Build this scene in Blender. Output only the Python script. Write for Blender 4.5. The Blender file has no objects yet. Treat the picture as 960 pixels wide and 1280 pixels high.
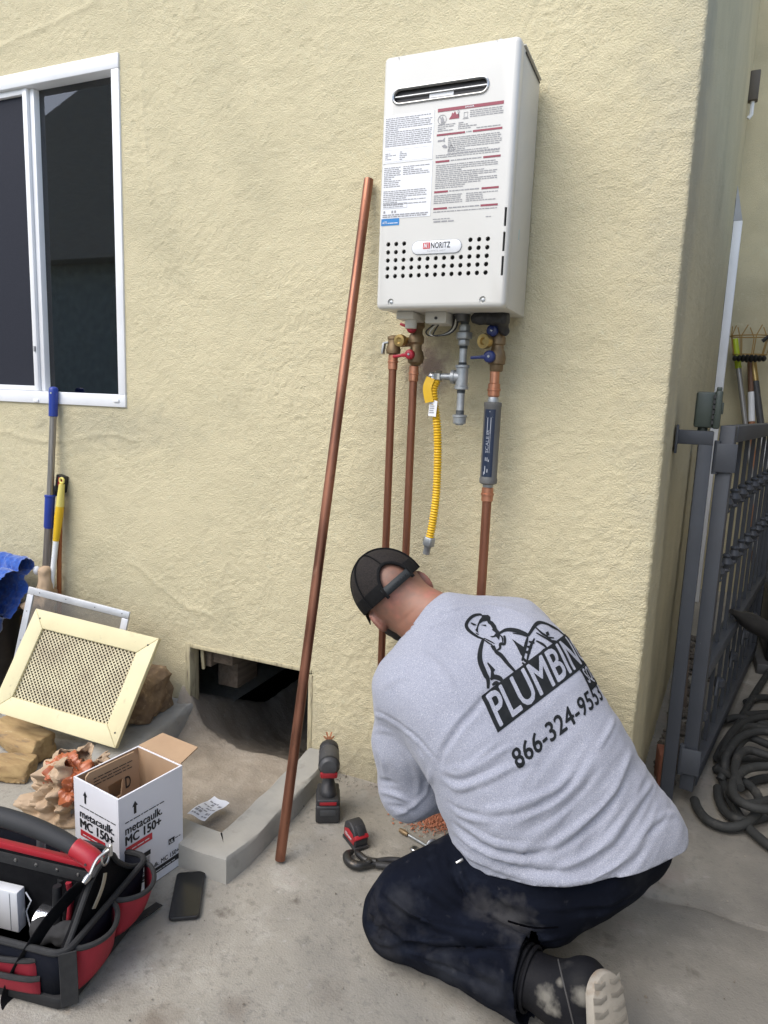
import bpy, bmesh, math, random
import numpy as np
from mathutils import Vector, Matrix
from mathutils.bvhtree import BVHTree
random.seed(7)
SC = bpy.context.scene
COL = SC.collection

# ---------------------------------------------------------------- camera, sky, sun, exposure
CAM_C = np.array([0.4451, -1.9756, 1.2696]); CAM_F = 864.29            # focal length in pixels of a 960 wide frame
_yaw, _pitch, _roll = 0.4021, 0.1619, 0.0383
CAM_W = np.array([-math.sin(_yaw) * math.cos(_pitch), math.cos(_yaw) * math.cos(_pitch), -math.sin(_pitch)])
_rt = np.array([math.cos(_yaw), math.sin(_yaw), 0.0]); _up = np.cross(_rt, CAM_W)
CAM_R = _rt * math.cos(_roll) + _up * math.sin(_roll)
CAM_U = -_rt * math.sin(_roll) + _up * math.cos(_roll)
cam = bpy.data.cameras.new('camera'); cam_ob = bpy.data.objects.new('camera', cam); COL.objects.link(cam_ob)
cam.sensor_fit = 'HORIZONTAL'; cam.sensor_width = 36; cam.lens = CAM_F / 960 * 36
cam.clip_start = .05; cam.clip_end = 500
cam_ob.matrix_world = Matrix(((CAM_R[0], CAM_U[0], -CAM_W[0], CAM_C[0]), (CAM_R[1], CAM_U[1], -CAM_W[1], CAM_C[1]),
                              (CAM_R[2], CAM_U[2], -CAM_W[2], CAM_C[2]), (0, 0, 0, 1)))
SC.camera = cam_ob
SUN_TO = Vector((-.36, -.64, .84)).normalized()                        # towards the sun
world = bpy.data.worlds.new('World'); SC.world = world; world.use_nodes = True
_n = world.node_tree.nodes; _l = world.node_tree.links
_sky = _n.new('ShaderNodeTexSky'); _sky.sky_type = 'NISHITA'; _sky.sun_disc = False
_sky.sun_elevation = math.asin(SUN_TO.z); _sky.sun_rotation = math.atan2(SUN_TO.x, SUN_TO.y)
_sky.air_density = 1.0; _sky.dust_density = 2.0; _sky.ozone_density = 1.0
_bg = _n['Background']; _bg.inputs['Strength'].default_value = .15
_l.new(_sky.outputs[0], _bg.inputs['Color'])
sun = bpy.data.lights.new('sun', 'SUN'); sun.energy = 1.35; sun.angle = math.radians(55); sun.color = (1.0, .965, .90)
sun_ob = bpy.data.objects.new('sun', sun); COL.objects.link(sun_ob)
sun_ob.rotation_euler = SUN_TO.to_track_quat('Z', 'Y').to_euler(); sun_ob.location = (-4, -5, 7)
SC.view_settings.view_transform = 'Standard'; SC.view_settings.look = 'None'
SC.view_settings.exposure = 0.94; SC.view_settings.gamma = 1.0; SC.view_settings.use_curve_mapping = False

def RAY(px, py): return CAM_W + CAM_R * ((px - 480) / CAM_F) - CAM_U * ((py - 640) / CAM_F)
def AT(px, py, axis, val):                                              # where a sight line meets a real plane (0 x, 1 y, 2 z)
    d = RAY(px, py); return CAM_C + d * ((val - CAM_C[axis]) / d[axis])
# ---------------------------------------------------------------- helpers
def tag(o, label=None, cat=None, group=None, kind=None):
    if label: o['label'] = label
    if cat: o['category'] = cat
    if group: o['group'] = group
    if kind: o['kind'] = kind
    return o
def thing(name, label, cat, loc, group=None):
    o = bpy.data.objects.new(name, None); COL.objects.link(o); o.location = tuple(float(x) for x in loc)
    o.empty_display_size = .05
    return tag(o, label, cat, group)
def world_loc(o):
    v = Vector((0, 0, 0))
    while o is not None: v += o.location; o = o.parent
    return v
def link(name, me, mat, parent=None, angle=40):
    if mat is not None: me.materials.append(mat)
    o = bpy.data.objects.new(name, me); COL.objects.link(o)
    if parent is not None:
        w = world_loc(parent); me.transform(Matrix.Translation(-w)); o.parent = parent
    if angle is not None:
        me.shade_smooth(); me.set_sharp_from_angle(angle=math.radians(angle))
    return o
def frame(z, x=None):                                                    # orthonormal frame, rows x y z
    z = Vector(z).normalized()
    x = Vector(x) if x is not None else (Vector((0, 0, 1)) if abs(z.z) < .9 else Vector((1, 0, 0)))
    x = (x - z * x.dot(z)).normalized(); y = z.cross(x)
    return x, y, z
class MB:
    def __init__(s): s.v = []; s.f = []
    def add(s, vs, fs):
        o = len(s.v); s.v += [tuple(map(float, v)) for v in vs]; s.f += [tuple(i + o for i in f) for f in fs]; return s
    def box(s, c, size, ax=None):
        ax = ax or (Vector((1, 0, 0)), Vector((0, 1, 0)), Vector((0, 0, 1))); c = Vector(c)
        ax = [Vector(a) for a in ax]
        vs = [c + ax[0] * (i * size[0] / 2) + ax[1] * (j * size[1] / 2) + ax[2] * (k * size[2] / 2) for i in (-1, 1) for j in (-1, 1) for k in (-1, 1)]
        return s.add(vs, [(0, 1, 3, 2), (4, 6, 7, 5), (0, 4, 5, 1), (2, 3, 7, 6), (0, 2, 6, 4), (1, 5, 7, 3)])
    def span(s, lo, hi):
        return s.box([(a + b) / 2 for a, b in zip(lo, hi)], [abs(b - a) for a, b in zip(lo, hi)])
    def bar(s, a, b, w, h, up=(0, 0, 1)):                                 # box beam from a to b
        a, b = Vector(a), Vector(b); z = (b - a).normalized(); x, y, z = frame(z, up)
        return s.box((a + b) / 2, (h, w, (b - a).length), (x, y, z))
    def lathe(s, prof, org, axis, n=20, x=None, cap=True):               # prof: (radius, height)
        x, y, z = frame(axis, x); org = Vector(org); vs = []; fs = []
        for r, h in prof:
            for k in range(n):
                a = 2 * math.pi * k / n; vs.append(org + z * h + x * (r * math.cos(a)) + y * (r * math.sin(a)))
        for i in range(len(prof) - 1):
            for k in range(n):
                fs.append((i * n + k, i * n + (k + 1) % n, (i + 1) * n + (k + 1) % n, (i + 1) * n + k))
        if cap:
            fs.append(tuple(range(n - 1, -1, -1))); fs.append(tuple((len(prof) - 1) * n + k for k in range(n)))
        return s.add(vs, fs)
    def cyl(s, a, b, r, r2=None, n=20):
        a, b = Vector(a), Vector(b); return s.lathe([(r, 0), (r if r2 is None else r2, (b - a).length)], a, b - a, n)
    def tube(s, path, r, n=10, cap=True, flat=None, up=None):            # r float or list; flat=(w,h) gives a ribbon section
        P = [Vector(p) for p in path]; m = len(P); vs = []; fs = []
        t0 = (P[1] - P[0]).normalized(); x, y, _ = frame(t0, up)
        for i in range(m):
            t = (P[min(i + 1, m - 1)] - P[max(i - 1, 0)]).normalized()
            x = (x - t * x.dot(t)).normalized(); y = t.cross(x)
            ri = r[i] if isinstance(r, (list, tuple)) else r
            for k in range(n):
                a = 2 * math.pi * k / n
                if flat: vs.append(P[i] + x * (flat[0] * .5 * max(-1, min(1, 1.35 * math.cos(a)))) + y * (flat[1] * .5 * max(-1, min(1, 1.35 * math.sin(a)))))
                else: vs.append(P[i] + x * (ri * math.cos(a)) + y * (ri * math.sin(a)))
        for i in range(m - 1):
            for k in range(n): fs.append((i * n + k, i * n + (k + 1) % n, (i + 1) * n + (k + 1) % n, (i + 1) * n + k))
        if cap: fs.append(tuple(range(n - 1, -1, -1))); fs.append(tuple((m - 1) * n + k for k in range(n)))
        return s.add(vs, fs)
    def prism(s, poly, org, ax, ay, depth):                              # polygon in (ax, ay), extruded along ax x ay by depth
        org, ax, ay = Vector(org), Vector(ax), Vector(ay); az = ax.cross(ay).normalized() * depth; n = len(poly)
        lo = [org + ax * p[0] + ay * p[1] for p in poly]
        vs = lo + [v + az for v in lo]
        fs = [tuple(range(n - 1, -1, -1)), tuple(range(n, 2 * n))] + [(k, (k + 1) % n, n + (k + 1) % n, n + k) for k in range(n)]
        return s.add(vs, fs)
    def ball(s, c, r, ax=None, nu=16, nv=10):
        c = Vector(c); r = (r, r, r) if not isinstance(r, (list, tuple)) else r
        ax = [Vector(a) for a in (ax or ((1, 0, 0), (0, 1, 0), (0, 0, 1)))]
        vs = [c + ax[2] * r[2]]; fs = []
        for i in range(1, nv):
            th = math.pi * i / nv
            for k in range(nu):
                a = 2 * math.pi * k / nu
                vs.append(c + ax[0] * (r[0] * math.sin(th) * math.cos(a)) + ax[1] * (r[1] * math.sin(th) * math.sin(a)) + ax[2] * (r[2] * math.cos(th)))
        vs.append(c - ax[2] * r[2])
        for k in range(nu): fs.append((0, 1 + k, 1 + (k + 1) % nu))
        for i in range(nv - 2):
            for k in range(nu): fs.append((1 + i * nu + k, 1 + (i + 1) * nu + k, 1 + (i + 1) * nu + (k + 1) % nu, 1 + i * nu + (k + 1) % nu))
        b = 1 + (nv - 2) * nu
        for k in range(nu): fs.append((b + k, len(vs) - 1, b + (k + 1) % nu))
        return s.add(vs, fs)
    def sheet(s, fn, nu, nv):                                             # open surface fn(u, v), u and v in 0..1
        vs = [fn(i / nu, j / nv) for j in range(nv + 1) for i in range(nu + 1)]
        return s.add(vs, [(j * (nu + 1) + i, j * (nu + 1) + i + 1, (j + 1) * (nu + 1) + i + 1, (j + 1) * (nu + 1) + i) for j in range(nv) for i in range(nu)])
    def mesh(s, name='mesh', bevel=0, seg=2, fix=True, sub=0):
        me = bpy.data.meshes.new(name); me.from_pydata(s.v, [], s.f)
        bm = bmesh.new(); bm.from_mesh(me)
        if fix: bmesh.ops.recalc_face_normals(bm, faces=bm.faces)
        if bevel:
            es = [e for e in bm.edges if len(e.link_faces) == 2 and e.calc_face_angle(0) > math.radians(35)]
            bmesh.ops.bevel(bm, geom=es, offset=bevel, segments=seg, profile=.5, affect='EDGES', clamp_overlap=True)
        bm.to_mesh(me); bm.free(); return me
    def build(s, name, mat, parent=None, bevel=0, seg=2, angle=40, fix=True, solid=0):
        o = link(name, s.mesh(name, bevel, seg, fix), mat, parent, angle)
        if solid:
            m = o.modifiers.new('solid', 'SOLIDIFY'); m.thickness = solid; m.offset = 0
        return o
def np_mesh(name, V, Q, mat, parent=None, angle=None):
    me = bpy.data.meshes.new(name); nv, nf = len(V), len(Q); k = Q.shape[1]
    me.vertices.add(nv); me.vertices.foreach_set('co', np.asarray(V, np.float32).ravel())
    me.loops.add(nf * k); me.loops.foreach_set('vertex_index', np.asarray(Q, np.int32).ravel())
    me.polygons.add(nf); me.polygons.foreach_set('loop_start', np.arange(0, nf * k, k, dtype=np.int32))
    me.update(calc_edges=True); me.validate()
    o = link(name, me, mat, parent, None); me.shade_smooth()
    if angle: me.set_sharp_from_angle(angle=math.radians(angle))
    return o
def bez(p, n=24):                                                         # smooth path through points (Catmull-Rom)
    P = [Vector(q) for q in p]; P = [P[0] * 2 - P[1]] + P + [P[-1] * 2 - P[-2]]; out = []
    for i in range(1, len(P) - 2):
        for k in range(n):
            t = k / n; a, b, c, d = P[i - 1:i + 3]
            out.append(.5 * ((2 * b) + (c - a) * t + (2 * a - 5 * b + 4 * c - d) * t * t + (3 * b - a - 3 * c + d) * t ** 3))
    return out + [P[-2]]
def stadium(w, h, n=10):
    r = h / 2; pts = []
    for k in range(n + 1):
        a = -math.pi / 2 + math.pi * k / n; pts.append((w / 2 - r + r * math.cos(a), r * math.sin(a)))
    for k in range(n + 1):
        a = math.pi / 2 + math.pi * k / n; pts.append((-w / 2 + r + r * math.cos(a), r * math.sin(a)))
    return pts
_glyph = {}
def glyphs(body, bold=0.0, spacing=1.0, shear=0.0):                       # flat lettering: vertices in em units and faces
    key = (body, spacing, shear)
    if key not in _glyph:
        c = bpy.data.curves.new('lettering', 'FONT'); c.body = body; c.size = 1; c.space_character = spacing; c.shear = shear
        c.dimensions = '2D'; c.fill_mode = 'BOTH'; c.resolution_u = 3
        o = bpy.data.objects.new('lettering', c); COL.objects.link(o)
        dg = bpy.context.evaluated_depsgraph_get(); me = bpy.data.meshes.new_from_object(o.evaluated_get(dg))
        _glyph[key] = ([(v.co.x, v.co.y) for v in me.vertices], [tuple(p.vertices) for p in me.polygons])
        bpy.data.objects.remove(o); bpy.data.curves.remove(c); bpy.data.meshes.remove(me)
    return _glyph[key]
def letter(mb, body, org, ax, ay, height, width=None, bold=.0, spacing=1.0, shear=0, off=.0004):
    vs, fs = glyphs(body, bold, spacing, shear)                           # cap height is about 0.7 em
    x0 = min(v[0] for v in vs); x1 = max(v[0] for v in vs); y0 = min(v[1] for v in vs); y1 = max(v[1] for v in vs)
    sy = height / (y1 - y0); sx = (width / (x1 - x0)) if width else sy
    org, ax, ay = Vector(org), Vector(ax).normalized(), Vector(ay).normalized(); n = ax.cross(ay).normalized() * off
    sh = [(0, 0)] if not bold else [(-bold, 0), (bold, 0), (0, bold * .7), (0, -bold * .7)]
    for k, (dx, dy) in enumerate(sh):                                     # heavier strokes: slightly shifted layers of ink
        mb.add([org + n * (1 + .15 * k) + ax * ((v[0] - x0 + dx) * sx) + ay * ((v[1] - y0 + dy) * sy) for v in vs], fs)
    return mb
def rect(mb, org, ax, ay, x0, y0, x1, y1, off=.0004):
    org, ax, ay = Vector(org), Vector(ax).normalized(), Vector(ay).normalized(); n = ax.cross(ay).normalized() * off
    return mb.add([org + n + ax * a + ay * b for a, b in ((x0, y0), (x1, y0), (x1, y1), (x0, y1))], [(0, 1, 2, 3)])
def fine_print(mb, org, ax, ay, x0, y0, x1, y1, pitch, rnd, fill=.9, off=.0004, ink=.45):    # lines of unreadably small words
    y = y1 - pitch
    while y > y0:
        x = x0; end = x0 + (x1 - x0) * (1 if rnd.random() < fill else rnd.uniform(.3, .8))
        while x < end - pitch:
            w = pitch * rnd.uniform(.7, 3.0); w = min(w, end - x)
            rect(mb, org, ax, ay, x, y, x + w, y + pitch * ink, off); x += w + pitch * .35
        y -= pitch
def boolean(a_me, b_me):                                                  # a minus b, evaluated once
    A = bpy.data.objects.new('shape', a_me); B = bpy.data.objects.new('cutter', b_me); COL.objects.link(A); COL.objects.link(B)
    m = A.modifiers.new('b', 'BOOLEAN'); m.object = B; m.operation = 'DIFFERENCE'; m.solver = 'EXACT'
    dg = bpy.context.evaluated_depsgraph_get(); me = bpy.data.meshes.new_from_object(A.evaluated_get(dg))
    bpy.data.objects.remove(A); bpy.data.objects.remove(B); return me

def facet(o, ratio, angle=16):                                            # crumpled look: few large facets with sharp creases
    m = o.modifiers.new('d', 'DECIMATE'); m.ratio = ratio; dg = bpy.context.evaluated_depsgraph_get()
    me = bpy.data.meshes.new_from_object(o.evaluated_get(dg)); o.modifiers.remove(m); old = o.data; o.data = me; bpy.data.meshes.remove(old)
    me.shade_smooth(); me.set_sharp_from_angle(angle=math.radians(angle)); return o

# ---------------------------------------------------------------- materials
def stain_or_shade(m, center, radius, col, amount=.8, scale=25., squash=(1, 1, 1)):   # a ragged patch of colour
    nt = m.node_tree; n = nt.nodes; l = nt.links; p = n['Principled BSDF']; src = p.inputs['Base Color'].links[0].from_socket
    tc = n.new('ShaderNodeTexCoord'); mp = n.new('ShaderNodeMapping'); mp.vector_type = 'POINT'
    mp.inputs['Location'].default_value = [-c * s for c, s in zip(center, squash)]; mp.inputs['Scale'].default_value = squash; l.new(tc.outputs['Object'], mp.inputs['Vector'])
    ln = n.new('ShaderNodeVectorMath'); ln.operation = 'LENGTH'; l.new(mp.outputs[0], ln.inputs[0])
    t = n.new('ShaderNodeTexNoise'); t.inputs['Scale'].default_value = scale; t.inputs['Detail'].default_value = 6; l.new(tc.outputs['Object'], t.inputs['Vector'])
    ad = n.new('ShaderNodeMath'); ad.operation = 'MULTIPLY_ADD'; l.new(t.outputs['Fac'], ad.inputs[0]); ad.inputs[1].default_value = radius * 1.4; l.new(ln.outputs['Value'], ad.inputs[2])
    r = n.new('ShaderNodeMapRange'); l.new(ad.outputs[0], r.inputs['Value']); r.inputs['From Min'].default_value = radius * 1.75; r.inputs['From Max'].default_value = radius * .9; r.inputs['To Max'].default_value = amount
    x = n.new('ShaderNodeMix'); x.data_type = 'RGBA'; l.new(r.outputs[0], x.inputs[0]); l.new(src, x.inputs[6]); x.inputs[7].default_value = tuple(col) + (1,)
    l.new(x.outputs[2], p.inputs['Base Color'])
def M(name, c1, c2=None, rough=.6, metal=0., nscale=8., detail=4., bump=0., bscale=60., bdist=.002, spec=.5, coat=0., contrast=(.35, .65),
      dust=None, alpha=1., trans=0., stretch=None, rough2=None, sheen=0., ramp_mid=None):
    m = bpy.data.materials.new(name); m.use_nodes = True; nt = m.node_tree; n = nt.nodes; l = nt.links; p = n['Principled BSDF']
    p.inputs['Roughness'].default_value = rough; p.inputs['Metallic'].default_value = metal
    p.inputs['Specular IOR Level'].default_value = spec; p.inputs['Coat Weight'].default_value = coat
    p.inputs['Alpha'].default_value = alpha; p.inputs['Transmission Weight'].default_value = trans
    if sheen: p.inputs['Sheen Weight'].default_value = sheen
    tc = n.new('ShaderNodeTexCoord'); co = tc.outputs['Object']
    if stretch:
        mp = n.new('ShaderNodeMapping'); mp.inputs['Scale'].default_value = stretch; l.new(co, mp.inputs['Vector']); co = mp.outputs[0]
    def noise(scale, det, r=.55):
        t = n.new('ShaderNodeTexNoise'); t.inputs['Scale'].default_value = scale; t.inputs['Detail'].default_value = det; t.inputs['Roughness'].default_value = r
        l.new(co, t.inputs['Vector']); return t.outputs['Fac']
    def ramp(fac, a, b):
        r = n.new('ShaderNodeMapRange'); r.inputs['From Min'].default_value = a; r.inputs['From Max'].default_value = b; l.new(fac, r.inputs['Value']); return r.outputs[0]
    def mix(fac, a, b):
        x = n.new('ShaderNodeMix'); x.data_type = 'RGBA'
        l.new(fac, x.inputs[0])
        for s, q in ((6, a), (7, b)):
            if isinstance(q, tuple): x.inputs[s].default_value = q + (1,) if len(q) == 3 else q
            else: l.new(q, x.inputs[s])
        return x.outputs[2]
    col = None
    if c2 is None: c2 = tuple(x * .86 for x in c1)
    f = ramp(noise(nscale, detail), *contrast); col = mix(f, tuple(c1), tuple(c2))
    for d in ([dust] if isinstance(dust, tuple) else (dust or [])):       # (colour, scale, lo, hi)
        col = mix(ramp(noise(d[1], 5, .6), d[2], d[3]), col, tuple(d[0]))
    l.new(col, p.inputs['Base Color'])
    if rough2 is not None:
        r = n.new('ShaderNodeMapRange'); l.new(noise(nscale * 1.7, 4), r.inputs['Value']); r.inputs['From Min'].default_value = .3; r.inputs['From Max'].default_value = .7
        r.inputs['To Min'].default_value = rough; r.inputs['To Max'].default_value = rough2; l.new(r.outputs[0], p.inputs['Roughness'])
    if bump:
        b = n.new('ShaderNodeBump'); b.inputs['Strength'].default_value = bump; b.inputs['Distance'].default_value = bdist
        l.new(noise(bscale, 5), b.inputs['Height']); l.new(b.outputs[0], p.inputs['Normal'])
    m['p'] = 1
    return m
# ---------------------------------------------------------------- implicit surfaces (numpy), used for the person
def vec(*a): return np.array(a, dtype=float)
def unit(a): a = np.asarray(a, float); return a / np.linalg.norm(a)

class Field:
    def __init__(self, lo, hi, h):
        self.lo = np.asarray(lo, float); self.h = h
        n = np.ceil((np.asarray(hi, float) - self.lo) / h).astype(int) + 1
        self.n = n
        ax = [(self.lo[i] + h * np.arange(n[i])).astype(np.float32) for i in range(3)]
        self.X, self.Y, self.Z = ax[0][:, None, None], ax[1][None, :, None], ax[2][None, None, :]
        self.F = np.full(n, 10.0, np.float32)
    def put(self, d, k=0.0):
        if k <= 0: self.F = np.minimum(self.F, d)
        else:
            hh = np.clip(0.5 + 0.5 * (self.F - d) / k, 0, 1)
            self.F = self.F * (1 - hh) + d * hh - k * hh * (1 - hh)
    def cut(self, d, k=0.004):          # subtract shape d
        d = -d
        hh = np.clip(0.5 - 0.5 * (self.F - d) / k, 0, 1)
        self.F = self.F * (1 - hh) + d * hh + k * hh * (1 - hh)
    def cone(self, a, b, r1, r2, sq=None, ax=None):
        a = np.asarray(a, float); b = np.asarray(b, float)
        ba = b - a; L2 = max(float(ba.dot(ba)), 1e-9)
        px, py, pz = self.X - a[0], self.Y - a[1], self.Z - a[2]
        t = np.clip((px * ba[0] + py * ba[1] + pz * ba[2]) / L2, 0, 1)
        qx, qy, qz = px - t * ba[0], py - t * ba[1], pz - t * ba[2]
        if sq is not None:              # squash along direction ax by factor sq (>1 = thinner)
            ax = unit(ax); m = (qx * ax[0] + qy * ax[1] + qz * ax[2]) * (sq - 1)
            qx, qy, qz = qx + m * ax[0], qy + m * ax[1], qz + m * ax[2]
        return np.sqrt(qx * qx + qy * qy + qz * qz) - (r1 + (r2 - r1) * t)
    def ell(self, c, ax, s):            # ax: 3 orthonormal rows
        px, py, pz = self.X - c[0], self.Y - c[1], self.Z - c[2]
        k0 = 0; k1 = 0
        for i in range(3):
            q = px * ax[i][0] + py * ax[i][1] + pz * ax[i][2]
            k0 = k0 + (q / s[i]) ** 2; k1 = k1 + (q / s[i] ** 2) ** 2
        k0 = np.sqrt(k0); k1 = np.sqrt(k1) + 1e-6
        return k0 * (k0 - 1) / k1
    def mesh(self, iso=0.0):
        F = self.F - iso; n = self.n
        s = F < 0
        cnt = np.zeros(n - 1, np.int8); acc = np.zeros(tuple(n - 1) + (3,), np.float32)
        def sl(o): return tuple(slice(o[i], n[i] - 1 + o[i]) for i in range(3))
        for axis in range(3):
            o1, o2 = [i for i in range(3) if i != axis]
            for u in (0, 1):
                for v in (0, 1):
                    a = [0, 0, 0]; a[o1] = u; a[o2] = v; b = list(a); b[axis] = 1
                    fa, fb = F[sl(a)], F[sl(b)]
                    m = (fa < 0) != (fb < 0)
                    t = np.where(m, fa / np.where(m, fa - fb, 1), 0)
                    cnt += m
                    acc[..., axis] += t
                    acc[..., o1] += m * u; acc[..., o2] += m * v
        act = cnt > 0
        idx = np.full(n - 1, -1, np.int64); idx[act] = np.arange(act.sum())
        ijk = np.argwhere(act)
        V = (ijk + acc[act] / cnt[act][:, None]) * self.h + self.lo
        quads = []
        for axis in range(3):
            o1, o2 = (axis + 1) % 3, (axis + 2) % 3
            a = [slice(None)] * 3; b = [slice(None)] * 3
            a[axis] = slice(0, -1); b[axis] = slice(1, None)
            sa, sb = s[tuple(a)], s[tuple(b)]
            m = sa != sb
            e = np.argwhere(m)
            e = e[(e[:, o1] > 0) & (e[:, o2] > 0) & (e[:, o1] < n[o1] - 1) & (e[:, o2] < n[o2] - 1)]
            fl = sa[tuple(e.T)]
            def at(d1, d2):
                q = e.copy(); q[:, o1] += d1; q[:, o2] += d2
                return idx[tuple(q.T)]
            Q = np.stack([at(-1, -1), at(0, -1), at(0, 0), at(-1, 0)], 1)
            Q[~fl] = Q[~fl][:, ::-1]
            quads.append(Q)
        Q = np.concatenate(quads)
        Q = Q[(Q >= 0).all(1)]
        return V, Q

def relax(V, Q, it=2, lam=0.5):
    E = np.concatenate([Q[:, [0, 1]], Q[:, [1, 2]], Q[:, [2, 3]], Q[:, [3, 0]]])
    for _ in range(it):
        S = np.zeros_like(V); N = np.zeros(len(V))
        for i in range(3):
            S[:, i] = np.bincount(E[:, 0], V[E[:, 1], i], len(V)) + np.bincount(E[:, 1], V[E[:, 0], i], len(V))
        N = np.bincount(E[:, 0], None, len(V)) + np.bincount(E[:, 1], None, len(V))
        V = V * (1 - lam) + lam * S / np.maximum(N, 1)[:, None]
    return V

def normals(V, Q):
    a = np.cross(V[Q[:, 2]] - V[Q[:, 0]], V[Q[:, 3]] - V[Q[:, 1]])
    N = np.zeros_like(V)
    for k in range(4):
        for i in range(3): N[:, i] += np.bincount(Q[:, k], a[:, i], len(V))
    return N / np.maximum(np.linalg.norm(N, axis=1), 1e-12)[:, None]

def crumple(P, seed, n=16, f0=7., f1=34., amp=1.):                        # straight creases in random directions, as in crushed paper
    r = np.random.RandomState(seed); d = np.zeros(len(P))
    for k in range(n):
        f = f0 * (f1 / f0) ** (k / (n - 1)); v = unit(r.normal(0, 1, 3)); ph = r.rand()
        w = 1 + .0 * f; t = (P @ v) * f + ph + .12 * noise3(P, f * .6, seed + k); tri = np.abs((t % 1) - .5) * 2
        d += (tri - .5) / f * (r.choice((-1, 1)))
    return d * amp

def noise3(P, scale, seed=0):           # smooth value noise on points
    q = P * scale + seed * 17.31
    i = np.floor(q).astype(np.int64); f = q - i; f = f * f * (3 - 2 * f)
    def hsh(a):
        n = (a[:, 0] * 73856093) ^ (a[:, 1] * 19349663) ^ (a[:, 2] * 83492791) ^ (seed * 2654435)
        n = (n ^ (n >> 13)) * 1274126177 & 0x7fffffff
        n = (n ^ (n >> 16)) & 0xffff
        return n / 32767.5 - 1
    r = 0
    for dx in (0, 1):
        for dy in (0, 1):
            for dz in (0, 1):
                w = (f[:, 0] if dx else 1 - f[:, 0]) * (f[:, 1] if dy else 1 - f[:, 1]) * (f[:, 2] if dz else 1 - f[:, 2])
                r = r + w * hsh(i + np.array([dx, dy, dz]))
    return r
# ---------------------------------------------------------------- the kneeling man: shapes
PC = vec(.295, -.44, .25)                       # pelvis
C7 = vec(-.055, -.345, .700)                    # base of the neck
SP = unit(C7 - PC)
RC = unit(vec(.61, .69, .375)); RC = unit(RC - SP * RC.dot(SP))      # chest: towards his right
BN = unit(np.cross(SP, RC)) * 1.0               # back normal
if BN[1] > 0: BN = -BN
RP = unit(vec(.82, .55, .06))                   # pelvis: towards his right
BP = unit(vec(.55, -.80, .10))                  # pelvis: backwards
HC = vec(-.245, -.268, .742)                   # head
_r, _u, _w = CAM_R, CAM_U, CAM_W
HU = unit(-.65 * _r + .74 * _u + .10 * _w)
HR = unit(.72 * _r + .60 * _u + .30 * _w); HR = unit(HR - HU * HR.dot(HU))
HF = np.cross(HU, HR)                           # face direction
LS = C7 - SP * .085 - RC * .165 - BN * .01
RS = C7 - SP * .085 + RC * .165 - BN * .03
LE = vec(-.105, -.44, .285)
LW = vec(.075, -.25, .27)
RE = vec(.0, -.09, .50)
RW = vec(-.03, -.11, .26)
LH = PC - RP * .09 + vec(0, 0, -.02); RH = PC + RP * .10 + vec(0, 0, -.02)
LK = vec(-.045, -.635, .09); LA = vec(.365, -.705, .105)
RK = vec(.10, -.07, .40); RA = vec(.17, -.10, .09)

def spine(t): return PC * (1 - t) + C7 * t + BN * (.055 * math.sin(math.pi * min(max(t, 0), 1)))

def torso(f, o, k=.06):
    f.put(f.cone(PC - RP * .09, PC + RP * .09, .125 + o, .125 + o))
    f.put(f.cone(spine(.25) - RC * .085, spine(.25) + RC * .085, .128 + o, .128 + o), k)
    f.put(f.cone(spine(.5) - RC * .10, spine(.5) + RC * .10, .122 + o, .122 + o), k)
    f.put(f.cone(spine(.72) - RC * .11, spine(.72) + RC * .11, .115 + o, .115 + o), k)
    f.put(f.cone(LS * .75 + RS * .25 - BN * .02, RS * .75 + LS * .25 - BN * .02, .095 + o, .095 + o), k)
    f.put(f.cone(LS, C7, .068 + o, .05 + o), k); f.put(f.cone(RS, C7, .068 + o, .05 + o), k)

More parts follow.
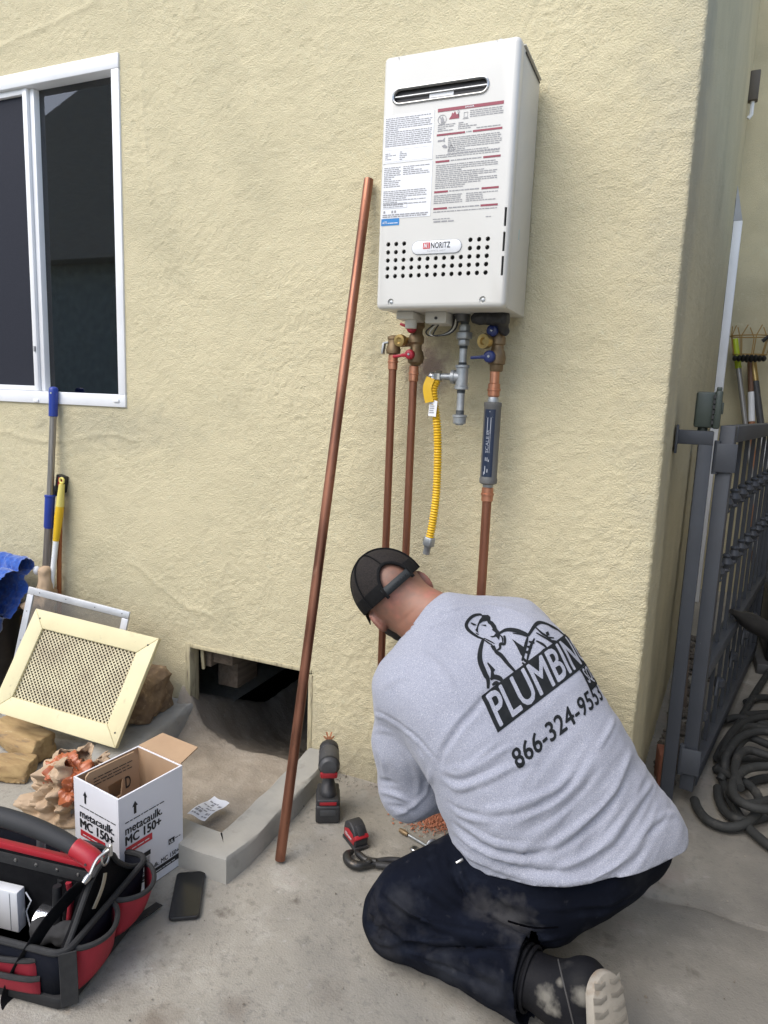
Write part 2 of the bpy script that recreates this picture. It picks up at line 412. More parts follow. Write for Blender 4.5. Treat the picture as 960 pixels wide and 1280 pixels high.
def make_body():
    f = Field((-.42, -.80, -.02), (.62, .06, .98), .0055)
    torso(f, -.022)
    for S, E_, W_ in ((LS, LE, LW), (RS, RE, RW)):
        f.put(f.cone(S, E_, .058, .046), .03); f.put(f.cone(E_, W_, .045, .030), .02)
    for H_, K_, A_ in ((LH, LK, LA), (RH + vec(-.03, .02, .04), RK, RA)):
        f.put(f.cone(H_, K_, .078, .058), .03); f.put(f.cone(K_, A_, .055, .038), .02)
    # neck and head
    f.put(f.cone(C7 - BN * .035 - SP * .03, HC - HU * .045 - HF * .018, .078, .072), .05)
    f.put(f.cone(C7 + BN * .006 + RC * .03, HC - HU * .02 - HF * .05, .05, .048), .04)
    A3 = (HR, HF, HU)
    f.put(f.ell(HC + HU * .022 - HF * .012, A3, (.084, .106, .097)), .03)
    f.put(f.ell(HC - HU * .060 + HF * .044, A3, (.064, .066, .066)), .03)
    f.put(f.cone(HC + HF * .094 + HU * .012, HC + HF * .112 - HU * .025, .009, .016), .014)      # nose
    f.put(f.cone(HC + HF * .088 + HU * .026 - HR * .04, HC + HF * .088 + HU * .026 + HR * .04, .012, .012), .012)   # brow
    for s in (-1, 1):
        f.cut(f.cone(HC + HF * .099 + HU * .004 + HR * .032 * s, HC + HF * .11 + HU * .004 + HR * .034 * s, .013, .013), .01)
        f.put(f.cone(HC + HF * .082 + HU * .003 + HR * .031 * s, HC + HF * .083 + HU * .003 + HR * .031 * s, .013, .013), .003)
        f.put(f.cone(HC + HF * .07 - HU * .02 + HR * .048 * s, HC + HF * .078 - HU * .022 + HR * .038 * s, .02, .018), .02)
        # ear
        ec = HC - HU * .030 - HF * .014 + HR * .086 * s
        ea = (unit(HR * s + HF * .5), unit(HF - HR * .5 * s), HU)
        f.put(f.ell(ec, ea, (.012, .023, .036)), .008)
        f.cut(f.ell(ec + HR * s * .012 + HF * .004, ea, (.007, .011, .019)), .006)
    f.put(f.cone(HC + HF * .096 - HU * .058 - HR * .02, HC + HF * .096 - HU * .058 + HR * .02, .008, .008), .008)
    f.put(f.cone(HC + HF * .094 - HU * .071 - HR * .016, HC + HF * .094 - HU * .071 + HR * .016, .009, .009), .006)
    # hands
    for W_, E_, side in ((LW, LE, -1), (RW, RE, 1)):
        d = unit(W_ - E_); n_ = unit(vec(0, -.3, .95) - d * vec(0, -.3, .95).dot(d)); w_ = np.cross(d, n_)
        pc_ = W_ + d * .055
        for q in (-.026, -.009, .009, .026):
            f.put(f.cone(W_ + d * .015 + w_ * q * .7, W_ + d * .088 + w_ * q, .013, .0115), .012)
        for q, L in ((-.031, .060), (-.0105, .074), (.0105, .070), (.031, .054)):
            b0 = W_ + d * .09 + w_ * q; b1 = b0 + (d * .8 - n_ * .6) * L * .5; b2 = b1 + (d * .25 - n_ * .97) * L * .32; b3 = b2 + (-d * .35 - n_ * .94) * L * .28
            f.put(f.cone(b0, b1, .0105, .0095), .004); f.put(f.cone(b1, b2, .0095, .0088), .002); f.put(f.cone(b2, b3, .0088, .0075), .002)
        t0 = W_ + d * .03 - w_ * .024 * side; t1 = t0 + d * .03 - w_ * .03 * side - n_ * .012; t2 = t1 + d * .034 - w_ * .004 * side - n_ * .016
        f.put(f.cone(t0, t1, .0145, .0115), .008); f.put(f.cone(t1, t2, .0112, .009), .003)
    # feet
    for A_, d in ((LA, vec(.15, -.05, -.95)), (RA, vec(-.75, .5, -.15))):
        f.put(f.cone(A_, A_ + unit(d) * .07, .036, .03), .02)
    V, Q = f.mesh()
    return relax(V, Q, 2, .4), Q

def make_shirt():
    f = Field((-.36, -.80, .0), (.70, .02, .98), .006)
    torso(f, .012, .07)
    # belly and loose cloth hanging to the hem
    f.put(f.cone(spine(.35) - BN * .05 - RC * .05, PC - BP * .08, .15, .14), .06)
    f.put(f.cone(spine(.3) + RC * .10, HEM_R0, .13, HEM_RR), .06)
    f.put(f.cone(spine(.3) - RC * .08, HEM_L0, .13, HEM_LR), .06)
    f.put(f.cone(spine(.2), HEM_B0, .13, HEM_BR), .06)
    f.put(f.cone(HEM_B0, HEM_R0 + vec(.0, .0, -.03), HEM_BR * .96, HEM_RR * 1.02), .06)
    f.put(f.cone(spine(.3) + RC * .06 - BN * .02, (HEM_B0 + HEM_R0) * .5, .13, .112), .06)
    # left sleeve, loose
    f.put(f.cone(LS + BN * .0, LE * .5 + LS * .5 , .080, .086), .035)
    f.put(f.cone(LE * .5 + LS * .5, LE + vec(0, .0, .02), .086, .080), .03)
    f.put(f.cone(LE, LE * .35 + LW * .65, .074, .056), .03)
    f.put(f.cone(LE * .35 + LW * .65, LW - (LW - LE) * .10, .056, .046), .02)
    f.put(f.cone(RS, RE, .078, .07), .035)
    f.put(f.cone(RE, RW - (RW - RE) * .1, .068, .046), .02)
    f.put(f.cone(C7 - BN * .03 - SP * .02, C7 - BN * .045 + (HC - C7) * .22, .088, .084), .05)     # collar
    V, Q = f.mesh()
    return relax(V, Q, 3, .5), Q

def make_trousers():
    f = Field((-.26, -.86, -.012), (.66, .06, .60), .006)
    f.put(f.cone(PC - RP * .09, PC + RP * .118 + vec(0, 0, .022), .138, .122))
    f.put(f.cone(PC - RP * .08 + BP * .05 + vec(0, 0, -.05), PC + RP * .03 + BP * .05 + vec(0, 0, -.015), .12, .105), .05)
    f.put(f.cone(spine(.2) - RP * .07, spine(.2) + RP * .07, .12, .12), .05)
    f.put(f.cone(LH + vec(.0, -.0, .0), LK + vec(.02, 0, .045), .128, .092), .05)
    g = Field((-.26, -.86, -.012), (.66, .06, .60), .006)
    g.put(g.cone(LK + vec(.0, .0, .005), LK * .4 + LA * .6 + vec(-.02, 0, .01), .088, .082))
    g.put(g.cone(LK * .4 + LA * .6 + vec(-.02, 0, .01), LK * .05 + LA * .95 + vec(-.02, .0, -.008), .082, .083), .02)
    e = (g.X - CUFF_C[0]) * CUFF_N[0] + (g.Y - CUFF_C[1]) * CUFF_N[1] + (g.Z - CUFF_C[2]) * CUFF_N[2]
    g.F = np.maximum(g.F, e.astype(np.float32)); f.put(g.F, .012)
    f.put(f.cone(RH + vec(-.02, .02, .05), RK, .112, .088), .04)
    f.put(f.cone(RK, RA + vec(0, 0, .05), .085, .08), .03)
    f.F = np.maximum(f.F, (.004 - f.Z))
    V, Q = f.mesh()
    return relax(V, Q, 2, .5), Q
CUFF_C = LK * .27 + LA * .73 + vec(.012, 0, 0); CUFF_N = unit(unit(LA - LK) + vec(.10, 0, .16))
HEM_R0, HEM_RR = vec(.435, -.37, .30), .095
HEM_L0, HEM_LR = vec(.13, -.50, .24), .10
HEM_B0, HEM_BR = vec(.30, -.53, .22), .115
PH = (.010, -.086, .310, -.047)
# ---------------------------------------------------------------- materials of the place
STUCCO = M('stucco', (.615, .55, .365), (.575, .515, .34), rough=.95, nscale=5, detail=6, bump=1.0, bscale=230, bdist=.0055, spec=.2,
           dust=[((.45, .41, .275), 1.3, .52, .75), ((.59, .55, .38), 40, .58, .75), ((.36, .325, .215), 110, .62, .80)])
CONC = M('concrete', (.38, .352, .294), (.312, .291, .244), rough=.9, nscale=3.2, detail=9, bump=.7, bscale=210, bdist=.003,
         dust=[((.24, .226, .195), 1.1, .48, .70), ((.40, .38, .335), 6, .54, .72), ((.215, .20, .175), 60, .54, .76), ((.31, .25, .215), 3.1, .58, .72), ((.135, .115, .092), 9.5, .64, .74), ((.20, .185, .155), 21, .60, .74), ((.43, .41, .365), 33, .64, .74), ((.26, .19, .14), 5.3, .66, .80), ((.12, .10, .085), 46, .735, .79)])
KERB = M('kerb_concrete', (.36, .345, .305), (.27, .265, .24), rough=.9, nscale=6, detail=7, bump=.4, bscale=90, bdist=.002, dust=[((.22, .21, .185), 14, .6, .75)])
DIRT = M('dirt', (.33, .285, .225), (.25, .21, .16), rough=1, nscale=9, detail=9, bump=.8, bscale=110, bdist=.004, dust=[((.38, .34, .275), 30, .6, .75)])
WHITE = M('white_vinyl', (.78, .79, .80), (.72, .73, .74), rough=.4, nscale=6)
TRIM = M('painted_wood', (.47, .42, .27), (.37, .325, .205), rough=.75, nscale=14, detail=7, bump=.3, bscale=60, stretch=(6, 6, 1), dust=[((.20, .17, .12), 14, .55, .70)])
OLDWOOD = M('old_wood', (.15, .115, .085), (.09, .07, .05), rough=.9, nscale=5, detail=8, stretch=(14, 1.2, 14), bump=.4, bscale=30)
DARK = M('dark_room', (.42, .44, .43), rough=.9)
SCREEN = M('insect_mesh', (.018, .020, .030), (.014, .016, .024), rough=.75, spec=.25, nscale=300)
GLASS = bpy.data.materials.new('glass'); GLASS.use_nodes = True
_g = GLASS.node_tree; _p = _g.nodes['Principled BSDF']
_tr = _g.nodes.new('ShaderNodeBsdfTransparent'); _tr.inputs[0].default_value = (.72, .79, .77, 1)
_gl = _g.nodes.new('ShaderNodeBsdfGlossy'); _gl.inputs['Roughness'].default_value = .015
_fr = _g.nodes.new('ShaderNodeFresnel'); _fr.inputs[0].default_value = 2.0; _mx = _g.nodes.new('ShaderNodeMixShader')
_g.links.new(_fr.outputs[0], _mx.inputs[0]); _g.links.new(_tr.outputs[0], _mx.inputs[1]); _g.links.new(_gl.outputs[0], _mx.inputs[2])
_g.links.new(_mx.outputs[0], _g.nodes['Material Output'].inputs['Surface']); _g.nodes.remove(_p)

_q = AT(537, 462, 1, 0); stain_or_shade(STUCCO, (_q[0] - .40, 0, _q[2]), .085, (.19, .13, .13), .75, 40, (1, 1, .8))
stain_or_shade(STUCCO, (-1.0 - .40, 0, .0), .30, (.40, .36, .26), .6, 9, (.35, 1, 1)); stain_or_shade(STUCCO, (-.2 - .40, 0, -.02), .17, (.37, .33, .245), .7, 14, (.3, 1, 1))
stain_or_shade(STUCCO, (.03, .12, 1.9), .22, (.36, .345, .275), .5, 12, (1, 1, .12)); stain_or_shade(STUCCO, (-1.95, 0, 1.13), .12, (.40, .37, .265), .6, 14, (.25, 1, 1))
stain_or_shade(CONC, (1.70, -.35, 0), 2.35, (.118, .112, .100), .95, 3.0, (1, .62, 1)); stain_or_shade(CONC, (-.42, -1.02, 0), .055, (.15, .12, .09), .7, 26); stain_or_shade(CONC, (-.30, -.92, 0), .04, (.16, .135, .11), .6, 30)  # first one paints shade into the right-hand slab's colour; the other two are stains
stain_or_shade(CONC, (-.14, -.80, 0), .05, (.17, .15, .125), .5, 30); stain_or_shade(CONC, (-.9, -.95, 0), .35, (.22, .205, .175), .5, 6); stain_or_shade(CONC, (.0, -.03, 0), .16, (.27, .20, .15), .6, 14, (.4, 1, 1))
# ---------------------------------------------------------------- ground
def axis(a, b, lo, hi, fine, coarse):
    out = list(np.arange(lo, hi + 1e-6, fine)); x = lo
    st = fine
    while x > a: st = min(st * 1.35, coarse); x -= st; out.insert(0, x)
    x = hi; st = fine
    while x < b: st = min(st * 1.35, coarse); x += st; out.append(x)
    return np.array(out)
def make_ground():
    xs = axis(-30, 30, -2.4, 2.6, .03, 3); ys = axis(-30, 30, -1.6, 1.2, .03, 3)
    jy = -.158                                                            # control joint, right of the man
    ys = np.sort(np.concatenate([ys[np.abs(ys - jy) > .012], [jy - .006, jy - .0025, jy + .0025, jy + .006]]))
    X, Y = np.meshgrid(xs, ys); P = np.stack([X.ravel(), Y.ravel(), np.zeros(X.size)], 1)
    near = np.clip(1.4 - np.abs(P[:, 0]) / 2.5, 0, 1) * (P[:, 1] < 3)
    P[:, 2] = (noise3(P, 2.2, 3) * .0030 + noise3(P, 7, 5) * .0014) * near - .003
    j = (np.abs(P[:, 1] - jy - .004 * np.sin(P[:, 0] * 23)) < .0055) & (P[:, 0] > .2); P[j, 2] -= .008
    n = len(xs); m = len(ys); i = np.arange((n - 1) * (m - 1)); a = i // (n - 1) * n + i % (n - 1)
    Q = np.stack([a, a + 1, a + n + 1, a + n], 1)
    cx = P[Q].mean(1)                                                      # the dug-out at the crawl opening and below the house
    keep = ~((cx[:, 0] > -1.17) & (cx[:, 0] < -.575) & (cx[:, 1] > -.50) & (cx[:, 1] < 1.2))
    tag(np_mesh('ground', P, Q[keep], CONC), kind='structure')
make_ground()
# dirt in the dug-out and under the house
def make_dirt():
    xs = np.linspace(-1.19, -.56, 64); ys = np.linspace(-.52, 1.4, 150)
    X, Y = np.meshgrid(xs, ys); P = np.stack([X.ravel(), Y.ravel(), np.zeros(X.size)], 1)
    z = .030 + .004 * np.clip((P[:, 1] + .45) / .45, 0, 1) - .30 * np.clip((P[:, 1] + .06 - .25 * np.clip(-(P[:, 0] + .9), 0, .3)) / .55, 0, 1) ** .8
    z += .15 * np.exp(-((P[:, 0] + 1.19) / .075) ** 2) * np.clip((P[:, 1] + .10) / .1, 0, 1)
    z += noise3(P, 6, 1) * .010 + noise3(P, 19, 2) * .006 + noise3(P, 50, 4) * .0035
    P[:, 2] = z; n, m = len(xs), len(ys); i = np.arange((n - 1) * (m - 1)); a = i // (n - 1) * n + i % (n - 1)
    tag(np_mesh('dirt', P, np.stack([a, a + 1, a + n + 1, a + n], 1), DIRT), kind='structure')
make_dirt()

# kerb: a low U of rounded concrete round the dug-out
def make_kerb():
    path = [(-1.205, -.004, .125), (-1.205, -.10, .118), (-1.195, -.25, .105), (-1.185, -.40, .095), (-1.18, -.50, .085), (-1.165, -.54, .078), (-1.11, -.553, .076), (-1.0, -.555, .072), (-.85, -.565, .070), (-.70, -.572, .068), (-.62, -.574, .067), (-.583, -.573, .067), (-.578, -.540, .067),
            (-.578, -.46, .066), (-.580, -.35, .066), (-.585, -.20, .066), (-.590, -.08, .066), (-.592, -.004, .066)]
    C = []
    for a, b in zip(path[:-1], path[1:]):
        a, b = Vector(a), Vector(b); n_ = max(1, int((b - a).length / .02)); C += [a + (b - a) * (q / n_) for q in range(n_)]
    C.append(Vector(path[-1])); vs = []; fs = []; m = len(C)
    prof = [(-.5, -1.05), (-.5, .80), (-.475, .93), (-.41, .995), (-.1, 1), (.12, 1), (.40, .99), (.465, .93), (.5, .80), (.53, -1.05)]
    for i in range(m):
        t0_ = (C[i] - C[max(i - 1, 0)]) if i else (C[1] - C[0]); t1_ = (C[min(i + 1, m - 1)] - C[i]) if i < m - 1 else t0_
        t0_ = Vector((t0_.x, t0_.y, 0)).normalized(); t1_ = Vector((t1_.x, t1_.y, 0)).normalized(); t = (t0_ + t1_).normalized(); mit = 1 / max(.5, t.dot(t0_))
        nrm = Vector((t.y, -t.x, 0)) * mit; h = C[i].z; wid = .100 if C[i].x > -1.1 else .15
        for a, b in prof:
            jx, jy, jz = [noise3(np.array([[C[i].x, C[i].y, a]]), 16, q)[0] * .004 for q in (8, 9, 10)]
            vs.append((C[i].x + nrm.x * a * wid + jx, C[i].y + nrm.y * a * wid + jy, (b * h if b > 0 else -.05) + jz))
    k = len(prof)
    for i in range(m - 1):
        for j in range(k - 1): fs.append((i * k + j, i * k + j + 1, (i + 1) * k + j + 1, (i + 1) * k + j))
    fs.append(tuple(range(k))); fs.append(tuple((m - 1) * k + j for j in range(k)))
    mb = MB(); mb.add(vs, fs); tag(mb.build('kerb', KERB), kind='structure')
make_kerb()

# ---------------------------------------------------------------- the house
house = thing('house', 'cream yellow stuccoed house wall with window, crawl opening and rounded corner', 'house', (.40, 0, 0))
WX0, WX1, WZ0, WZ1 = -2.78, -1.432, 1.203, 2.390                            # window opening
HX0, HX1, HZ1 = -1.156, -.640, .344                                         # crawl opening
SIDE = unit(vec(.066, 1, 0)); SN = vec(SIDE[1], -SIDE[0], 0)                # side wall runs along SIDE, faces SN
CR = .013                                                                   # corner radius
def make_wall():
    ss = axis(-3.6, .34, -2.20, .36, .0048, .2); ss = ss[ss < .40 - CR]
    arc = np.linspace(0, math.pi / 2 - .066, 9)[1:-1]
    t = [0.0];
    while t[-1] < 3.45: t.append(t[-1] + (.010 if t[-1] < .7 else .03))
    t = np.array(t)
    zs = axis(-.12, 4.4, -.02, 2.60, .0048, .2)
    def snap(A, v): A[np.argmin(np.abs(A - v))] = v
    for v in (WX0, WX1, HX0, HX1): snap(ss, v)
    for v in (WZ0, WZ1, HZ1): snap(zs, v)
    pos = [(s, 0, 0, -1) for s in ss]
    cc = (.40 - CR, CR)
    pos += [(cc[0] + CR * math.sin(a), cc[1] - CR * math.cos(a), math.sin(a), -math.cos(a)) for a in arc]
    p0 = vec(cc[0], cc[1], 0) + SN * CR
    pos += [(p0[0] + SIDE[0] * q, p0[1] + SIDE[1] * q, SN[0], SN[1]) for q in t]
    pos = np.array(pos); n, m = len(pos), len(zs)
    P = np.zeros((m, n, 3)); P[:, :, 0] = pos[None, :, 0]; P[:, :, 1] = pos[None, :, 1]; P[:, :, 2] = zs[:, None]
    N = np.zeros((m, n, 3)); N[:, :, 0] = pos[None, :, 2]; N[:, :, 1] = pos[None, :, 3]
    P = P.reshape(-1, 3); N = N.reshape(-1, 3)
    W = P + np.stack([noise3(P, 30, 11), noise3(P, 30, 12), noise3(P, 30, 13)], 1) * .006        # warp, so the dabs look torn
    a1 = np.maximum(noise3(W, 86, 1), -.35) + .6 * noise3(W, 165, 15); a2 = np.maximum(noise3(W, 125, 2), 0); a3 = noise3(P, 3.2, 6); a4 = noise3(P, 26, 7)
    rough = np.clip(.9 + .55 * noise3(P, 4.1, 9), .4, 1.3)                                    # smoother trowelled patches
    sx = np.exp(-((P[:, 0] + 1.4) / .10) ** 2 - ((P[:, 2] - .52) / .16) ** 2); rough = rough * (1 - .8 * sx)
    d = (a1 * .0014 + a2 * .0011) * rough + a4 * .0012 + a3 * .0025
    for u0, v0, u1, v1, wd in ((-2.1, 1.06, -1.38, 1.10, .010), (-1.45, .62, -1.05, .47, .012), (-2.1, 2.46, -1.5, 2.56, .012), (-1.38, 2.62, -1.30, 1.9, .012), (-.62, .30, -.52, .0, .01)):    # trowel ridges
        e = vec(u1 - u0, 0, v1 - v0); L = np.linalg.norm(e); e /= L; q = P - vec(u0, 0, v0); tt = q @ e
        w = q[:, 2] * e[0] - q[:, 0] * e[2] + noise3(P, 9, 5) * .03
        d += np.where((tt > 0) & (tt < L), np.exp(-(w / wd) ** 2), 0) * .0026
    edge = np.ones(len(P))                                                                        # stay flush where trim meets the wall
    for x0, x1, z0, z1 in ((WX0, WX1, WZ0, WZ1), (HX0, HX1, -.2, HZ1)):
        dx = np.maximum(np.maximum(x0 - P[:, 0], P[:, 0] - x1), 0); dz = np.maximum(np.maximum(z0 - P[:, 2], P[:, 2] - z1), 0)
        edge = np.minimum(edge, np.clip(np.hypot(dx, dz) / .02, .15, 1))
    P2 = P + N * (d * edge)[:, None]
    i = np.arange((n - 1) * (m - 1)); a = i // (n - 1) * n + i % (n - 1); Q = np.stack([a, a + 1, a + n + 1, a + n], 1)
    c = P[Q].mean(1)
    hole = ((c[:, 0] > WX0) & (c[:, 0] < WX1) & (c[:, 2] > WZ0) & (c[:, 2] < WZ1) & (c[:, 1] < .001)) | ((c[:, 0] > HX0) & (c[:, 0] < HX1) & (c[:, 2] < HZ1) & (c[:, 1] < .001))
    return np_mesh('wall', P2, Q[~hole], STUCCO, house)
make_wall()
# rear wing of the house, closing the side yard
xs = np.linspace(.55, 3.2, 120); zs = np.linspace(-.1, 4.4, 180)
X, Z = np.meshgrid(xs, zs); P = np.stack([X.ravel(), np.full(X.size, 3.42), Z.ravel()], 1)
P[:, 1] += noise3(P, 20, 3) * .004 + noise3(P, 5, 4) * .006
n, m = len(xs), len(zs); i = np.arange((n - 1) * (m - 1)); a = i // (n - 1) * n + i % (n - 1)
np_mesh('rear_wall', P, np.stack([a, a + 1, a + n + 1, a + n], 1), STUCCO, house)
# roof slab above, out of sight, so the rooms stay dark
mb = MB(); mb.span((-3.6, .02, 4.3), (.36, 3.4, 4.36)); mb.span((-3.62, .02, -.1), (-3.58, 3.4, 4.3)); mb.build('roof', STUCCO, house)

# window
win = MB(); y0, y1 = -.008, .075
win.span((WX0, y0, WZ1 - .048), (WX1, y1, WZ1)); win.span((WX0, y0, WZ0), (WX1, y1, WZ0 + .046))
win.span((WX1 - .034, y0 + .001, WZ0 + .046), (WX1, y1, WZ1 - .048)); win.span((WX0, y0 + .001, WZ0 + .046), (WX0 + .036, y1, WZ1 - .048))
window = win.build('window', WHITE, house, bevel=.003)
MX = float(AT(39, 300, 1, 0)[0])                                            # meeting stile
s = MB(); s.span((MX - .021, .004, WZ0 + .047), (MX + .001, .05, WZ1 - .049)); s.span((MX + .003, .016, WZ0 + .047), (MX + .024, .062, WZ1 - .049)); s.build('meeting_stile', WHITE, window, bevel=.002)
for lo, hi in (((WX0 + .037, .006, WZ1 - .068), (MX - .022, .035, WZ1 - .049)), ((WX0 + .037, .006, WZ0 + .047), (MX - .022, .035, WZ0 + .066))):
    s = MB(); s.span(lo, hi); s.build('sash_rail', WHITE, window, bevel=.002)
s = MB(); s.span((WX0 + .037, .018, WZ0 + .067), (MX - .0215, .020, WZ1 - .069)); s.build('insect_screen', SCREEN, window)
s = MB(); s.span((MX + .0245, .040, WZ0 + .0465), (WX1 - .0345, .044, WZ1 - .0485)); s.build('pane', GLASS, window)
for px in (45, 145):
    q = AT(px, 501, 1, y0 - .002); s = MB(); s.span((q[0] - .012, y0 - .005, q[2] - .005), (q[0] + .014, y0 - .0005, q[2] + .006)); s.build('weep_cover', WHITE, window, bevel=.0015)
s = MB(); s.span((MX - .010, -.002, 1.40), (MX - .004, .004, 1.42)); s.build('latch', M('latch_grey', (.25, .25, .26), rough=.4), window)
# room behind the glass
s = MB(); lo, hi = (WX0 - .3, .10, .9), (WX1 + .25, 2.2, 2.75)
s.span(lo, hi); o = s.build('room', DARK, house)
bm = bmesh.new(); bm.from_mesh(o.data); bmesh.ops.delete(bm, geom=[f for f in bm.faces if abs(f.normal.y) > .9 and f.calc_center_median().y < .5], context='FACES'); bmesh.ops.reverse_faces(bm, faces=bm.faces); bm.to_mesh(o.data); bm.free()

CURT = M('curtain_cloth', (.62, .63, .60), (.55, .56, .53), rough=.9)
s = MB(); s.sheet(lambda u, v: (WX1 - .02 - .30 * u - .16 * math.sin(v * 2.6) * (1 - u * .3), .30 + .03 * math.sin(u * 26), WZ1 + .15 - 1.25 * v), 40, 12); s.build('curtain', CURT, house, fix=False)
s = MB(); s.span((MX - .3, .35, WZ0 - .3), (WX1 + .1, .9, WZ0 + .10)); s.build('desk', M('desk_dark', (.06, .05, .04), rough=.6), house, bevel=.01)
s = MB()
for k in range(7): s.span((MX + .10 + .01 * (k % 3), .37, WZ0 + .102 + k * .024), (MX + .42 - .012 * (k % 2), .6, WZ0 + .102 + k * .024 + .016))
tag(s.build('paper_stack', M('paper_grey', (.42, .43, .43), rough=.8), house), kind='stuff')
# frame of the crawl opening, and the space under the floor
s = MB(); s.span((HX0 - .020, -.004, .0), (HX0 + .003, .05, HZ1 + .006)); s.build('opening_board', TRIM, house, bevel=.003)
s = MB(); s.span((HX0 + .0035, -.003, HZ1 - .009), (HX1 - .001, .05, HZ1 + .004)); s.build('opening_board', TRIM, house, bevel=.002)
s = MB(); s.span((HX1 - .012, -.003, .02), (HX1 + .004, .05, HZ1 - .0145)); s.build('opening_board', TRIM, house, bevel=.002)
s = MB(); s.span((HX0 + .006, .06, .245), (HX0 + .05, .75, .335)); s.build('joist', OLDWOOD, house, bevel=.004)
s = MB(); s.span((HX0 + .052, .07, .262), (HX0 + .14, .62, .332)); s.build('joist', OLDWOOD, house, bevel=.004)
s = MB(); s.span((HX0 + .006, .16, .13), (HX0 + .10, .30, .243)); s.build('wood_block', OLDWOOD, house, bevel=.006)
s = MB(); s.bar((HX0 + .02, .045, .337), (HX0 + .026, .048, .24), .02, .012); s.build('splinter', TRIM, house, bevel=.003)
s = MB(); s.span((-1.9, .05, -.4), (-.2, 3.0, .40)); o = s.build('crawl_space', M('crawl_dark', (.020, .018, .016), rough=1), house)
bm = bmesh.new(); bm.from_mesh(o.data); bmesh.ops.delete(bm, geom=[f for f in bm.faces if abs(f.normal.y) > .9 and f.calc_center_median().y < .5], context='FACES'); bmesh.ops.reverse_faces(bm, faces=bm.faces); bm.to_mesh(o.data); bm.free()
# white trim strip at the rear corner of the side wall, and a small box high on it
q0 = vec(.40, .035, 0) + SIDE * 3.02
ax = (SN, SIDE, (0, 0, 1))
s = MB(); zt = float(AT(929, 275, 1, 3.0)[2])
s.box(q0 + SN * .028 + vec(0, 0, zt / 2), (.05, .075, zt), ax); s.build('corner_trim', WHITE, house, bevel=.003)
s = MB(); s.prism([(0.002, 0), (.052, 0), (.004, .21)], q0 + vec(0, 0, zt + .001) - SIDE * .035, SN, (0, 0, 1), -.07); s.build('trim_cap', M('trim_grey', (.42, .43, .45), rough=.5), house)
q1 = vec(.40, .035, 0) + SIDE * 3.1
s = MB(); zb = float(AT(951, 105, 1, 3.1)[2]); s.box(q1 + SN * .03 + vec(0, 0, zb), (.055, .06, .17), ax); s.build('meter_box', M('box_brown', (.10, .085, .065), rough=.6), house, bevel=.006)
s = MB(); s.tube([q1 + SN * .03 + vec(0, 0, zb - .08), q1 + SN * .03 + vec(0, 0, zb - .16), q1 + SN * .015 + vec(0, 0, zb - .18)], .012, 8); s.build('meter_conduit', WHITE, house)

# ---------------------------------------------------------------- house mirrored in the glass, and an unseen wall added to shade the yard
nh = thing('neighbour_house', 'neighbouring two storey house mirrored in the dark window glass', 'house', (-6, -7.0, 0))
NW = M('neighbour_render', (.58, .63, .59), (.46, .50, .47), rough=.9); NE = M('upper_siding', (.66, .61, .52), (.58, .53, .45), rough=.8, stretch=(1, 8, 8)); NR = M('roof_shingle', (.10, .09, .08), rough=.9)
s = MB(); s.span((-14, -11, -.05), (-2.6, -7.0, 3.3)); s.build('wall', NW, nh)
s = MB(); s.prism([(-14.6, 3.302), (-2.0, 3.302), (-2.1, 3.45), (-8.3, 5.9), (-14.5, 3.45)], (0, -6.6, 0), (1, 0, 0), (0, 0, 1), 4.6); s.build('gable_roof', NE, nh)
for x0, x1, z0, z1, y in ((-12.4, -11.0, .8, 2.2, -7.0),):
    s = MB(); s.span((x0, y + .002, z0), (x1, y + .03, z1)); f_ = s.build('window', WHITE, nh); s = MB(); s.span((x0 + .08, y + .031, z0 + .08), (x1 - .08, y + .036, z1 - .08)); s.build('pane', DARK, f_)
BLK = M('shade_wall_block', (.50, .48, .43), (.44, .42, .38), rough=.9)
bw = thing('shade_wall', 'unseen tall block wall added to shade the right side of the yard', 'wall', (1.65, 0, 0))  # out of view, added to darken the ground on the right
s = MB(); s.span((1.55, -2.6, -.05), (1.75, 3.40, 2.3)); s.build('wall', BLK, bw)  # body of the added shade wall
s = MB(); s.span((1.52, -2.62, 2.301), (1.78, 3.40, 2.36)); s.build('shade_wall_coping', KERB, bw)
# ---------------------------------------------------------------- the tankless water heater
ENAMEL = M('cover_enamel', (.60, .592, .555), (.57, .562, .525), rough=.32, nscale=3, coat=.15)
ENAMEL2 = M('case_enamel', (.57, .555, .50), (.54, .525, .47), rough=.45, nscale=4, bump=.06, bscale=500)
BLACKP = M('black_plastic', (.012, .012, .013), (.02, .02, .021), rough=.45, nscale=30)
STICK = M('sticker_paper', (.72, .73, .745), (.69, .70, .715), rough=.35, nscale=3)
INK = M('ink', (.24, .24, .25), (.30, .30, .31), rough=.5, nscale=40)
INKB = M('black_ink', (.012, .012, .014), rough=.55)
MAROON = M('maroon_ink', (.26, .035, .06), rough=.4)
REDINK = M('red_ink', (.55, .03, .04), rough=.4)
BLUEINK = M('blue_ink', (.02, .20, .50), rough=.35)
CHROME = M('grey_metal', (.45, .45, .44), (.36, .36, .35), rough=.28, metal=.9, nscale=20)
STEEL = M('galvanised', (.44, .46, .47), (.30, .32, .33), rough=.42, metal=.75, nscale=35, detail=6, rough2=.6)
SOCKET = M('dark_hole', (.06, .06, .06), rough=.8)
KX, KY, KZ, KW, KH = -.3304, -.262, 1.5012, .3441, .608
heater = thing('water_heater', 'white wall mounted tankless water heater with warning stickers and perforated front', 'water heater', (KX + KW / 2, 0, KZ))
X_, Z_ = Vector((1, 0, 0)), Vector((0, 0, 1))
def FR(zx, zy):                                                             # point of the cover front (measured on a 3.369x enlargement)
    return AT(440 + zx / 3.369, 20 + zy / 3.369, 1, KY)
def FL(a): return (a[0] - KX, a[2] - KZ)
FO = Vector((KX, KY, KZ))                                                    # lower left corner of the front: x right, z up
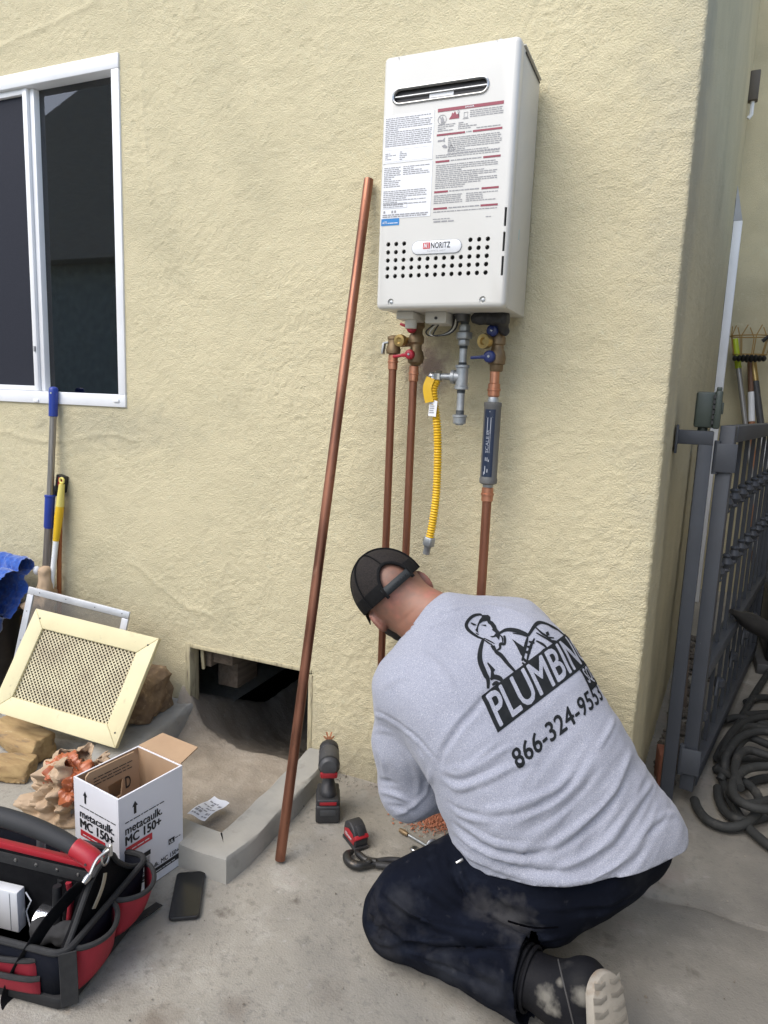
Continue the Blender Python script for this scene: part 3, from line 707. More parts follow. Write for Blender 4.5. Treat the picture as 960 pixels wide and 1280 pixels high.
c = MB(); c.span((KX, KY, KZ), (KX + KW, KY + .046, KZ + KH)); cover_me = c.mesh('cover', bevel=.013, seg=4)
inn = MB(); inn.span((KX + .006, KY + .006, KZ + .006), (KX + KW - .006, KY + .060, KZ + KH - .006)); cover_me = boolean(cover_me, inn.mesh('cutter', bevel=.012, seg=3))
cut = MB()
# exhaust slot
sa, sb = FR(170, 343), FR(579, 288); sc_ = (FL(sa)[0] + FL(sb)[0]) / 2, (FL(sa)[1] + FL(sb)[1]) / 2
SW, SH = sb[0] - sa[0], .0400
slot = lambda w, h: [(sc_[0] + a, sc_[1] + b) for a, b in stadium(w, h)]
cut.prism([(a, b) for a, b in slot(SW - .008, SH - .008)], FO + Vector((0, .02, 0)), X_, Z_, .05)
# rows of holes: 13 columns
h00, h0n = FL(FR(153, 962)), FL(FR(572, 938)); h50, h5n = FL(FR(148, 1097)), FL(FR(562, 1080))
holes = []
for r in range(5):
    for k in range(13):
        if r < 2 and 3 <= k <= 9: continue
        a, b = k / 12, r / 4
        x = (h00[0] * (1 - a) + h0n[0] * a) * (1 - b) + (h50[0] * (1 - a) + h5n[0] * a) * b
        z = (h00[1] * (1 - a) + h0n[1] * a) * (1 - b) + (h50[1] * (1 - a) + h5n[1] * a) * b
        holes.append((x, z)); cut.cyl(FO + Vector((x, .014, z)), FO + Vector((x, -.01, z)), .0057, n=12)
# slots down the right edge
for za, zb in ((805, 885), (908, 990), (1010, 1092)):
    p, q = FL(FR(640, za)), FL(FR(632, zb))
    cut.span((KX + KW - .014, KY - .01, KZ + q[1]), (KX + KW - .0085, KY + .022, KZ + p[1]))
# screw recesses
scr = [FL(FR(208, 172)), FL(FR(624, 98)), FL(FR(163, 1205)), FL(FR(550, 1195))]
for x, z in scr: cut.cyl(FO + Vector((x, .0045, z)), FO + Vector((x, -.02, z)), .0085, .0105, n=16)
cover_me = boolean(cover_me, cut.mesh('cutter'))
cover = link('cover', cover_me, ENAMEL, heater, 30)
# parts on the cover
b = MB(); b.prism([(a, z) for a, z in slot(SW - .002, SH - .002)], FO + Vector((0, .012, 0)), X_, Z_, .004); b.build('exhaust_throat', BLACKP, cover)
ring = MB(); path = [FO + Vector((a, -.0005, z)) for a, z in slot(SW - .005, SH - .005)]; ring.tube(path + [path[0]], .0032, 8, cap=False); ring.build('exhaust_ring', CHROME, cover)
g = MB(); g.bar(FO + Vector((sc_[0] - SW / 2 + .003, .003, sc_[1] + .001)), FO + Vector((sc_[0] + SW / 2 - .003, .003, sc_[1] + .001)), .003, .0022); g.build('exhaust_bar', CHROME, cover)
g = MB(); g.span((KX + sc_[0] - .028, KY + .006, KZ + sc_[1] - .010), (KX + sc_[0] + .034, KY + .009, KZ + sc_[1] - .0005)); g.build('exhaust_plate', WHITE, cover)
b = MB(); b.span((KX + .012, KY + .016, KZ + .05), (KX + KW - .012, KY + .018, KZ + .25)); b.build('inner_plate', SOCKET, cover)
for x, z in scr:
    g = MB(); g.lathe([(.0045, 0), (.0045, .0025), (.002, .0035)], FO + Vector((x, .0085 if z > .3 else .005, z)), (0, -1, 0), 12); g.build('screw', STEEL, cover)
# stickers
rn = random.Random(4)
def sticker(name, zx0, zy0, zx1, zy1, mat, round_=False):
    a, b_ = FL(FR(zx0, zy0)), FL(FR(zx1, zy1)); s = MB()
    x0, x1, z0, z1 = a[0], b_[0], b_[1], a[1]
    s.prism([(x0, z0), (x1, z0), (x1, z1), (x0, z1)], FO + Vector((0, -.0002, 0)), X_, Z_, .0005)
    return s.build(name, mat, cover, bevel=.0 if not round_ else 0), (x0, z0, x1, z1)
st, bx = sticker('sticker', 138, 424, 338, 603, STICK)
p = MB(); fine_print(p, FO + Vector((0, -.0008, 0)), X_, Z_, bx[0] + .004, bx[1] + .035, bx[2] - .004, bx[3] - .004, .0046, rn)
fine_print(p, FO + Vector((0, -.0008, 0)), X_, Z_, bx[0] + .006, bx[1] + .004, bx[0] + .035, bx[1] + .026, .0044, rn, .5)
fine_print(p, FO + Vector((0, -.0008, 0)), X_, Z_, bx[0] + .045, bx[1] + .004, bx[0] + .065, bx[1] + .028, .0044, rn, .5)
for z in (bx[1] + .003, bx[1] + .031): rect(p, FO + Vector((0, -.0008, 0)), X_, Z_, bx[0] + .003, z, bx[2] - .003, z + .0003)
p.build('fine_print', INK, st, angle=None, fix=False)
st, bx = sticker('sticker', 131, 631, 329, 842, STICK)
p = MB(); o_ = FO + Vector((0, -.0008, 0))
fine_print(p, o_, X_, Z_, bx[0] + .004, bx[3] - .058, bx[0] + .050, bx[3] - .004, .0045, rn)
fine_print(p, o_, X_, Z_, bx[0] + .056, bx[3] - .030, bx[2] - .004, bx[3] - .004, .0045, rn)
fine_print(p, o_, X_, Z_, bx[0] + .004, bx[3] - .100, bx[2] - .012, bx[3] - .060, .0045, rn, .7)
for z0, z1 in ((.024, .0246), (.036, .0366)): rect(p, o_, X_, Z_, bx[0] + .003, bx[1] + z0, bx[0] + .07, bx[1] + z1)
rect(p, o_, X_, Z_, bx[0] + .07, bx[1] + .024, bx[0] + .0706, bx[1] + .0366)
fine_print(p, o_, X_, Z_, bx[0] + .005, bx[1] + .027, bx[0] + .06, bx[1] + .0355, .0042, rn)
for x in (.006, .028, .036): rect(p, o_, X_, Z_, bx[0] + x, bx[1] + .013, bx[0] + x + .005, bx[1] + .019)
fine_print(p, o_, X_, Z_, bx[0] + .004, bx[1] + .002, bx[2] - .006, bx[1] + .012, .0046, rn, 1, ink=.6)
p.build('fine_print', INK, st, angle=None, fix=False)
st, bx = sticker('blue_sticker', 124, 856, 198, 880, BLUEINK)
p = MB(); letter(p, 'eLITE', o_ + Vector((bx[0] + .004, 0, bx[1] + .0045)), X_, Z_, .0055, .012, bold=.02)
fine_print(p, o_, X_, Z_, bx[0] + .018, bx[1] + .004, bx[2] - .004, bx[1] + .0085, .004, rn, 1); p.build('lettering', STICK, st, angle=None, fix=False)
# warnings printed on the cover
red = MB(); ink = MB(); o2 = FO + Vector((0, -.0003, 0))
def zz(zx, zy): return FL(FR(zx, zy))
L0, R0 = zz(362, 400)[0], zz(640, 362)[0]
rows = [(399, 1.0), (503, .98), (615, .96), (742, .95), (812, .94)]
tops = [zz(360, y)[1] for y, _ in rows]
def wbar(a, b, c_, d):
    m_ = MB(); rect(m_, o2, X_, Z_, a, b, c_, d); m_.build('warning_bar', MAROON, cover, angle=None, fix=False)
for i, t in enumerate(tops):
    if i == 0: wbar(L0, t - .004, R0, t + .0035)
    else:
        w = (R0 - L0); gap = (.44, .56) if i == 1 else (.22, .74)
        wbar(L0, t - .0022, L0 + w * gap[0], t + .0024); wbar(L0 + w * gap[1], t - .0022, R0, t + .0024)
        fine_print(ink, o2, X_, Z_, L0 + w * (gap[0] + .02), t - .002, L0 + w * (gap[1] - .02), t + .0035, .0042, rn, 1, ink=.6)
P4 = .0044
fine_print(ink, o2, X_, Z_, L0 + .082, tops[0] - .028, R0, tops[0] - .006, P4, rn)
fine_print(ink, o2, X_, Z_, L0 + .002, tops[1] + .006, L0 + .046, tops[1] + .026, P4, rn, .5)
fine_print(ink, o2, X_, Z_, L0 + .054, tops[1] + .006, L0 + .10, tops[1] + .026, P4, rn, .5)
fine_print(ink, o2, X_, Z_, L0 + .100, tops[1] + .006, R0, tops[1] + .0105, P4, rn, 1)
fine_print(ink, o2, X_, Z_, L0 + .030, tops[1] - .046, R0, tops[1] - .006, P4, rn, .7)
fine_print(ink, o2, X_, Z_, L0, tops[2] + .006, R0, tops[2] + .018, P4, rn, .8)
fine_print(ink, o2, X_, Z_, L0 + .002, tops[3] + .008, R0 - .006, tops[2] - .005, P4, rn, .65)
fine_print(ink, o2, X_, Z_, L0, tops[4] + .008, L0 + .075, tops[3] - .005, P4, rn, .8)
fine_print(ink, o2, X_, Z_, L0 + .083, tops[4] + .008, R0 - .002, tops[3] - .005, P4, rn, .8)
fine_print(ink, o2, X_, Z_, L0, tops[4] - .012, R0, tops[4] - .004, P4, rn, .9)
fine_print(ink, o2, X_, Z_, L0, tops[4] - .026, L0 + .05, tops[4] - .021, P4, rn, 1)
fine_print(ink, o2, X_, Z_, R0 - .028, tops[4] - .028, R0 - .01, tops[4] - .023, P4, rn, 1)
fine_print(ink, o2, X_, Z_, L0 + .002, tops[4] - .033, L0 + .055, tops[4] - .026, .0062, rn, 1, ink=.55)
# pictograms: no-flame ring with a match, a red flame over a can, a tap, a warning triangle
def ringp(mb, cx, cz, r, w, n=20, a0=0, a1=2 * math.pi):
    for k in range(n):
        a, b = a0 + (a1 - a0) * k / n, a0 + (a1 - a0) * (k + 1) / n
        vs = [o2 + Vector((0, -.0004, 0)) + X_ * (cx + rr * math.cos(t)) + Z_ * (cz + rr * math.sin(t)) for rr, t in ((r, a), (r + w, a), (r + w, b), (r, b))]
        mb.add(vs, [(0, 1, 2, 3)])
def polyp(mb, pts, off=.0004):
    mb.add([o2 + Vector((0, -off, 0)) + X_ * x + Z_ * z for x, z in pts], [tuple(range(len(pts)))])
cx, cz = zz(380, 437); ringp(ink, cx, cz, .0098, .0016); polyp(ink, [(cx - .003, cz - .008), (cx + .003, cz - .008), (cx + .005, cz), (cx + .001, cz + .008), (cx - .004, cz + .002)])
polyp(ink, [(cx - .0085, cz + .0065), (cx - .007, cz + .008), (cx + .0085, cz - .0065), (cx + .007, cz - .008)], .0006)
cx, cz = zz(432, 418); polyp(red, [(cx - .014, cz - .008), (cx + .012, cz - .008), (cx + .011, cz + .003), (cx + .005, cz + .001), (cx + .001, cz + .009), (cx - .003, cz + .004), (cx - .006, cz + .007), (cx - .008, cz)])
ringp(ink, cx + .010, cz + .007, .0018, .0012, 12); polyp(ink, [(cx + .009, cz + .005), (cx + .011, cz + .004), (cx + .013, cz - .004), (cx + .011, cz - .005)])
cx, cz = zz(478, 416)
for a in ((0, 0, .010, .001), (0, .011, .010, .012), (0, 0, .001, .012), (.009, 0, .010, .012), (-.002, -.003, .012, -.0015)): polyp(ink, [(cx - .004 + a[0], cz - .006 + a[1]), (cx - .004 + a[2], cz - .006 + a[1]), (cx - .004 + a[2], cz - .006 + a[3]), (cx - .004 + a[0], cz - .006 + a[3])])
cx, cz = zz(378, 522); polyp(ink, [(cx - .010, cz), (cx + .004, cz), (cx + .006, cz + .004), (cx + .008, cz + .004), (cx + .008, cz - .005), (cx + .005, cz - .005), (cx + .004, cz - .003), (cx - .010, cz - .004)])
cx, cz = zz(388, 547); polyp(ink, [(cx - .006, cz), (cx + .002, cz + .003), (cx + .009, cz - .003), (cx + .006, cz - .006), (cx - .002, cz - .004)])
cx, cz = zz(418, 556)
for a, b_ in (((-.008, -.006), (0, .008)), ((0, .008), (.008, -.006)), ((.008, -.006), (-.008, -.006))):
    d = Vector((b_[0] - a[0], b_[1] - a[1])).normalized() * .0006; polyp(ink, [(cx + a[0] - d.y, cz + a[1] + d.x), (cx + a[0] + d.y, cz + a[1] - d.x), (cx + b_[0] + d.y, cz + b_[1] - d.x), (cx + b_[0] - d.y, cz + b_[1] + d.x)])
rect(ink, o2, X_, Z_, cx - .0006, cz - .003, cx + .0006, cz + .003)
red.build('flame_pictogram', MAROON, cover, angle=None, fix=False); ink.build('warning_print', INK, cover, angle=None, fix=False)
w_ = MB(); letter(w_, 'DANGER', o2 + Vector(((L0 + R0) / 2 - .012, -.0003, tops[0] - .0022)), X_, Z_, .0042, .022, bold=.01); w_.build('lettering', STICK, cover, angle=None, fix=False)
# badge
ba, bb = zz(254, 980), zz(461, 966); bc = (ba[0] + bb[0]) / 2, (ba[1] + bb[1]) / 2; bw = bb[0] - ba[0]
s = MB(); s.prism([(bc[0] + a, bc[1] + b_) for a, b_ in stadium(bw + .003, .0335)], FO, X_, Z_, .0012); s.build('badge_rim', M('badge_rim', (.33, .34, .35), rough=.35, metal=.6), cover)
s = MB(); s.prism([(bc[0] + a, bc[1] + b_) for a, b_ in stadium(bw, .0310)], FO + Vector((0, -.0012, 0)), X_, Z_, .0016); badge = s.build('badge', STICK, cover, bevel=.0006)
o3 = FO + Vector((0, -.0030, 0)); s = MB(); rect(s, o3, X_, Z_, bc[0] - .035, bc[1] - .0035, bc[0] - .0165, bc[1] + .0115); s.build('logo_square', REDINK, badge, angle=None, fix=False)
s = MB(); letter(s, 'N', o3 + Vector((bc[0] - .0325, -.0004, bc[1] - .0015)), X_, Z_, .011, .0085, bold=.045, shear=.25); rect(s, o3 + Vector((0, -.0004, 0)), X_, Z_, bc[0] - .0215, bc[1] - .003, bc[0] - .0205, bc[1] + .011); s.build('logo_letter', STICK, badge, angle=None, fix=False)
s = MB(); letter(s, 'NORITZ', o3 + Vector((bc[0] - .0135, 0, bc[1] - .0030)), X_, Z_, .0140, .050, bold=.016, spacing=1.06); letter(s, 'R', o3 + Vector((bc[0] + .0345, 0, bc[1] + .0085)), X_, Z_, .0018)
s.build('lettering', INKB, badge, angle=None, fix=False)
s = MB(); letter(s, 'ALWAYS HOT', o3 + Vector((bc[0] - .024, 0, bc[1] - .0105)), X_, Z_, .0036, .049, spacing=1.2); s.build('motto', M('grey_ink', (.38, .38, .40), rough=.5), badge, angle=None, fix=False)
# case behind the cover
c = MB(); c.span((KX + .003, KY + .0465, KZ + .004), (KX + KW - .003, -.022, KZ + KH - .004)); case = c.build('case', ENAMEL2, heater, bevel=.004)
c = MB(); c.span((KX - .001, KY + .048, KZ + KH - .0035), (KX + KW + .001, -.020, KZ + KH - .0005)); c.build('case_lid', ENAMEL2, heater, bevel=.001)
c = MB(); c.span((KX + KW - .0025, KY + .060, KZ + KH - .014), (KX + KW - .0005, -.03, KZ + KH - .012)); c.build('seam', SOCKET, case)
mk = AT(440 + 708 / 3.369, 20 + 920 / 3.369, 0, KX + KW); s = MB(); s.span((KX + KW - .0031, mk[1] - .0015, mk[2] - .014), (KX + KW - .0027, mk[1] + .0015, mk[2] + .012)); s.build('crayon_mark', M('crayon_blue', (.20, .50, .55), rough=.8), case)
for z in (KZ + KH + .02, KZ - .02):
    c = MB(); c.span((KX + .09, -.012, z - .03), (KX + KW - .09, -.004, z + .03)); 
    if z > KZ: c.build('wall_bracket', ENAMEL2, heater, bevel=.002)
# things under the case: junction pocket, terminal box, wires, insulated inlet
c = MB(); c.span((KX + .030, KY + .07, KZ - .017), (KX + .080, -.10, KZ + .004)); c.build('pocket', ENAMEL2, heater, bevel=.004)
c = MB(); c.cyl((KX + .062, -.16, KZ - .0165), (KX + .062, -.16, KZ - .038), .017, .0155); c.build('gland', ENAMEL2, heater)
c = MB(); c.span((KX + .106, KY + .09, KZ - .026), (KX + .166, -.09, KZ + .004)); tb_ = c.build('terminal_box', ENAMEL2, heater, bevel=.003)
c = MB(); c.lathe([(.004, 0), (.004, .003)], (KX + .138, KY + .09, KZ - .013), (0, -1, 0), 12); c.build('terminal_screw', SOCKET, tb_)
for k, (dx, m_) in enumerate(((0, BLACKP), (.006, ENAMEL2), (.012, BLACKP))):
    c = MB(); a = Vector((KX + .122 + dx, -.13, KZ - .022)); c.tube(bez([a, a + Vector((-.022 + dx, -.01, -.022)), a + Vector((-.010, -.012, -.034)), a + Vector((.028, -.008, -.030)), a + Vector((.048, 0, -.012)), a + Vector((.05, .01, .02))], 5), .0021, 6); c.build('wire', m_, heater)
F = Field((-.13, -.22, 1.42), (.02, -.04, 1.53), .004); F.put(F.cone((-.092, -.13, 1.491), (-.024, -.12, 1.492), .0155, .0165)); F.put(F.cone((-.03, -.12, 1.49), (-.02, -.10, 1.46), .022, .012), .01)
V, Q = F.mesh(); V = V + normals(V, Q) * (noise3(V, 90, 5) * .0035)[:, None]; np_mesh('pipe_insulation', V, Q, BLACKP, heater)
c = MB(); c.cyl((-.142, -.105, KZ + .004), (-.142, -.105, KZ - .016), .024, .022); c.build('gas_inlet', M('dark_steel', (.12, .12, .12), rough=.5, metal=.5), heater)

# ---------------------------------------------------------------- copper, brass and steel plumbing below it
COPPER = M('copper', (.56, .27, .17), (.42, .18, .105), rough=.30, metal=.85, nscale=9, detail=6, rough2=.5, contrast=(.3, .7), dust=[((.20, .085, .05), 6, .55, .75)])
COPPERD = M('aged_copper', (.34, .155, .098), (.22, .095, .06), rough=.34, metal=.85, nscale=7, detail=7, rough2=.55, stretch=(1.6, 1.6, .35), dust=[((.11, .052, .036), 5, .5, .75), ((.42, .24, .165), 16, .66, .78), ((.12, .07, .05), 45, .62, .75)])
BRASS = M('brass', (.52, .37, .14), (.42, .29, .11), rough=.35, metal=.8, nscale=15)
BRASSD = M('old_brass', (.24, .17, .095), (.16, .11, .06), rough=.5, metal=.6, nscale=25, detail=6)
REDH = M('red_handle', (.38, .012, .03), (.30, .01, .025), rough=.4)
BLUEH = M('blue_handle', (.012, .025, .13), (.01, .02, .10), rough=.4)
PY = -.085
def coupling(parent, x, z, r=.0145, h=.024, name='coupling', mat=None):
    c = MB(); c.lathe([(r * .86, -h), (r, -h + .002), (r, -.003), (r * 1.12, -.002), (r * 1.12, .003), (r, .004), (r, h - .002), (r * .86, h)], (x, PY, z), (0, 0, 1), 20); return c.build(name, mat or COPPER, parent)
def hexnut(mb, org, axis_, r, h): mb.lathe([(r * .93, 0), (r, h * .12), (r, h * .88), (r * .93, h)], org, axis_, 6); return mb
xa, xb = float(AT(487, 560, 1, PY)[0]), float(AT(513, 560, 1, PY)[0])
# relief line (left)
r1 = thing('copper_pipe', 'leftmost vertical copper pipe under the heater, topped by a brass relief valve', 'pipe', (xa, PY, .2), 'vertical copper pipes under the heater')
z = lambda zy, x=490: float(AT(x, 370 + zy / 3.369, 1, PY)[2])
c = MB(); c.tube([(xa, PY, z(240))] + [(xa, PY, .25)] + [(xa, PY + .01, .225), (xa, PY + .03, .21), (xa, -.003, .205)], .0113, 16); c.build('tube', COPPERD, r1)
coupling(r1, xa, z(278), .0138, .022)
c = MB(); c.lathe([(.012, z(245)), (.020, z(243)), (.0215, z(225)), (.017, z(205)), (.0165, z(185)), (.019, z(182)), (.0185, z(172)), (.010, z(166))], (xa, PY, 0), (0, 0, 1), 20); v_ = c.build('relief_valve', BRASSD, r1)
c = MB(); c.bar((xa - .026, PY - .008, z(200)), (xa - .030, PY - .008, z(245)), .016, .006); c.bar((xa - .012, PY - .008, z(196)), (xa - .028, PY - .008, z(200)), .012, .005); c.build('valve_lever', STEEL, v_, bevel=.001)
c = MB(); c.cyl((xa, PY, z(200)), (xb, PY, z(196)), .011); c.build('branch', BRASSD, r1)
# hot line
r2 = thing('copper_pipe', 'vertical copper pipe with two red valve handles under the heater', 'pipe', (xb, PY, .2), 'vertical copper pipes under the heater')
c = MB(); c.tube([(xb, PY, z(300)), (xb, PY, .25), (xb, PY + .01, .225), (xb, PY + .03, .21), (xb, -.003, .205)], .0113, 16); c.build('tube', COPPERD, r2)
coupling(r2, xb, z(325), .0138, .022)
x2 = xb + .004
c = MB(); c.lathe([(.013, z(292)), (.016, z(285)), (.022, z(278)), (.024, z(255)), (.021, z(236)), (.0165, z(226)), (.0165, z(205)), (.022, z(196)), (.022, z(172)), (.017, z(160)), (.017, z(140)), (.022, z(132)), (.022, z(110)), (.015, z(98)), (.014, z(40))], (x2, PY, 0), (0, 0, 1), 20); vb = c.build('ball_valve', BRASSD, r2)
def lever(parent, hub, tip, mat, name='handle', r=.014):
    hub, tip = Vector(hub), Vector(tip); c = MB(); c.lathe([(r, 0), (r, .012), (r * .7, .016)], hub, (0, -1, 0), 16)
    d = (tip - hub); a = hub + Vector((0, -.008, 0)); n_ = 5
    c.bar(a, a + d * .45, .010, .016, (0, -1, 0)); c.bar(a + d * .40, a + d, .008, .0135, (0, -1, 0)); o = c.build(name, mat, parent, bevel=.002)
    s = MB(); s.lathe([(.0035, 0), (.0035, .002)], hub + Vector((0, -.0165, 0)), (0, -1, 0), 6); s.build('handle_screw', STEEL, o); return o
lever(vb, (x2 - .008, PY - .02, z(248)), (x2 - .058, PY - .018, z(258)), REDH)
lever(vb, (x2 - .006, PY - .02, z(140)), (x2 - .040, PY - .016, z(122)), REDH)
c = MB(); c.lathe([(.011, 0), (.012, .035), (.0165, .036), (.0175, .045), (.0165, .054), (.009, .055), (.006, .052)], (x2 - .030, PY + .015, z(188)), (-.15, -1, -.05), 20); c.build('drain_port', BRASS, vb)
# gas line: union, nipples, tee and cap
xg = float(AT(579, 440, 1, -.105)[0]); GY = -.105
zg = lambda zy, x=580: float(AT(x, 370 + zy / 3.369, 1, GY)[2])
gas = thing('gas_pipe', 'grey galvanised gas pipe with union, tee and capped drip leg', 'pipe', (xg, GY, zg(530)))
c = MB(); c.cyl((xg, GY, zg(545)), (xg, GY, zg(45)), .0105); c.build('nipple', STEEL, gas)
for za, zb in ((288, 268), (392 + 22, 392)):
    pass
c = MB(); hexnut(c, (xg, GY, zg(182)), (0, 0, 1), .0235, zg(152) - zg(182)); c.build('union_nut', STEEL, gas, bevel=.001)
c = MB(); hexnut(c, (xg, GY, zg(150)), (0, 0, 1), .0165, zg(122) - zg(150)); c.build('union_end', STEEL, gas, bevel=.001)
c = MB(); hexnut(c, (xg, GY, zg(208)), (0, 0, 1), .0165, zg(184) - zg(208)); c.build('union_end', STEEL, gas, bevel=.001)
c = MB(); c.lathe([(.0125, zg(395)), (.0195, zg(393)), (.0195, zg(382)), (.017, zg(378)), (.017, zg(305)), (.0195, zg(302)), (.0195, zg(292)), (.0125, zg(290))], (xg, GY, 0), (0, 0, 1), 20)
c.cyl((xg, GY, zg(342)), (xg - .026, GY, zg(342)), .0165); c.lathe([(.0195, 0), (.0195, .009), (.013, .010)], (xg - .020, GY, zg(342)), (-1, 0, 0), 20); c.build('tee', STEEL, gas)
c = MB(); c.lathe([(.0115, zg(540)), (.018, zg(538)), (.019, zg(512)), (.021, zg(510)), (.021, zg(503)), (.013, zg(500))], (xg, GY, 0), (0, 0, 1), 20); c.build('cap', STEEL, gas)
TH = M('thread_dark', (.10, .11, .115), rough=.6, metal=.5)
for za, zb in ((222, 210), (290, 280), (410, 397), (500, 482), (120, 100)):
    c = MB(); n_ = 6; c.lathe([(.0112 + .0006 * (k % 2), (zg(zb) - zg(za)) * k / (2 * n_)) for k in range(2 * n_ + 1)], (xg, GY, zg(za)), (0, 0, 1), 16); c.build('thread', TH, gas)
c = MB(); c.cyl((xg - .028, GY, zg(342)), (xg - .062, GY, zg(342)), .0095); c.build('side_nipple', STEEL, gas)
# yellow flexible gas connector, hanging from the tee
YEL = M('yellow_coating', (.70, .43, .015), (.62, .37, .012), rough=.45, nscale=20)
flex = thing('gas_hose', 'yellow corrugated flexible gas hose hanging from the grey tee', 'hose', (xg - .075, GY, 1.1))
pts = [AT(547, 474, 1, GY), AT(542, 486, 1, GY - .004), AT(543, 503, 1, GY - .004), AT(546.5, 536, 1, GY), AT(547, 578, 1, GY), AT(545, 622, 1, GY), AT(540.5, 655, 1, GY), AT(537, 673, 1, GY)]
path = bez(pts, 60); L = [0]
for a, b_ in zip(path[:-1], path[1:]): L.append(L[-1] + (b_ - a).length)
c = MB(); c.tube(path, [.0108 + .0016 * math.sin(l / .0078 * 2 * math.pi) for l in L], 14); c.build('corrugated_tube', YEL, flex)
e0, e1 = Vector(pts[-1]), Vector(AT(531.5, 697, 1, GY)); d = (e1 - e0).normalized()
c = MB(); hexnut(c, e0 - d * .004, d, .0185, .026); c.lathe([(.012, .022), (.0125, .028), (.010, .032), (.0105, .052), (.007, .053)], e0 - d * .004, d, 16); c.build('end_nut', STEEL, flex, bevel=.0008)
s0 = Vector((xg - .060, GY, zg(342))); c = MB(); hexnut(c, s0, (-1, 0, 0), .0165, .018); c.ball(s0 + Vector((-.026, 0, 0)), .0135); c.lathe([(.0125, 0), (.0125, .014), (.0105, .016)], s0 + Vector((-.026, 0, 0)), Vector(pts[1]) - s0 + Vector((.03, 0, 0)), 16); c.build('elbow_fitting', CHROME, flex)
tg = Vector(AT(541, 510, 1, GY - .016)); c = MB(); c.prism([(-.013, -.022), (.012, -.024), (.013, .020), (-.012, .022)], tg, (.98, -.2, 0), (.03, .05, 1), -.0012); tg_o = c.build('paper_tag', STICK, flex)
p = MB(); fine_print(p, tg + Vector((-.001, -.0004, 0)), Vector((.98, -.2, 0)), Vector((.03, .05, 1)), -.009, -.018, .009, .016, .006, rn, 1); p.build('fine_print', INK, tg_o, angle=None, fix=False)
c = MB(); c.tube(bez([pts[1] + vec(-.006, -.012, .03), pts[1] + vec(-.014, -.014, .0), pts[2] + vec(-.010, -.014, .0)], 6), .008, 8, flat=(.026, .0016), up=(1, 0, 0)); c.build('yellow_tag', YEL, flex)
# cold line with scale filter
xc0 = float(AT(607.5, 700, 1, PY)[0]); xc = float(AT(613, 500, 1, PY)[0]); zc = lambda zy, x=612: float(AT(x, 370 + zy / 3.369, 1, PY)[2])
xm = (xc + xc0) / 2
cold = thing('copper_pipe', 'rightmost vertical copper pipe, with blue valve handles and a grey scale filter', 'pipe', (xm, PY, .2), 'vertical copper pipes under the heater')
c = MB(); c.tube([(xm, PY, zc(800)), (xm, PY, .25), (xm, PY + .01, .225), (xm, PY + .03, .21), (xm, -.003, .205)], .0132, 16); c.build('tube', COPPERD, cold)
coupling(cold, xm, zc(836), .0165, .02)
c = MB(); c.lathe([(.0150, zc(448)), (.0155, zc(440)), (.013, zc(425))], (xm, PY, 0), (0, 0, 1), 20); c.lathe([(.013, zc(808)), (.0155, zc(800)), (.0150, zc(790))], (xm, PY, 0), (0, 0, 1), 20); c.build('filter_neck', STEEL, cold)
fg = M('filter_grey', (.11, .11, .107), (.085, .085, .083), rough=.45, nscale=6)
zt, zb = zc(446), zc(792)
c = MB(); c.lathe([(.020, zb), (.0245, zb + .003), (.0250, zb + .016), (.0235, zb + .019), (.0235, zt - .014), (.0250, zt - .011), (.0248, zt - .002), (.020, zt)], (xm, PY, 0), (0, 0, 1), 28); filt = c.build('filter', fg, cold)
NAVY = M('navy_label', (.012, .022, .05), (.010, .018, .042), rough=.35)
def onfilter(mb, pts, r=.0240, a_c=-1.62):                                   # flat label coordinates wrapped on the filter, x along the circumference
    return [Vector((xm + r * math.cos(a_c + x / r), PY + r * math.sin(a_c + x / r), zz_)) for x, zz_ in pts]
lab = MB(); n_ = 12; w = .0160
for k in range(n_):
    a, b_ = -w + 2 * w * k / n_, -w + 2 * w * (k + 1) / n_
    lab.add(onfilter(lab, [(a, zb + .022), (b_, zb + .022), (b_, zt - .020), (a, zt - .020)]), [(0, 1, 2, 3)])
lab = lab.build('label', NAVY, filt, angle=60, fix=False)
p = MB(); zt2 = zt - .024
for tri in ([(-.010, zt2 - .018), (.010, zt2 - .018), (0, zt2)], [(-.0055, zt2 - .018), (-.0055, zt2 - .062), (.0055, zt2 - .062), (.0055, zt2 - .018)]):
    p.add(onfilter(p, tri, .0243), [tuple(range(len(tri)))])
vs, fs = glyphs('SCALE', .01); sx = .046 / max(v[0] for v in vs); sy = .0085 / max(v[1] for v in vs)
p.add(onfilter(p, [(-v[1] * sy + .002, zb + .088 + v[0] * sx) for v in vs], .0243), fs)
vs, fs = glyphs('RX', .05); p.add(onfilter(p, [(-v[1] * .0115 + .002, zb + .137 + v[0] * .011) for v in vs], .0243), fs)
p.add(onfilter(p, [(.0045, zb + .088), (.0055, zb + .088), (.0055, zb + .152), (.0045, zb + .152)], .0243), [(0, 1, 2, 3)])
for x, z0, z1 in ((-.006, .066, .076), (-.001, .066, .076), (.003, .064, .070), (-.006, .030, .052), (.001, .034, .044), (-.009, .026, .036)): p.add(onfilter(p, [(x, zb + z0), (x + .0022, zb + z0), (x + .0022, zb + z1), (x, zb + z1)], .0243), [(0, 1, 2, 3)])
p.build('label_print', M('label_grey', (.36, .38, .42), rough=.5), lab, angle=None, fix=False)
c = MB(); c.tube([(xm, PY, zc(425)), (xm, PY, zc(300))], .0132, 16); c.build('tube', COPPER, cold)
coupling(cold, xm, zc(395), .0165, .018); 
x3 = xm + .003
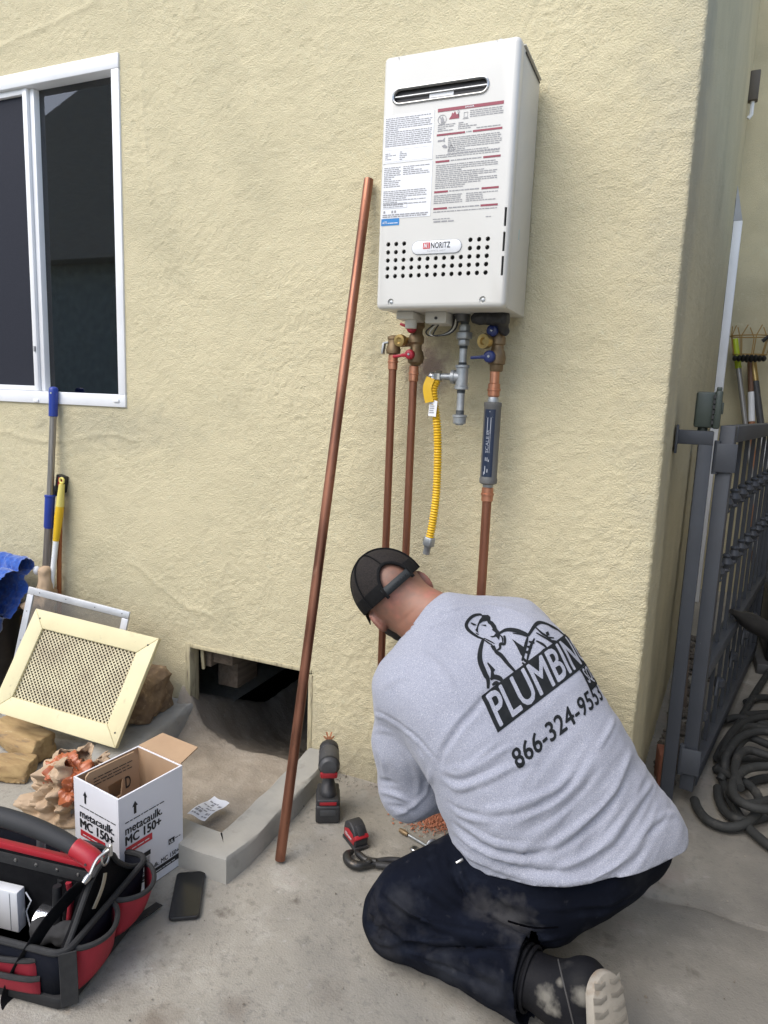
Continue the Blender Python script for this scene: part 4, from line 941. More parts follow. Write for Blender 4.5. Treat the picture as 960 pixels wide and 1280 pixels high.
c = MB(); c.lathe([(.0155, zc(318)), (.018, zc(312)), (.0185, zc(290)), (.023, zc(286)), (.024, zc(262)), (.0215, zc(236)), (.017, zc(226)), (.0165, zc(208)), (.021, zc(203)), (.021, zc(178)), (.0165, zc(165)), (.0165, zc(150)), (.022, zc(140)), (.022, zc(112)), (.015, zc(100)), (.014, zc(45))], (x3, PY, 0), (0, 0, 1), 20); vc = c.build('ball_valve', BRASSD, cold)
lever(vc, (x3 - .014, PY - .02, zc(258)), (x3 - .066, PY - .018, zc(264)), BLUEH, r=.0165)
lever(vc, (x3 - .010, PY - .02, zc(150)), (x3 - .008, PY - .03, zc(135)), BLUEH, r=.016)
c = MB(); c.lathe([(.011, 0), (.012, .035), (.019, .036), (.0205, .046), (.019, .055), (.010, .056), (.007, .050)], (x3 - .012, PY + .01, zc(192)), (-.35, -1, -.05), 24); c.build('drain_port', BRASS, vc)
# the long loose copper pipe leaning on the wall
pa, pb = Vector(AT(461, 224, 1, -.018)), Vector(AT(350, 1075, 2, .006)); d = (pb - pa).normalized()
lean = thing('copper_pipe', 'long loose copper pipe leaning against the wall left of the heater', 'pipe', pb)
c = MB(); c.lathe([(.0118, 0), (.0143, .002), (.0143, (pb - pa).length - .002), (.0138, (pb - pa).length), (.0115, (pb - pa).length), (.0115, (pb - pa).length - .06)], pa, d, 20, cap=False); c.lathe([(.0118, 0), (.0113, .05), (.0, .051)], pa, d, 20, cap=False); c.build('tube', COPPERD, lean, fix=False)
# ---------------------------------------------------------------- things on the left
def V3(a): return Vector(tuple(float(x) for x in a))
def rough_block(name, mat, root, c, size, rot, h=.007, amp=.006, scale=22, taper=0, seed=1, cuts=()):
    c = np.array(c, float); a = rot
    ax = [vec(math.cos(a), math.sin(a), 0), vec(-math.sin(a), math.cos(a), 0), vec(0, 0, 1)]
    f = Field(c - max(size) * .75, c + max(size) * .75, h)
    q = [(f.X - c[0]) * x[0] + (f.Y - c[1]) * x[1] + (f.Z - c[2]) * x[2] for x in ax]
    d = np.maximum(np.maximum(np.abs(q[0]) - size[0] / 2, np.abs(q[1]) - size[1] / 2), np.abs(q[2]) - size[2] / 2)
    for n_, off in cuts: d = np.maximum(d, (q[0] * n_[0] + q[1] * n_[1] + q[2] * n_[2]) / np.linalg.norm(n_) - off)
    f.F = np.broadcast_to(d, f.n).astype(np.float32).copy()
    V, Q = f.mesh(); V = relax(V, Q, 2, .4); P = V.copy(); P = P @ np.array(ax).T @ np.diag((.45, 1, 1.3))
    V = V + normals(V, Q) * (noise3(P, scale, seed) * amp + noise3(P, scale * 3, seed + 1) * amp * .5)[:, None]
    V[:, 2] = np.maximum(V[:, 2], .001)
    return facet(np_mesh(name, V, Q, mat, root, angle=28), .4, 22)
SPLIT = M('split_wood', (.42, .29, .13), (.30, .19, .085), rough=.85, nscale=5, detail=8, stretch=(2, 9, 9), bump=.5, bscale=30, dust=[((.20, .15, .09), 5, .58, .72), ((.55, .45, .28), 9, .62, .75)])
BARK = M('end_grain', (.24, .165, .095), (.15, .10, .06), rough=.95, nscale=28, detail=7, bump=.6, bscale=60, dust=[((.34, .25, .15), 40, .58, .7)])
# firewood
p = AT(30, 958, 2, 0.0); w1 = thing('firewood', 'longest split firewood piece under the yellow vent grille', 'firewood', (p[0] - .02, p[1] - .0, 0), 'split firewood pieces by the wall')
rough_block('log', SPLIT, w1, (p[0] - .10, p[1] + .085, .040), (.30, .10, .078), -.20, seed=3, cuts=(((0, -.8, .6), .045), ((1, .25, .2), .125)))
p = AT(14, 980, 2, 0); w2 = thing('firewood', 'short firewood block nearest the tool bag, with sawn end', 'firewood', (p[0], p[1], 0), 'split firewood pieces by the wall')
rough_block('log', SPLIT, w2, (p[0] - .055, p[1] + .03, .028), (.17, .085, .054), .35, seed=8, cuts=(((.3, -.8, .5), .05),))
p = AT(185, 893, 2, .12); w3 = thing('firewood', 'brown firewood chunk standing on the kerb behind the vent grille', 'firewood', (p[0], p[1], .12), 'split firewood pieces by the wall')
rough_block('log', BARK, w3, (-1.235, -.155, .19), (.11, .20, .15), .15, seed=12, amp=.009, cuts=(((.6, 0, .8), .075), ((.5, -.8, -.2), .085)))

# yellow vent grille leaning back
VENT = M('vent_paint', (.70, .63, .385), (.65, .58, .35), rough=.6, nscale=9, detail=7, bump=.12, bscale=50, dust=[((.50, .44, .27), 24, .64, .76), ((.28, .23, .15), 34, .70, .80)])
BR, TR = vec(-1.142, -.377, .115), AT(202, 799, 1, -.205); ev = TR - BR; eh = AT(42, 777, 1, -.275) - TR
evn = unit(ev); eh = eh - evn * eh.dot(evn) * .55; ehn = unit(eh); W_, H_ = np.linalg.norm(eh), np.linalg.norm(ev)
nn = unit(np.cross(-ehn, evn)); nn = nn if nn[1] < 0 else -nn                # faces the viewer
grille = thing('vent_grille', 'cream yellow framed lattice vent cover leaning on the firewood', 'vent cover', BR)
def GP(a, b, o=0.): return V3(TR + ehn * a - evn * b + nn * o)              # a from right edge to the left, b downwards
fw = .062
def gbar(name, p0, p1, p2, p3, th=.018):
    mb = MB(); lo = [GP(*p, 0) for p in (p0, p1, p2, p3)]; hi = [GP(*p, th) for p in (p0, p1, p2, p3)]
    mb.add(lo + hi, [(3, 2, 1, 0), (4, 5, 6, 7), (0, 1, 5, 4), (1, 2, 6, 5), (2, 3, 7, 6), (3, 0, 4, 7)]); return mb.build(name, VENT, grille, bevel=.0025)
g_ = .0006
gbar('frame_board', (0, 0), (W_, 0), (W_ - fw, fw), (fw, fw)); gbar('frame_board', (0 + 0, H_), (fw, H_ - fw), (W_ - fw, H_ - fw), (W_, H_))
gbar('frame_board', (0, g_), (fw - g_, fw + g_), (fw - g_, H_ - fw - g_), (0, H_ - g_)); gbar('frame_board', (W_, g_), (W_, H_ - g_), (W_ - fw + g_, H_ - fw - g_), (W_ - fw + g_, fw + g_))
lat = MB(); x0, x1, y0, y1 = fw - .004, W_ - fw + .004, fw - .004, H_ - fw + .004; pitch = .0152
for sgn in (1, -1):
    k = -80
    while k < 160:
        c_ = k * pitch; k += 1                                              # line b = sgn*a*1.0 + c
        pts = []
        for a in (x0, x1):
            b = sgn * (a - x0) + c_ + y0
            pts.append((a, b))
        (a0, b0), (a1, b1) = pts
        def clip(a0, b0, a1, b1):
            for lim, s in ((y0, 1), (y1, -1)):
                d0, d1 = (b0 - lim) * s, (b1 - lim) * s
                if d0 < 0 and d1 < 0: return None
                if d0 < 0: t = d0 / (d0 - d1); a0, b0 = a0 + (a1 - a0) * t, b0 + (b1 - b0) * t
                elif d1 < 0: t = d1 / (d1 - d0); a1, b1 = a1 + (a0 - a1) * t, b1 + (b0 - b1) * t
            return a0, b0, a1, b1
        q = clip(a0, b0, a1, b1)
        if q and math.hypot(q[2] - q[0], q[3] - q[1]) > .01:
            o = .006 if sgn > 0 else .0085; lat.bar(GP(q[0], q[1], o), GP(q[2], q[3], o), .0038, .0022, tuple(nn))
tag(lat.build('lattice', M('lattice_paint', (.66, .60, .40), (.50, .43, .29), rough=.65, nscale=11, detail=6, dust=[((.33, .24, .17), 5, .56, .72)]), grille), kind='stuff')
s = MB(); s.add([GP(x0, y0, .001), GP(x1, y0, .001), GP(x1, y1, .001), GP(x0, y1, .001)], [(0, 1, 2, 3)]); s.build('backing_mesh', M('backing_dark', (.085, .068, .052), (.05, .04, .033), rough=1, nscale=9), grille, fix=False)
for a, b in ((.03, .03), (W_ - .035, .03), (.022, H_ - .045)):
    s = MB(); s.lathe([(.0034, 0), (.003, .0008)], GP(a, b, .0181), V3(nn), 10); s.build('nail_hole', SOCKET, grille)

# aluminium framed window screen behind it
ALU = M('mill_aluminium', (.62, .63, .65), (.50, .51, .53), rough=.42, metal=.45, nscale=12, detail=6, dust=[((.28, .27, .26), 20, .66, .75)])
MESH = bpy.data.materials.new('fly_mesh'); MESH.use_nodes = True
_p = MESH.node_tree.nodes['Principled BSDF']; _p.inputs['Base Color'].default_value = (.16, .15, .135, 1); _p.inputs['Roughness'].default_value = .8; _p.inputs['Alpha'].default_value = .62
TL, TRs = AT(37, 733, 1, -.20), AT(163, 765, 1, -.12); e1 = TRs - TL; w1_ = np.linalg.norm(e1); e1 = unit(e1)
dn = vec(-.03, -.20, -.97); dn = unit(dn - e1 * dn.dot(e1)); ns = unit(np.cross(e1, dn)); ns = ns if ns[1] < 0 else -ns
hs = TL[2] / -dn[2] + .0
scr_ = thing('window_screen', 'aluminium framed window screen leaning on the wall behind the vent grille', 'window screen', TL + dn * (hs - .0))
def SP_(a, b, o=0.): return V3(TL + e1 * a + dn * b + ns * o)
hs -= .06
for a0, b0, a1, b1 in ((0, 0, w1_, 0), (0, hs, w1_, hs)):
    s = MB(); s.bar(SP_(a0, b0 + (.013 if b0 == 0 else -.013)), SP_(a1, b1 + (.013 if b0 == 0 else -.013)), .026, .011, tuple(ns)); s.build('frame_bar', ALU, scr_, bevel=.002)
for a in (.013, w1_ - .013):
    s = MB(); s.bar(SP_(a, .027), SP_(a, hs - .027), .026, .011, tuple(ns)); s.build('frame_bar', ALU, scr_, bevel=.002)
s = MB(); s.add([SP_(.024, .024, .002), SP_(w1_ - .024, .024, .002), SP_(w1_ - .024, hs - .024, .002), SP_(.024, hs - .024, .002)], [(0, 1, 2, 3)]); s.build('fly_mesh', MESH, scr_, fix=False)
for a, b in ((.05, .013), (.16, .012), (.28, .014), (.39, .012), (.013, .09), (.012, .2)):
    s = MB(); s.lathe([(.0022, 0), (.002, .0006)], SP_(a, b, .0056), V3(ns), 8); s.build('rivet', SOCKET, scr_)

# broom poles in the corner of the junk
BLUEP = M('blue_plastic', (.016, .045, .30), (.014, .04, .26), rough=.4)
STEELP = M('brushed_pole', (.36, .34, .32), (.24, .22, .20), rough=.35, metal=.7, nscale=8, stretch=(20, 20, .6))
YELP = M('yellow_plastic', (.72, .45, .012), rough=.42); PALEY = M('pale_yellow', (.72, .62, .16), rough=.45)
def P1(px, py, y): return V3(AT(px, py, 1, y))
a, b, c_, d, e = P1(67, 484, -.022), P1(66.5, 520, -.026), P1(62.5, 621, -.045), P1(61, 659, -.052), P1(56, 745, -.075)
e2 = e + (e - d) * 1.45; e2.z = max(e2.z, .02)
mop = thing('mop', 'tall steel mop pole with two blue grips leaning by the window', 'mop', e2)
s = MB(); s.tube([b - (a - b) * .0, c_, d], .0125, 14); s.build('upper_tube', STEELP, mop)
s = MB(); s.tube([d, e, e2], .0155, 14); s.build('lower_tube', M('dull_pole', (.19, .165, .145), (.13, .11, .095), rough=.5, metal=.4, stretch=(20, 20, .6)), mop)
s = MB(); dr = (a - b); ln = dr.length; s.lathe([(.0135, -.002), (.0165, .0), (.0165, ln * .55), (.0175, ln * .8), (.0165, ln * .95), (.012, ln * 1.0), (.004, ln * 1.02)], b, dr, 18); gr = s.build('grip', BLUEP, mop)
s = MB(); s.lathe([(.0035, -.019), (.0035, .019)], a - dr.normalized() * .022, (.3, -1, 0), 10); s.build('hang_hole', DARK, gr)
s = MB(); dr = c_ - d; s.lathe([(.0155, -.004), (.0185, .002), (.0185, dr.length - .002), (.0205, dr.length), (.0205, dr.length + .006), (.014, dr.length + .008)], d, dr, 18); s.build('grip', BLUEP, mop)
a, b, c_, d = P1(77.5, 602, -.030), P1(75, 633, -.036), P1(70, 676, -.045), P1(64, 735, -.065)
d2 = d + (d - c_) * 1.9; d2.z = max(d2.z, .02)
yb = thing('brush_handle', 'yellow tipped brush handle with white pole beside the steel mop', 'brush', d2)
s = MB(); s.tube([c_, d, d2], .0105, 12); s.build('pole', WHITE, yb)
s = MB(); s.tube([a - (a - b) * .1, b], [.0105, .0155], 14); tp = s.build('tip', PALEY, yb); s = MB(); s.tube([b, b + (c_ - b) * .3, c_], [.0155, .0165, .0115], 14); s.build('grip', YELP, yb)
s = MB(); pts = [a + Vector((.010 * math.cos(t), -.001, .010 * math.sin(t) + .004)) for t in np.linspace(0, 2 * math.pi, 17)]; s.tube(pts, .0042, 8, cap=False); s.build('hang_loop', PALEY, tp)
q = P1(77, 603, -.012); q2 = P1(74, 700, -.03)
bh = thing('scraper', 'black and red tool head standing behind the yellow handle', 'scraper', (q2.x, q2.y, .02))
s = MB(); s.box(q + Vector((.0, 0, -.005)), (.042, .028, .070), (Vector((.97, 0, -.2)), Vector((0, 1, 0)), Vector((.2, 0, .97)))); s.box(q + Vector((-.028, 0, -.035)), (.03, .024, .04)); s.build('head', BLACKP, bh, bevel=.006)
s = MB(); s.box(q + Vector((.009, -.0145, .004)), (.022, .004, .034), (Vector((.97, 0, -.2)), Vector((0, 1, 0)), Vector((.2, 0, .97)))); s.build('red_insert', M('red_plastic', (.30, .012, .02), rough=.4), bh, bevel=.002)
s = MB(); s.tube([q + Vector((-.012, .005, -.04)), q2, Vector((q2.x - .03, q2.y, .02))], .009, 10); s.build('shaft', M('orange_shaft', (.35, .11, .03), rough=.6), bh)
# brown paper wrapped foot of the poles
PAPER = M('kraft_paper', (.47, .34, .22), (.40, .28, .175), rough=.85, nscale=12, bump=.15, bscale=60)
cw = P1(58, 722, -.075)
wrap = thing('paper_roll', 'crumpled brown paper wrapped round the foot of the mop poles', 'paper wrap', (cw.x - .03, cw.y - .03, .0))
f = Field((cw.x - .24, -.24, -.01), (cw.x + .18, .0, cw.z + .06), .008)
f.put(f.cone((cw.x, cw.y, cw.z + .02), (cw.x - .012, cw.y - .012, cw.z - .08), .026, .030)); f.put(f.cone((cw.x - .012, cw.y - .006, cw.z - .10), (cw.x - .04, cw.y - .006, .06), .042, .052), .03)
V, Q = f.mesh(); nz = noise3(V, 11, 4); V = V + normals(V, Q) * (crumple(V, 8, 16, 10, 50, .22) * np.clip((cw.z - .03 - V[:, 2]) / .04, .2, 1))[:, None]; V[:, 1] = np.minimum(V[:, 1], -.012); V[:, 2] = np.maximum(V[:, 2], .001)
np_mesh('paper', V, Q, PAPER, wrap, angle=38)
# black bin with a shaggy blue mop cover over it
bb = thing('bin', 'black plastic bin under the blue shaggy cloth', 'bin', (-2.06, -.16, 0))
s = MB(); s.lathe([(.12, 0), (.13, .01), (.15, .36), (.155, .36), (.155, .385), (.14, .385), (.13, .05), (.0, .05)], (-2.055, -.165, 0), (0, 0, 1), 28, cap=False); s.build('tub', BLACKP, bb)
s = MB(); q = P1(46, 713, -.07); s.ball(q, (.014, .014, .018)); s.build('white_knob', WHITE, bb)
q = P1(20, 690, -.10); bt = thing('cleaning_cloth', 'blue shaggy microfibre cloth draped over the black bin', 'cloth', (q.x, q.y, .385))
f = Field((-2.36, -.37, .25), (-1.86, -.0, .64), .007)
xr = float(P1(43, 700, -.12)[0])
f.put(f.cone((-2.25, -.10, .56), (xr - .035, -.10, .575), .028, .030)); f.put(f.cone((-2.25, -.17, .49), (xr - .035, -.17, .50), .055, .058), .04); f.put(f.cone((-2.25, -.20, .40), (xr - .055, -.20, .44), .05, .045), .03); f.put(f.cone((-2.22, -.22, .33), (xr - .13, -.22, .36), .04, .035), .03)
V, Q = f.mesh(); N_ = normals(V, Q); V = V + N_ * (np.abs(noise3(V, 70, 4)) * .009 + noise3(V, 16, 5) * .009 + np.abs(noise3(V * np.array([.4, 1, 1]), 40, 6)) * .007)[:, None]
np_mesh('cloth', V, Q, M('blue_chenille', (.018, .095, .42), (.012, .06, .30), rough=.95, nscale=60, sheen=.5, dust=[((.05, .17, .55), 130, .55, .7)]), bt)
q = P1(3, 800, -.17); ws = thing('wood_stick', 'orange brown wooden stick standing left of the black bin', 'stick', (q.x, q.y, 0)); s = MB(); s.bar((q.x - .01, q.y, 0), (q.x - .012, q.y + .09, .40), .028, .02); s.build('stick', M('orange_wood', (.40, .20, .07), (.32, .15, .05), rough=.6, stretch=(10, 10, 1)), ws, bevel=.003)

# crumpled brown paper bag with an orange plastic bag on top
pc_ = AT(68, 1030, 2, 0)
pbag = thing('paper_bag', 'crumpled brown paper bag between the firewood and the white box', 'paper bag', (pc_[0], pc_[1] + .02, 0))
cx, cy = pc_[0] - .004, pc_[1] + .055
nu_, nv_ = 220, 110; U_, T_ = np.meshgrid(np.arange(nu_) / nu_, np.linspace(0, 1, nv_)); U_ = U_.ravel(); T_ = T_.ravel(); A_ = 2 * math.pi * U_
prof_r = np.interp(T_, (0, .06, .25, .55, .8, 1), (.93, 1.0, 1.08, .98, .80, .66)) * (1 + .10 * np.sin(A_ * 2 + .6) + .07 * np.sin(A_ * 5 + 1.3 + T_ * 2) * T_)
hgt = .175 + .022 * np.sin(A_ * 3 + .5) + .012 * np.sin(A_ * 7)
P_ = np.stack([cx + .036 * T_ + .112 * prof_r * np.cos(A_), cy + .028 * T_ + .092 * prof_r * np.sin(A_), hgt * T_ ** .85], 1)
R_ = np.stack([np.cos(A_), np.sin(A_), .25 + 0 * A_], 1)
P_ = P_ + R_ * (crumple(P_, 33, 20, 8, 60, .23) * np.clip(T_ * 6, .2, 1))[:, None] + np.stack([0 * A_, 0 * A_, crumple(P_, 34, 10, 10, 50, .10) * T_], 1); P_[:, 2] = np.maximum(P_[:, 2], .001)
i_ = np.arange(nu_ * (nv_ - 1)); j_ = i_ // nu_ * nu_; Qp = np.stack([i_, j_ + (i_ + 1) % nu_, j_ + (i_ + 1) % nu_ + nu_, i_ + nu_], 1)
pbo = np_mesh('paper', P_, Qp, M('bag_paper', (.47, .345, .225), (.40, .285, .18), rough=.8, nscale=9, bump=.35, bscale=45, bdist=.003), pbag, angle=20)
md_ = pbo.modifiers.new('paper', 'SOLIDIFY'); md_.thickness = .0012
s = MB(); s.add([(cx + .03 + .09 * math.cos(t), cy + .02 + .075 * math.sin(t), .085) for t in np.linspace(0, 2 * math.pi, 20, endpoint=False)], [tuple(range(20))]); s.build('fill', PAPER, pbag, fix=False)
oc = P1(86, 966, float(cy) - .015)
ob = thing('plastic_bag', 'crumpled orange plastic bag stuffed in the top of the paper bag', 'plastic bag', oc)
f = Field(np.array(oc) - .12, np.array(oc) + .12, .0045)
o3_ = np.array(oc)
for q, r_ in (((-.045, 0, -.012), .034), ((-.015, .0, .006), .042), ((.022, .0, -.004), .036), ((.055, .0, -.014), .030), ((.035, -.03, -.032), .026)): f.put(f.cone(o3_ + q, o3_ + np.array(q) + (.004, .004, .01), r_, r_ * .8), .015)
V, Q = f.mesh(); N_ = normals(V, Q); W2 = V + .015 * np.stack([noise3(V, 25, 1), noise3(V, 25, 2), noise3(V, 25, 3)], 1)
V = V + N_ * (crumple(V, 5, 16, 20, 110, .32))[:, None]
(np_mesh('film', V, Q, M('orange_film', (.46, .135, .05), (.36, .095, .035), rough=.4, nscale=14, coat=.2), ob, angle=24))

# white carton, open, with a folded carton inside
CARD = M('cardboard', (.43, .29, .175), (.38, .25, .15), rough=.85, nscale=10, stretch=(1, 1, .3), bump=.1, bscale=90)
WCARD = M('white_carton', (.74, .74, .77), (.70, .70, .73), rough=.55, nscale=5, dust=[((.58, .57, .56), 30, .68, .78)])
c0 = V3(AT(151, 1132, 2, 0)); cR = V3(AT(229, 1078, 2, 0)); u_ = (cR - c0); u_.z = 0; bwid = u_.length; u_.normalize(); v_ = Vector((-u_.y, u_.x, 0)); bdep = .178
hb = None
for zt in np.arange(.2, .34, .001):
    d_ = V3((cR.x, cR.y, zt)) - V3(CAM_C); py = 640 - CAM_F * d_.dot(V3(CAM_U)) / d_.dot(V3(CAM_W))
    if py <= 957: hb = float(zt); break
hb = hb or .27
box = thing('carton', 'open white carton with black and red print and a brown flap', 'box', (c0.x, c0.y, 0))
th = .0045; Zv = Vector((0, 0, 1))
def wall_(name, p, q, mat, z1=hb):
    mb = MB(); dr = (q - p).normalized(); nrm = Vector((dr.y, -dr.x, 0)); mb.prism([(0, 0), ((q - p).length, 0), ((q - p).length, z1), (0, z1)], p, dr, Zv, -th if False else th); o = mb.build(name, mat, box, bevel=.0008); return o
B0, B1, B2, B3 = c0, cR, cR + v_ * bdep, c0 + v_ * bdep
def panel(name, p, q, inset=0.):
    dr = (q - p).normalized(); n_out = Vector((dr.y, -dr.x, 0)); mb = MB(); a = p + dr * inset; L_ = (q - p).length - 2 * inset
    mb.add([a, a + dr * L_, a + dr * L_ + Zv * hb, a + Zv * hb] + [x - n_out * th for x in (a, a + dr * L_, a + dr * L_ + Zv * hb, a + Zv * hb)], [(0, 1, 2, 3), (7, 6, 5, 4), (0, 4, 5, 1), (1, 5, 6, 2), (2, 6, 7, 3), (3, 7, 4, 0)])
    o = mb.build(name, WCARD, box); lin = MB(); z0 = .004
    lin.add([x - n_out * (th + .0006) + Zv * z for x, z in ((a + dr * (th if inset == 0 else .0006), z0), (a + dr * (L_ - (th if inset == 0 else .0006)), z0), (a + dr * (L_ - (th if inset == 0 else .0006)), hb - .001), (a + dr * (th if inset == 0 else .0006), hb - .001))], [(3, 2, 1, 0)])
    lin.build('liner', CARD, o, fix=False); return o, dr, n_out
pr, dR, nR = panel('side_panel', B0, B1); pb_, _, _ = panel('side_panel', B1, B2, th + .0004); panel('side_panel', B2, B3); pl, dL, nL = panel('side_panel', B3, B0, th + .0004)
s = MB(); s.add([B0 + Zv * .003 + (u_ + v_) * th, B1 + Zv * .003 + (v_ - u_) * th, B2 + Zv * .003 - (u_ + v_) * th, B3 + Zv * .003 + (u_ - v_) * th], [(0, 1, 2, 3)]); s.build('bottom', CARD, box, fix=False)
# back right flap folded out
fl = MB(); a, b = B1 + v_ * .006, B2 - v_ * .004; od = (u_ * .93 + Zv * .10 - v_ * .05)
fl.add([a + Zv * hb, a + Zv * hb + od * .082 + v_ * .022, b + Zv * hb + od * .080 - v_ * .004, b + Zv * hb] + [x + Zv * .004 for x in (a + Zv * hb, a + Zv * hb + od * .082 + v_ * .022, b + Zv * hb + od * .080 - v_ * .004, b + Zv * hb)], [(3, 2, 1, 0), (4, 5, 6, 7), (0, 1, 5, 4), (1, 2, 6, 5), (2, 3, 7, 6), (3, 0, 4, 7)])
fl.build('flap', CARD, box)
# print on the two near faces
def carton_print(pn, org, dr, L_, lx, barcode=True):
    k = MB(); r_ = MB(); wh = MB(); o = V3(org); W0 = L_
    ax = [(0, .014), (.0, .0), ]
    def up(x, z):                                                           # arrow
        k.add([o + dr * (x + a) + Zv * (z + b) for a, b in ((-.0035, 0), (.0035, 0), (.0035, .014), (.0075, .014), (0, .026), (-.0075, .014), (-.0035, .014))], [tuple(range(7))])
    return k, r_, wh, up, o
nrm0 = .0006
rn2 = random.Random(9)
# right hand face
o = c0 + nR * nrm0; k = MB(); r_ = MB()
def arrow(mb, o, dr, x, z):
    mb.add([o + dr * (x + a) + Zv * (z + b) for a, b in ((-.0038, 0), (.0038, 0), (.0038, .020), (.0085, .020), (0, .034), (-.0085, .020), (-.0038, .020))], [tuple(range(7))])
sc2 = bwid
arrow(k, o, dR, .048 * sc2 / .2, hb - .060)
fine_print(k, o, dR, Zv, .018, hb - .0775, .140, hb - .066, .0075, rn2, 1, ink=.35)
letter(k, 'metacaulk.', o + dR * .018 + Zv * (hb - .104), dR, Zv, .022, .112, bold=.028)
letter(k, 'MC 150+', o + dR * .018 + Zv * (hb - .133), dR, Zv, .024, .108, bold=.04)
rect(r_, o, dR, Zv, .018, hb - .158, .098, hb - .139)
w_ = MB(); fine_print(w_, o + nR * .0004, dR, Zv, .026, hb - .154, .088, hb - .143, .0085, rn2, 1, ink=.32)
# barcode
rect(k, o, dR, Zv, .014, hb - .196, .092, hb - .183); fine_print(w_, o + nR * .0004, dR, Zv, .042, hb - .196, .066, hb - .184, .008, rn2, 1, ink=.6)
x = .016
while x < .090:
    w = rn2.choice((.0008, .0012, .002)); rect(k, o, dR, Zv, x, hb - .222, x + w, hb - .199); x += w + rn2.choice((.0009, .0014, .002))
letter(k, 'metacaulk. MC 150+', o + dR * .052 + Zv * (hb - .243), dR, Zv, .0125, .132, bold=.025)
k.lathe([(.008, 0), (.008, .0002)], o + dR * .036 + Zv * (hb - .237), nR, 20); letter(w_, '3', o + nR * .0006 + dR * .0335 + Zv * (hb - .241), dR, Zv, .009, .006, bold=.03)
fine_print(k, o, dR, Zv, .048, hb - .224, .082, hb - .217, .005, rn2, 1)
rect(k, o, dR, Zv, .150, hb - .206, .170, hb - .190); letter(w_, 'UL', o + nR * .0004 + dR * .153 + Zv * (hb - .203), dR, Zv, .009, .013, bold=.02); fine_print(k, o, dR, Zv, .172, hb - .203, .190, hb - .193, .005, rn2, 1)
rect(k, o, dR, Zv, .054, hb - .263, bwid - .006, hb - .247); rect(r_, o, dR, Zv, .030, hb - .266, .0535, hb - .247)
fine_print(w_, o + nR * .0004, dR, Zv, .066, hb - .262, .170, hb - .251, .0075, rn2, 1, ink=.3)
k.build('black_print', INKB, pr, angle=None, fix=False); r_.build('red_print', REDINK, pr, angle=None, fix=False); w_.build('white_print', STICK, pr, angle=None, fix=False)
# left hand face
o = B3 + nL * nrm0 + dL * .002; k = MB(); r_ = MB(); w_ = MB()
arrow(k, o, dL, .045, hb - .058); fine_print(k, o, dL, Zv, .022, hb - .0755, .175, hb - .064, .0075, rn2, 1, ink=.35)
letter(k, 'metacaulk.', o + dL * .022 + Zv * (hb - .101), dL, Zv, .021, .136, bold=.028); letter(k, 'MC 150+', o + dL * .022 + Zv * (hb - .130), dL, Zv, .024, .134, bold=.04)
rect(r_, o, dL, Zv, .022, hb - .154, .122, hb - .136); fine_print(w_, o + nL * .0004, dL, Zv, .032, hb - .151, .110, hb - .140, .0085, rn2, 1, ink=.32)
rect(k, o, dL, Zv, .085, hb - .200, .185, hb - .186); x = .087
while x < .183:
    w = rn2.choice((.0008, .0012, .002)); rect(k, o, dL, Zv, x, hb - .226, x + w, hb - .203); x += w + rn2.choice((.0009, .0014, .002))
k.build('black_print', INKB, pl, angle=None, fix=False); r_.build('red_print', REDINK, pl, angle=None, fix=False); w_.build('white_print', STICK, pl, angle=None, fix=False)
# folded brown carton standing inside
ia = B3 + u_ * .012 - v_ * .050 + Zv * .03; ib = B2 - u_ * .030 - v_ * .052 + Zv * .03; dI = (ib - ia).normalized(); nI = Vector((dI.y, -dI.x, 0)); Li = (ib - ia).length; hi_ = hb - .03 + .012
inner = thing('cardboard_insert', 'brown cardboard divider with a window, standing inside the white carton', 'cardboard', ia + dI * Li / 2)
up_ = (Zv + v_ * .06).normalized()
poly = [(0, 0), (Li, 0), (Li, hi_ - .012), (Li - .012, hi_), (.01, hi_), (0, hi_ - .008)]
s = MB(); s.prism(poly, ia, dI, up_, -.004); me1 = s.mesh(); cb = MB(); cb.prism([(Li * .42, hi_ - .105), (Li * .62, hi_ - .100), (Li * .68, hi_ - .055), (Li * .38, hi_ - .060)], ia + nI * .02, dI, up_, -.05)
link('sheet', boolean(me1, cb.mesh()), CARD, inner, 30)
k = MB(); oI = ia + nI * .0008; fine_print(k, oI, dI, up_, .02, hi_ - .040, Li - .02, hi_ - .014, .0085, rn2, 1, ink=.3); letter(k, 'D', oI + dI * (Li - .045) + up_ * (hi_ - .090), dI, up_, .032, .016, bold=.02); letter(k, 'L', oI + dI * .045 + up_ * (hi_ - .115), dI, up_, .03, .012, bold=.03)
k.build('black_print', INKB, inner, angle=None, fix=False)

# receipt lying on the dirt
def receipt():
    q = [V3(AT(px, py, 2, .068)) for px, py in ((234, 1017), (256, 1026), (287, 1005), (268, 996))]
    t = thing('receipt', 'small white printed slip of paper lying on the dirt', 'paper', (q[0] + q[2]) / 2)
    def fn(u, v):
        p = (q[0] * (1 - u) + q[1] * u) * (1 - v) + (q[3] * (1 - u) + q[2] * u) * v
        return p + Vector((0, 0, .004 * math.sin(v * 5) + .006 * max(0, v - .75) * 4 + .003 * math.sin(u * 6 + v * 3)))
    s = MB(); s.sheet(fn, 8, 16); o = s.build('slip', M('slip_paper', (.76, .76, .78), rough=.6), t, fix=False)
    k = MB(); r = random.Random(3)
    for i in range(7):
        v0 = .08 + i * .115
        u = .1
        while u < .9:
            w = r.uniform(.05, .2); uu = min(u + w, .92)
            if r.random() < .8: k.add([fn(a, b) + Vector((0, 0, .0008)) for a, b in ((u, v0), (uu, v0), (uu, v0 + (.05 if i not in (1, 5) else .085)), (u, v0 + (.05 if i not in (1, 5) else .085)))], [(0, 1, 2, 3)])
            u = uu + .04
    k.build('slip_print', INK, o, angle=None, fix=False)
receipt()

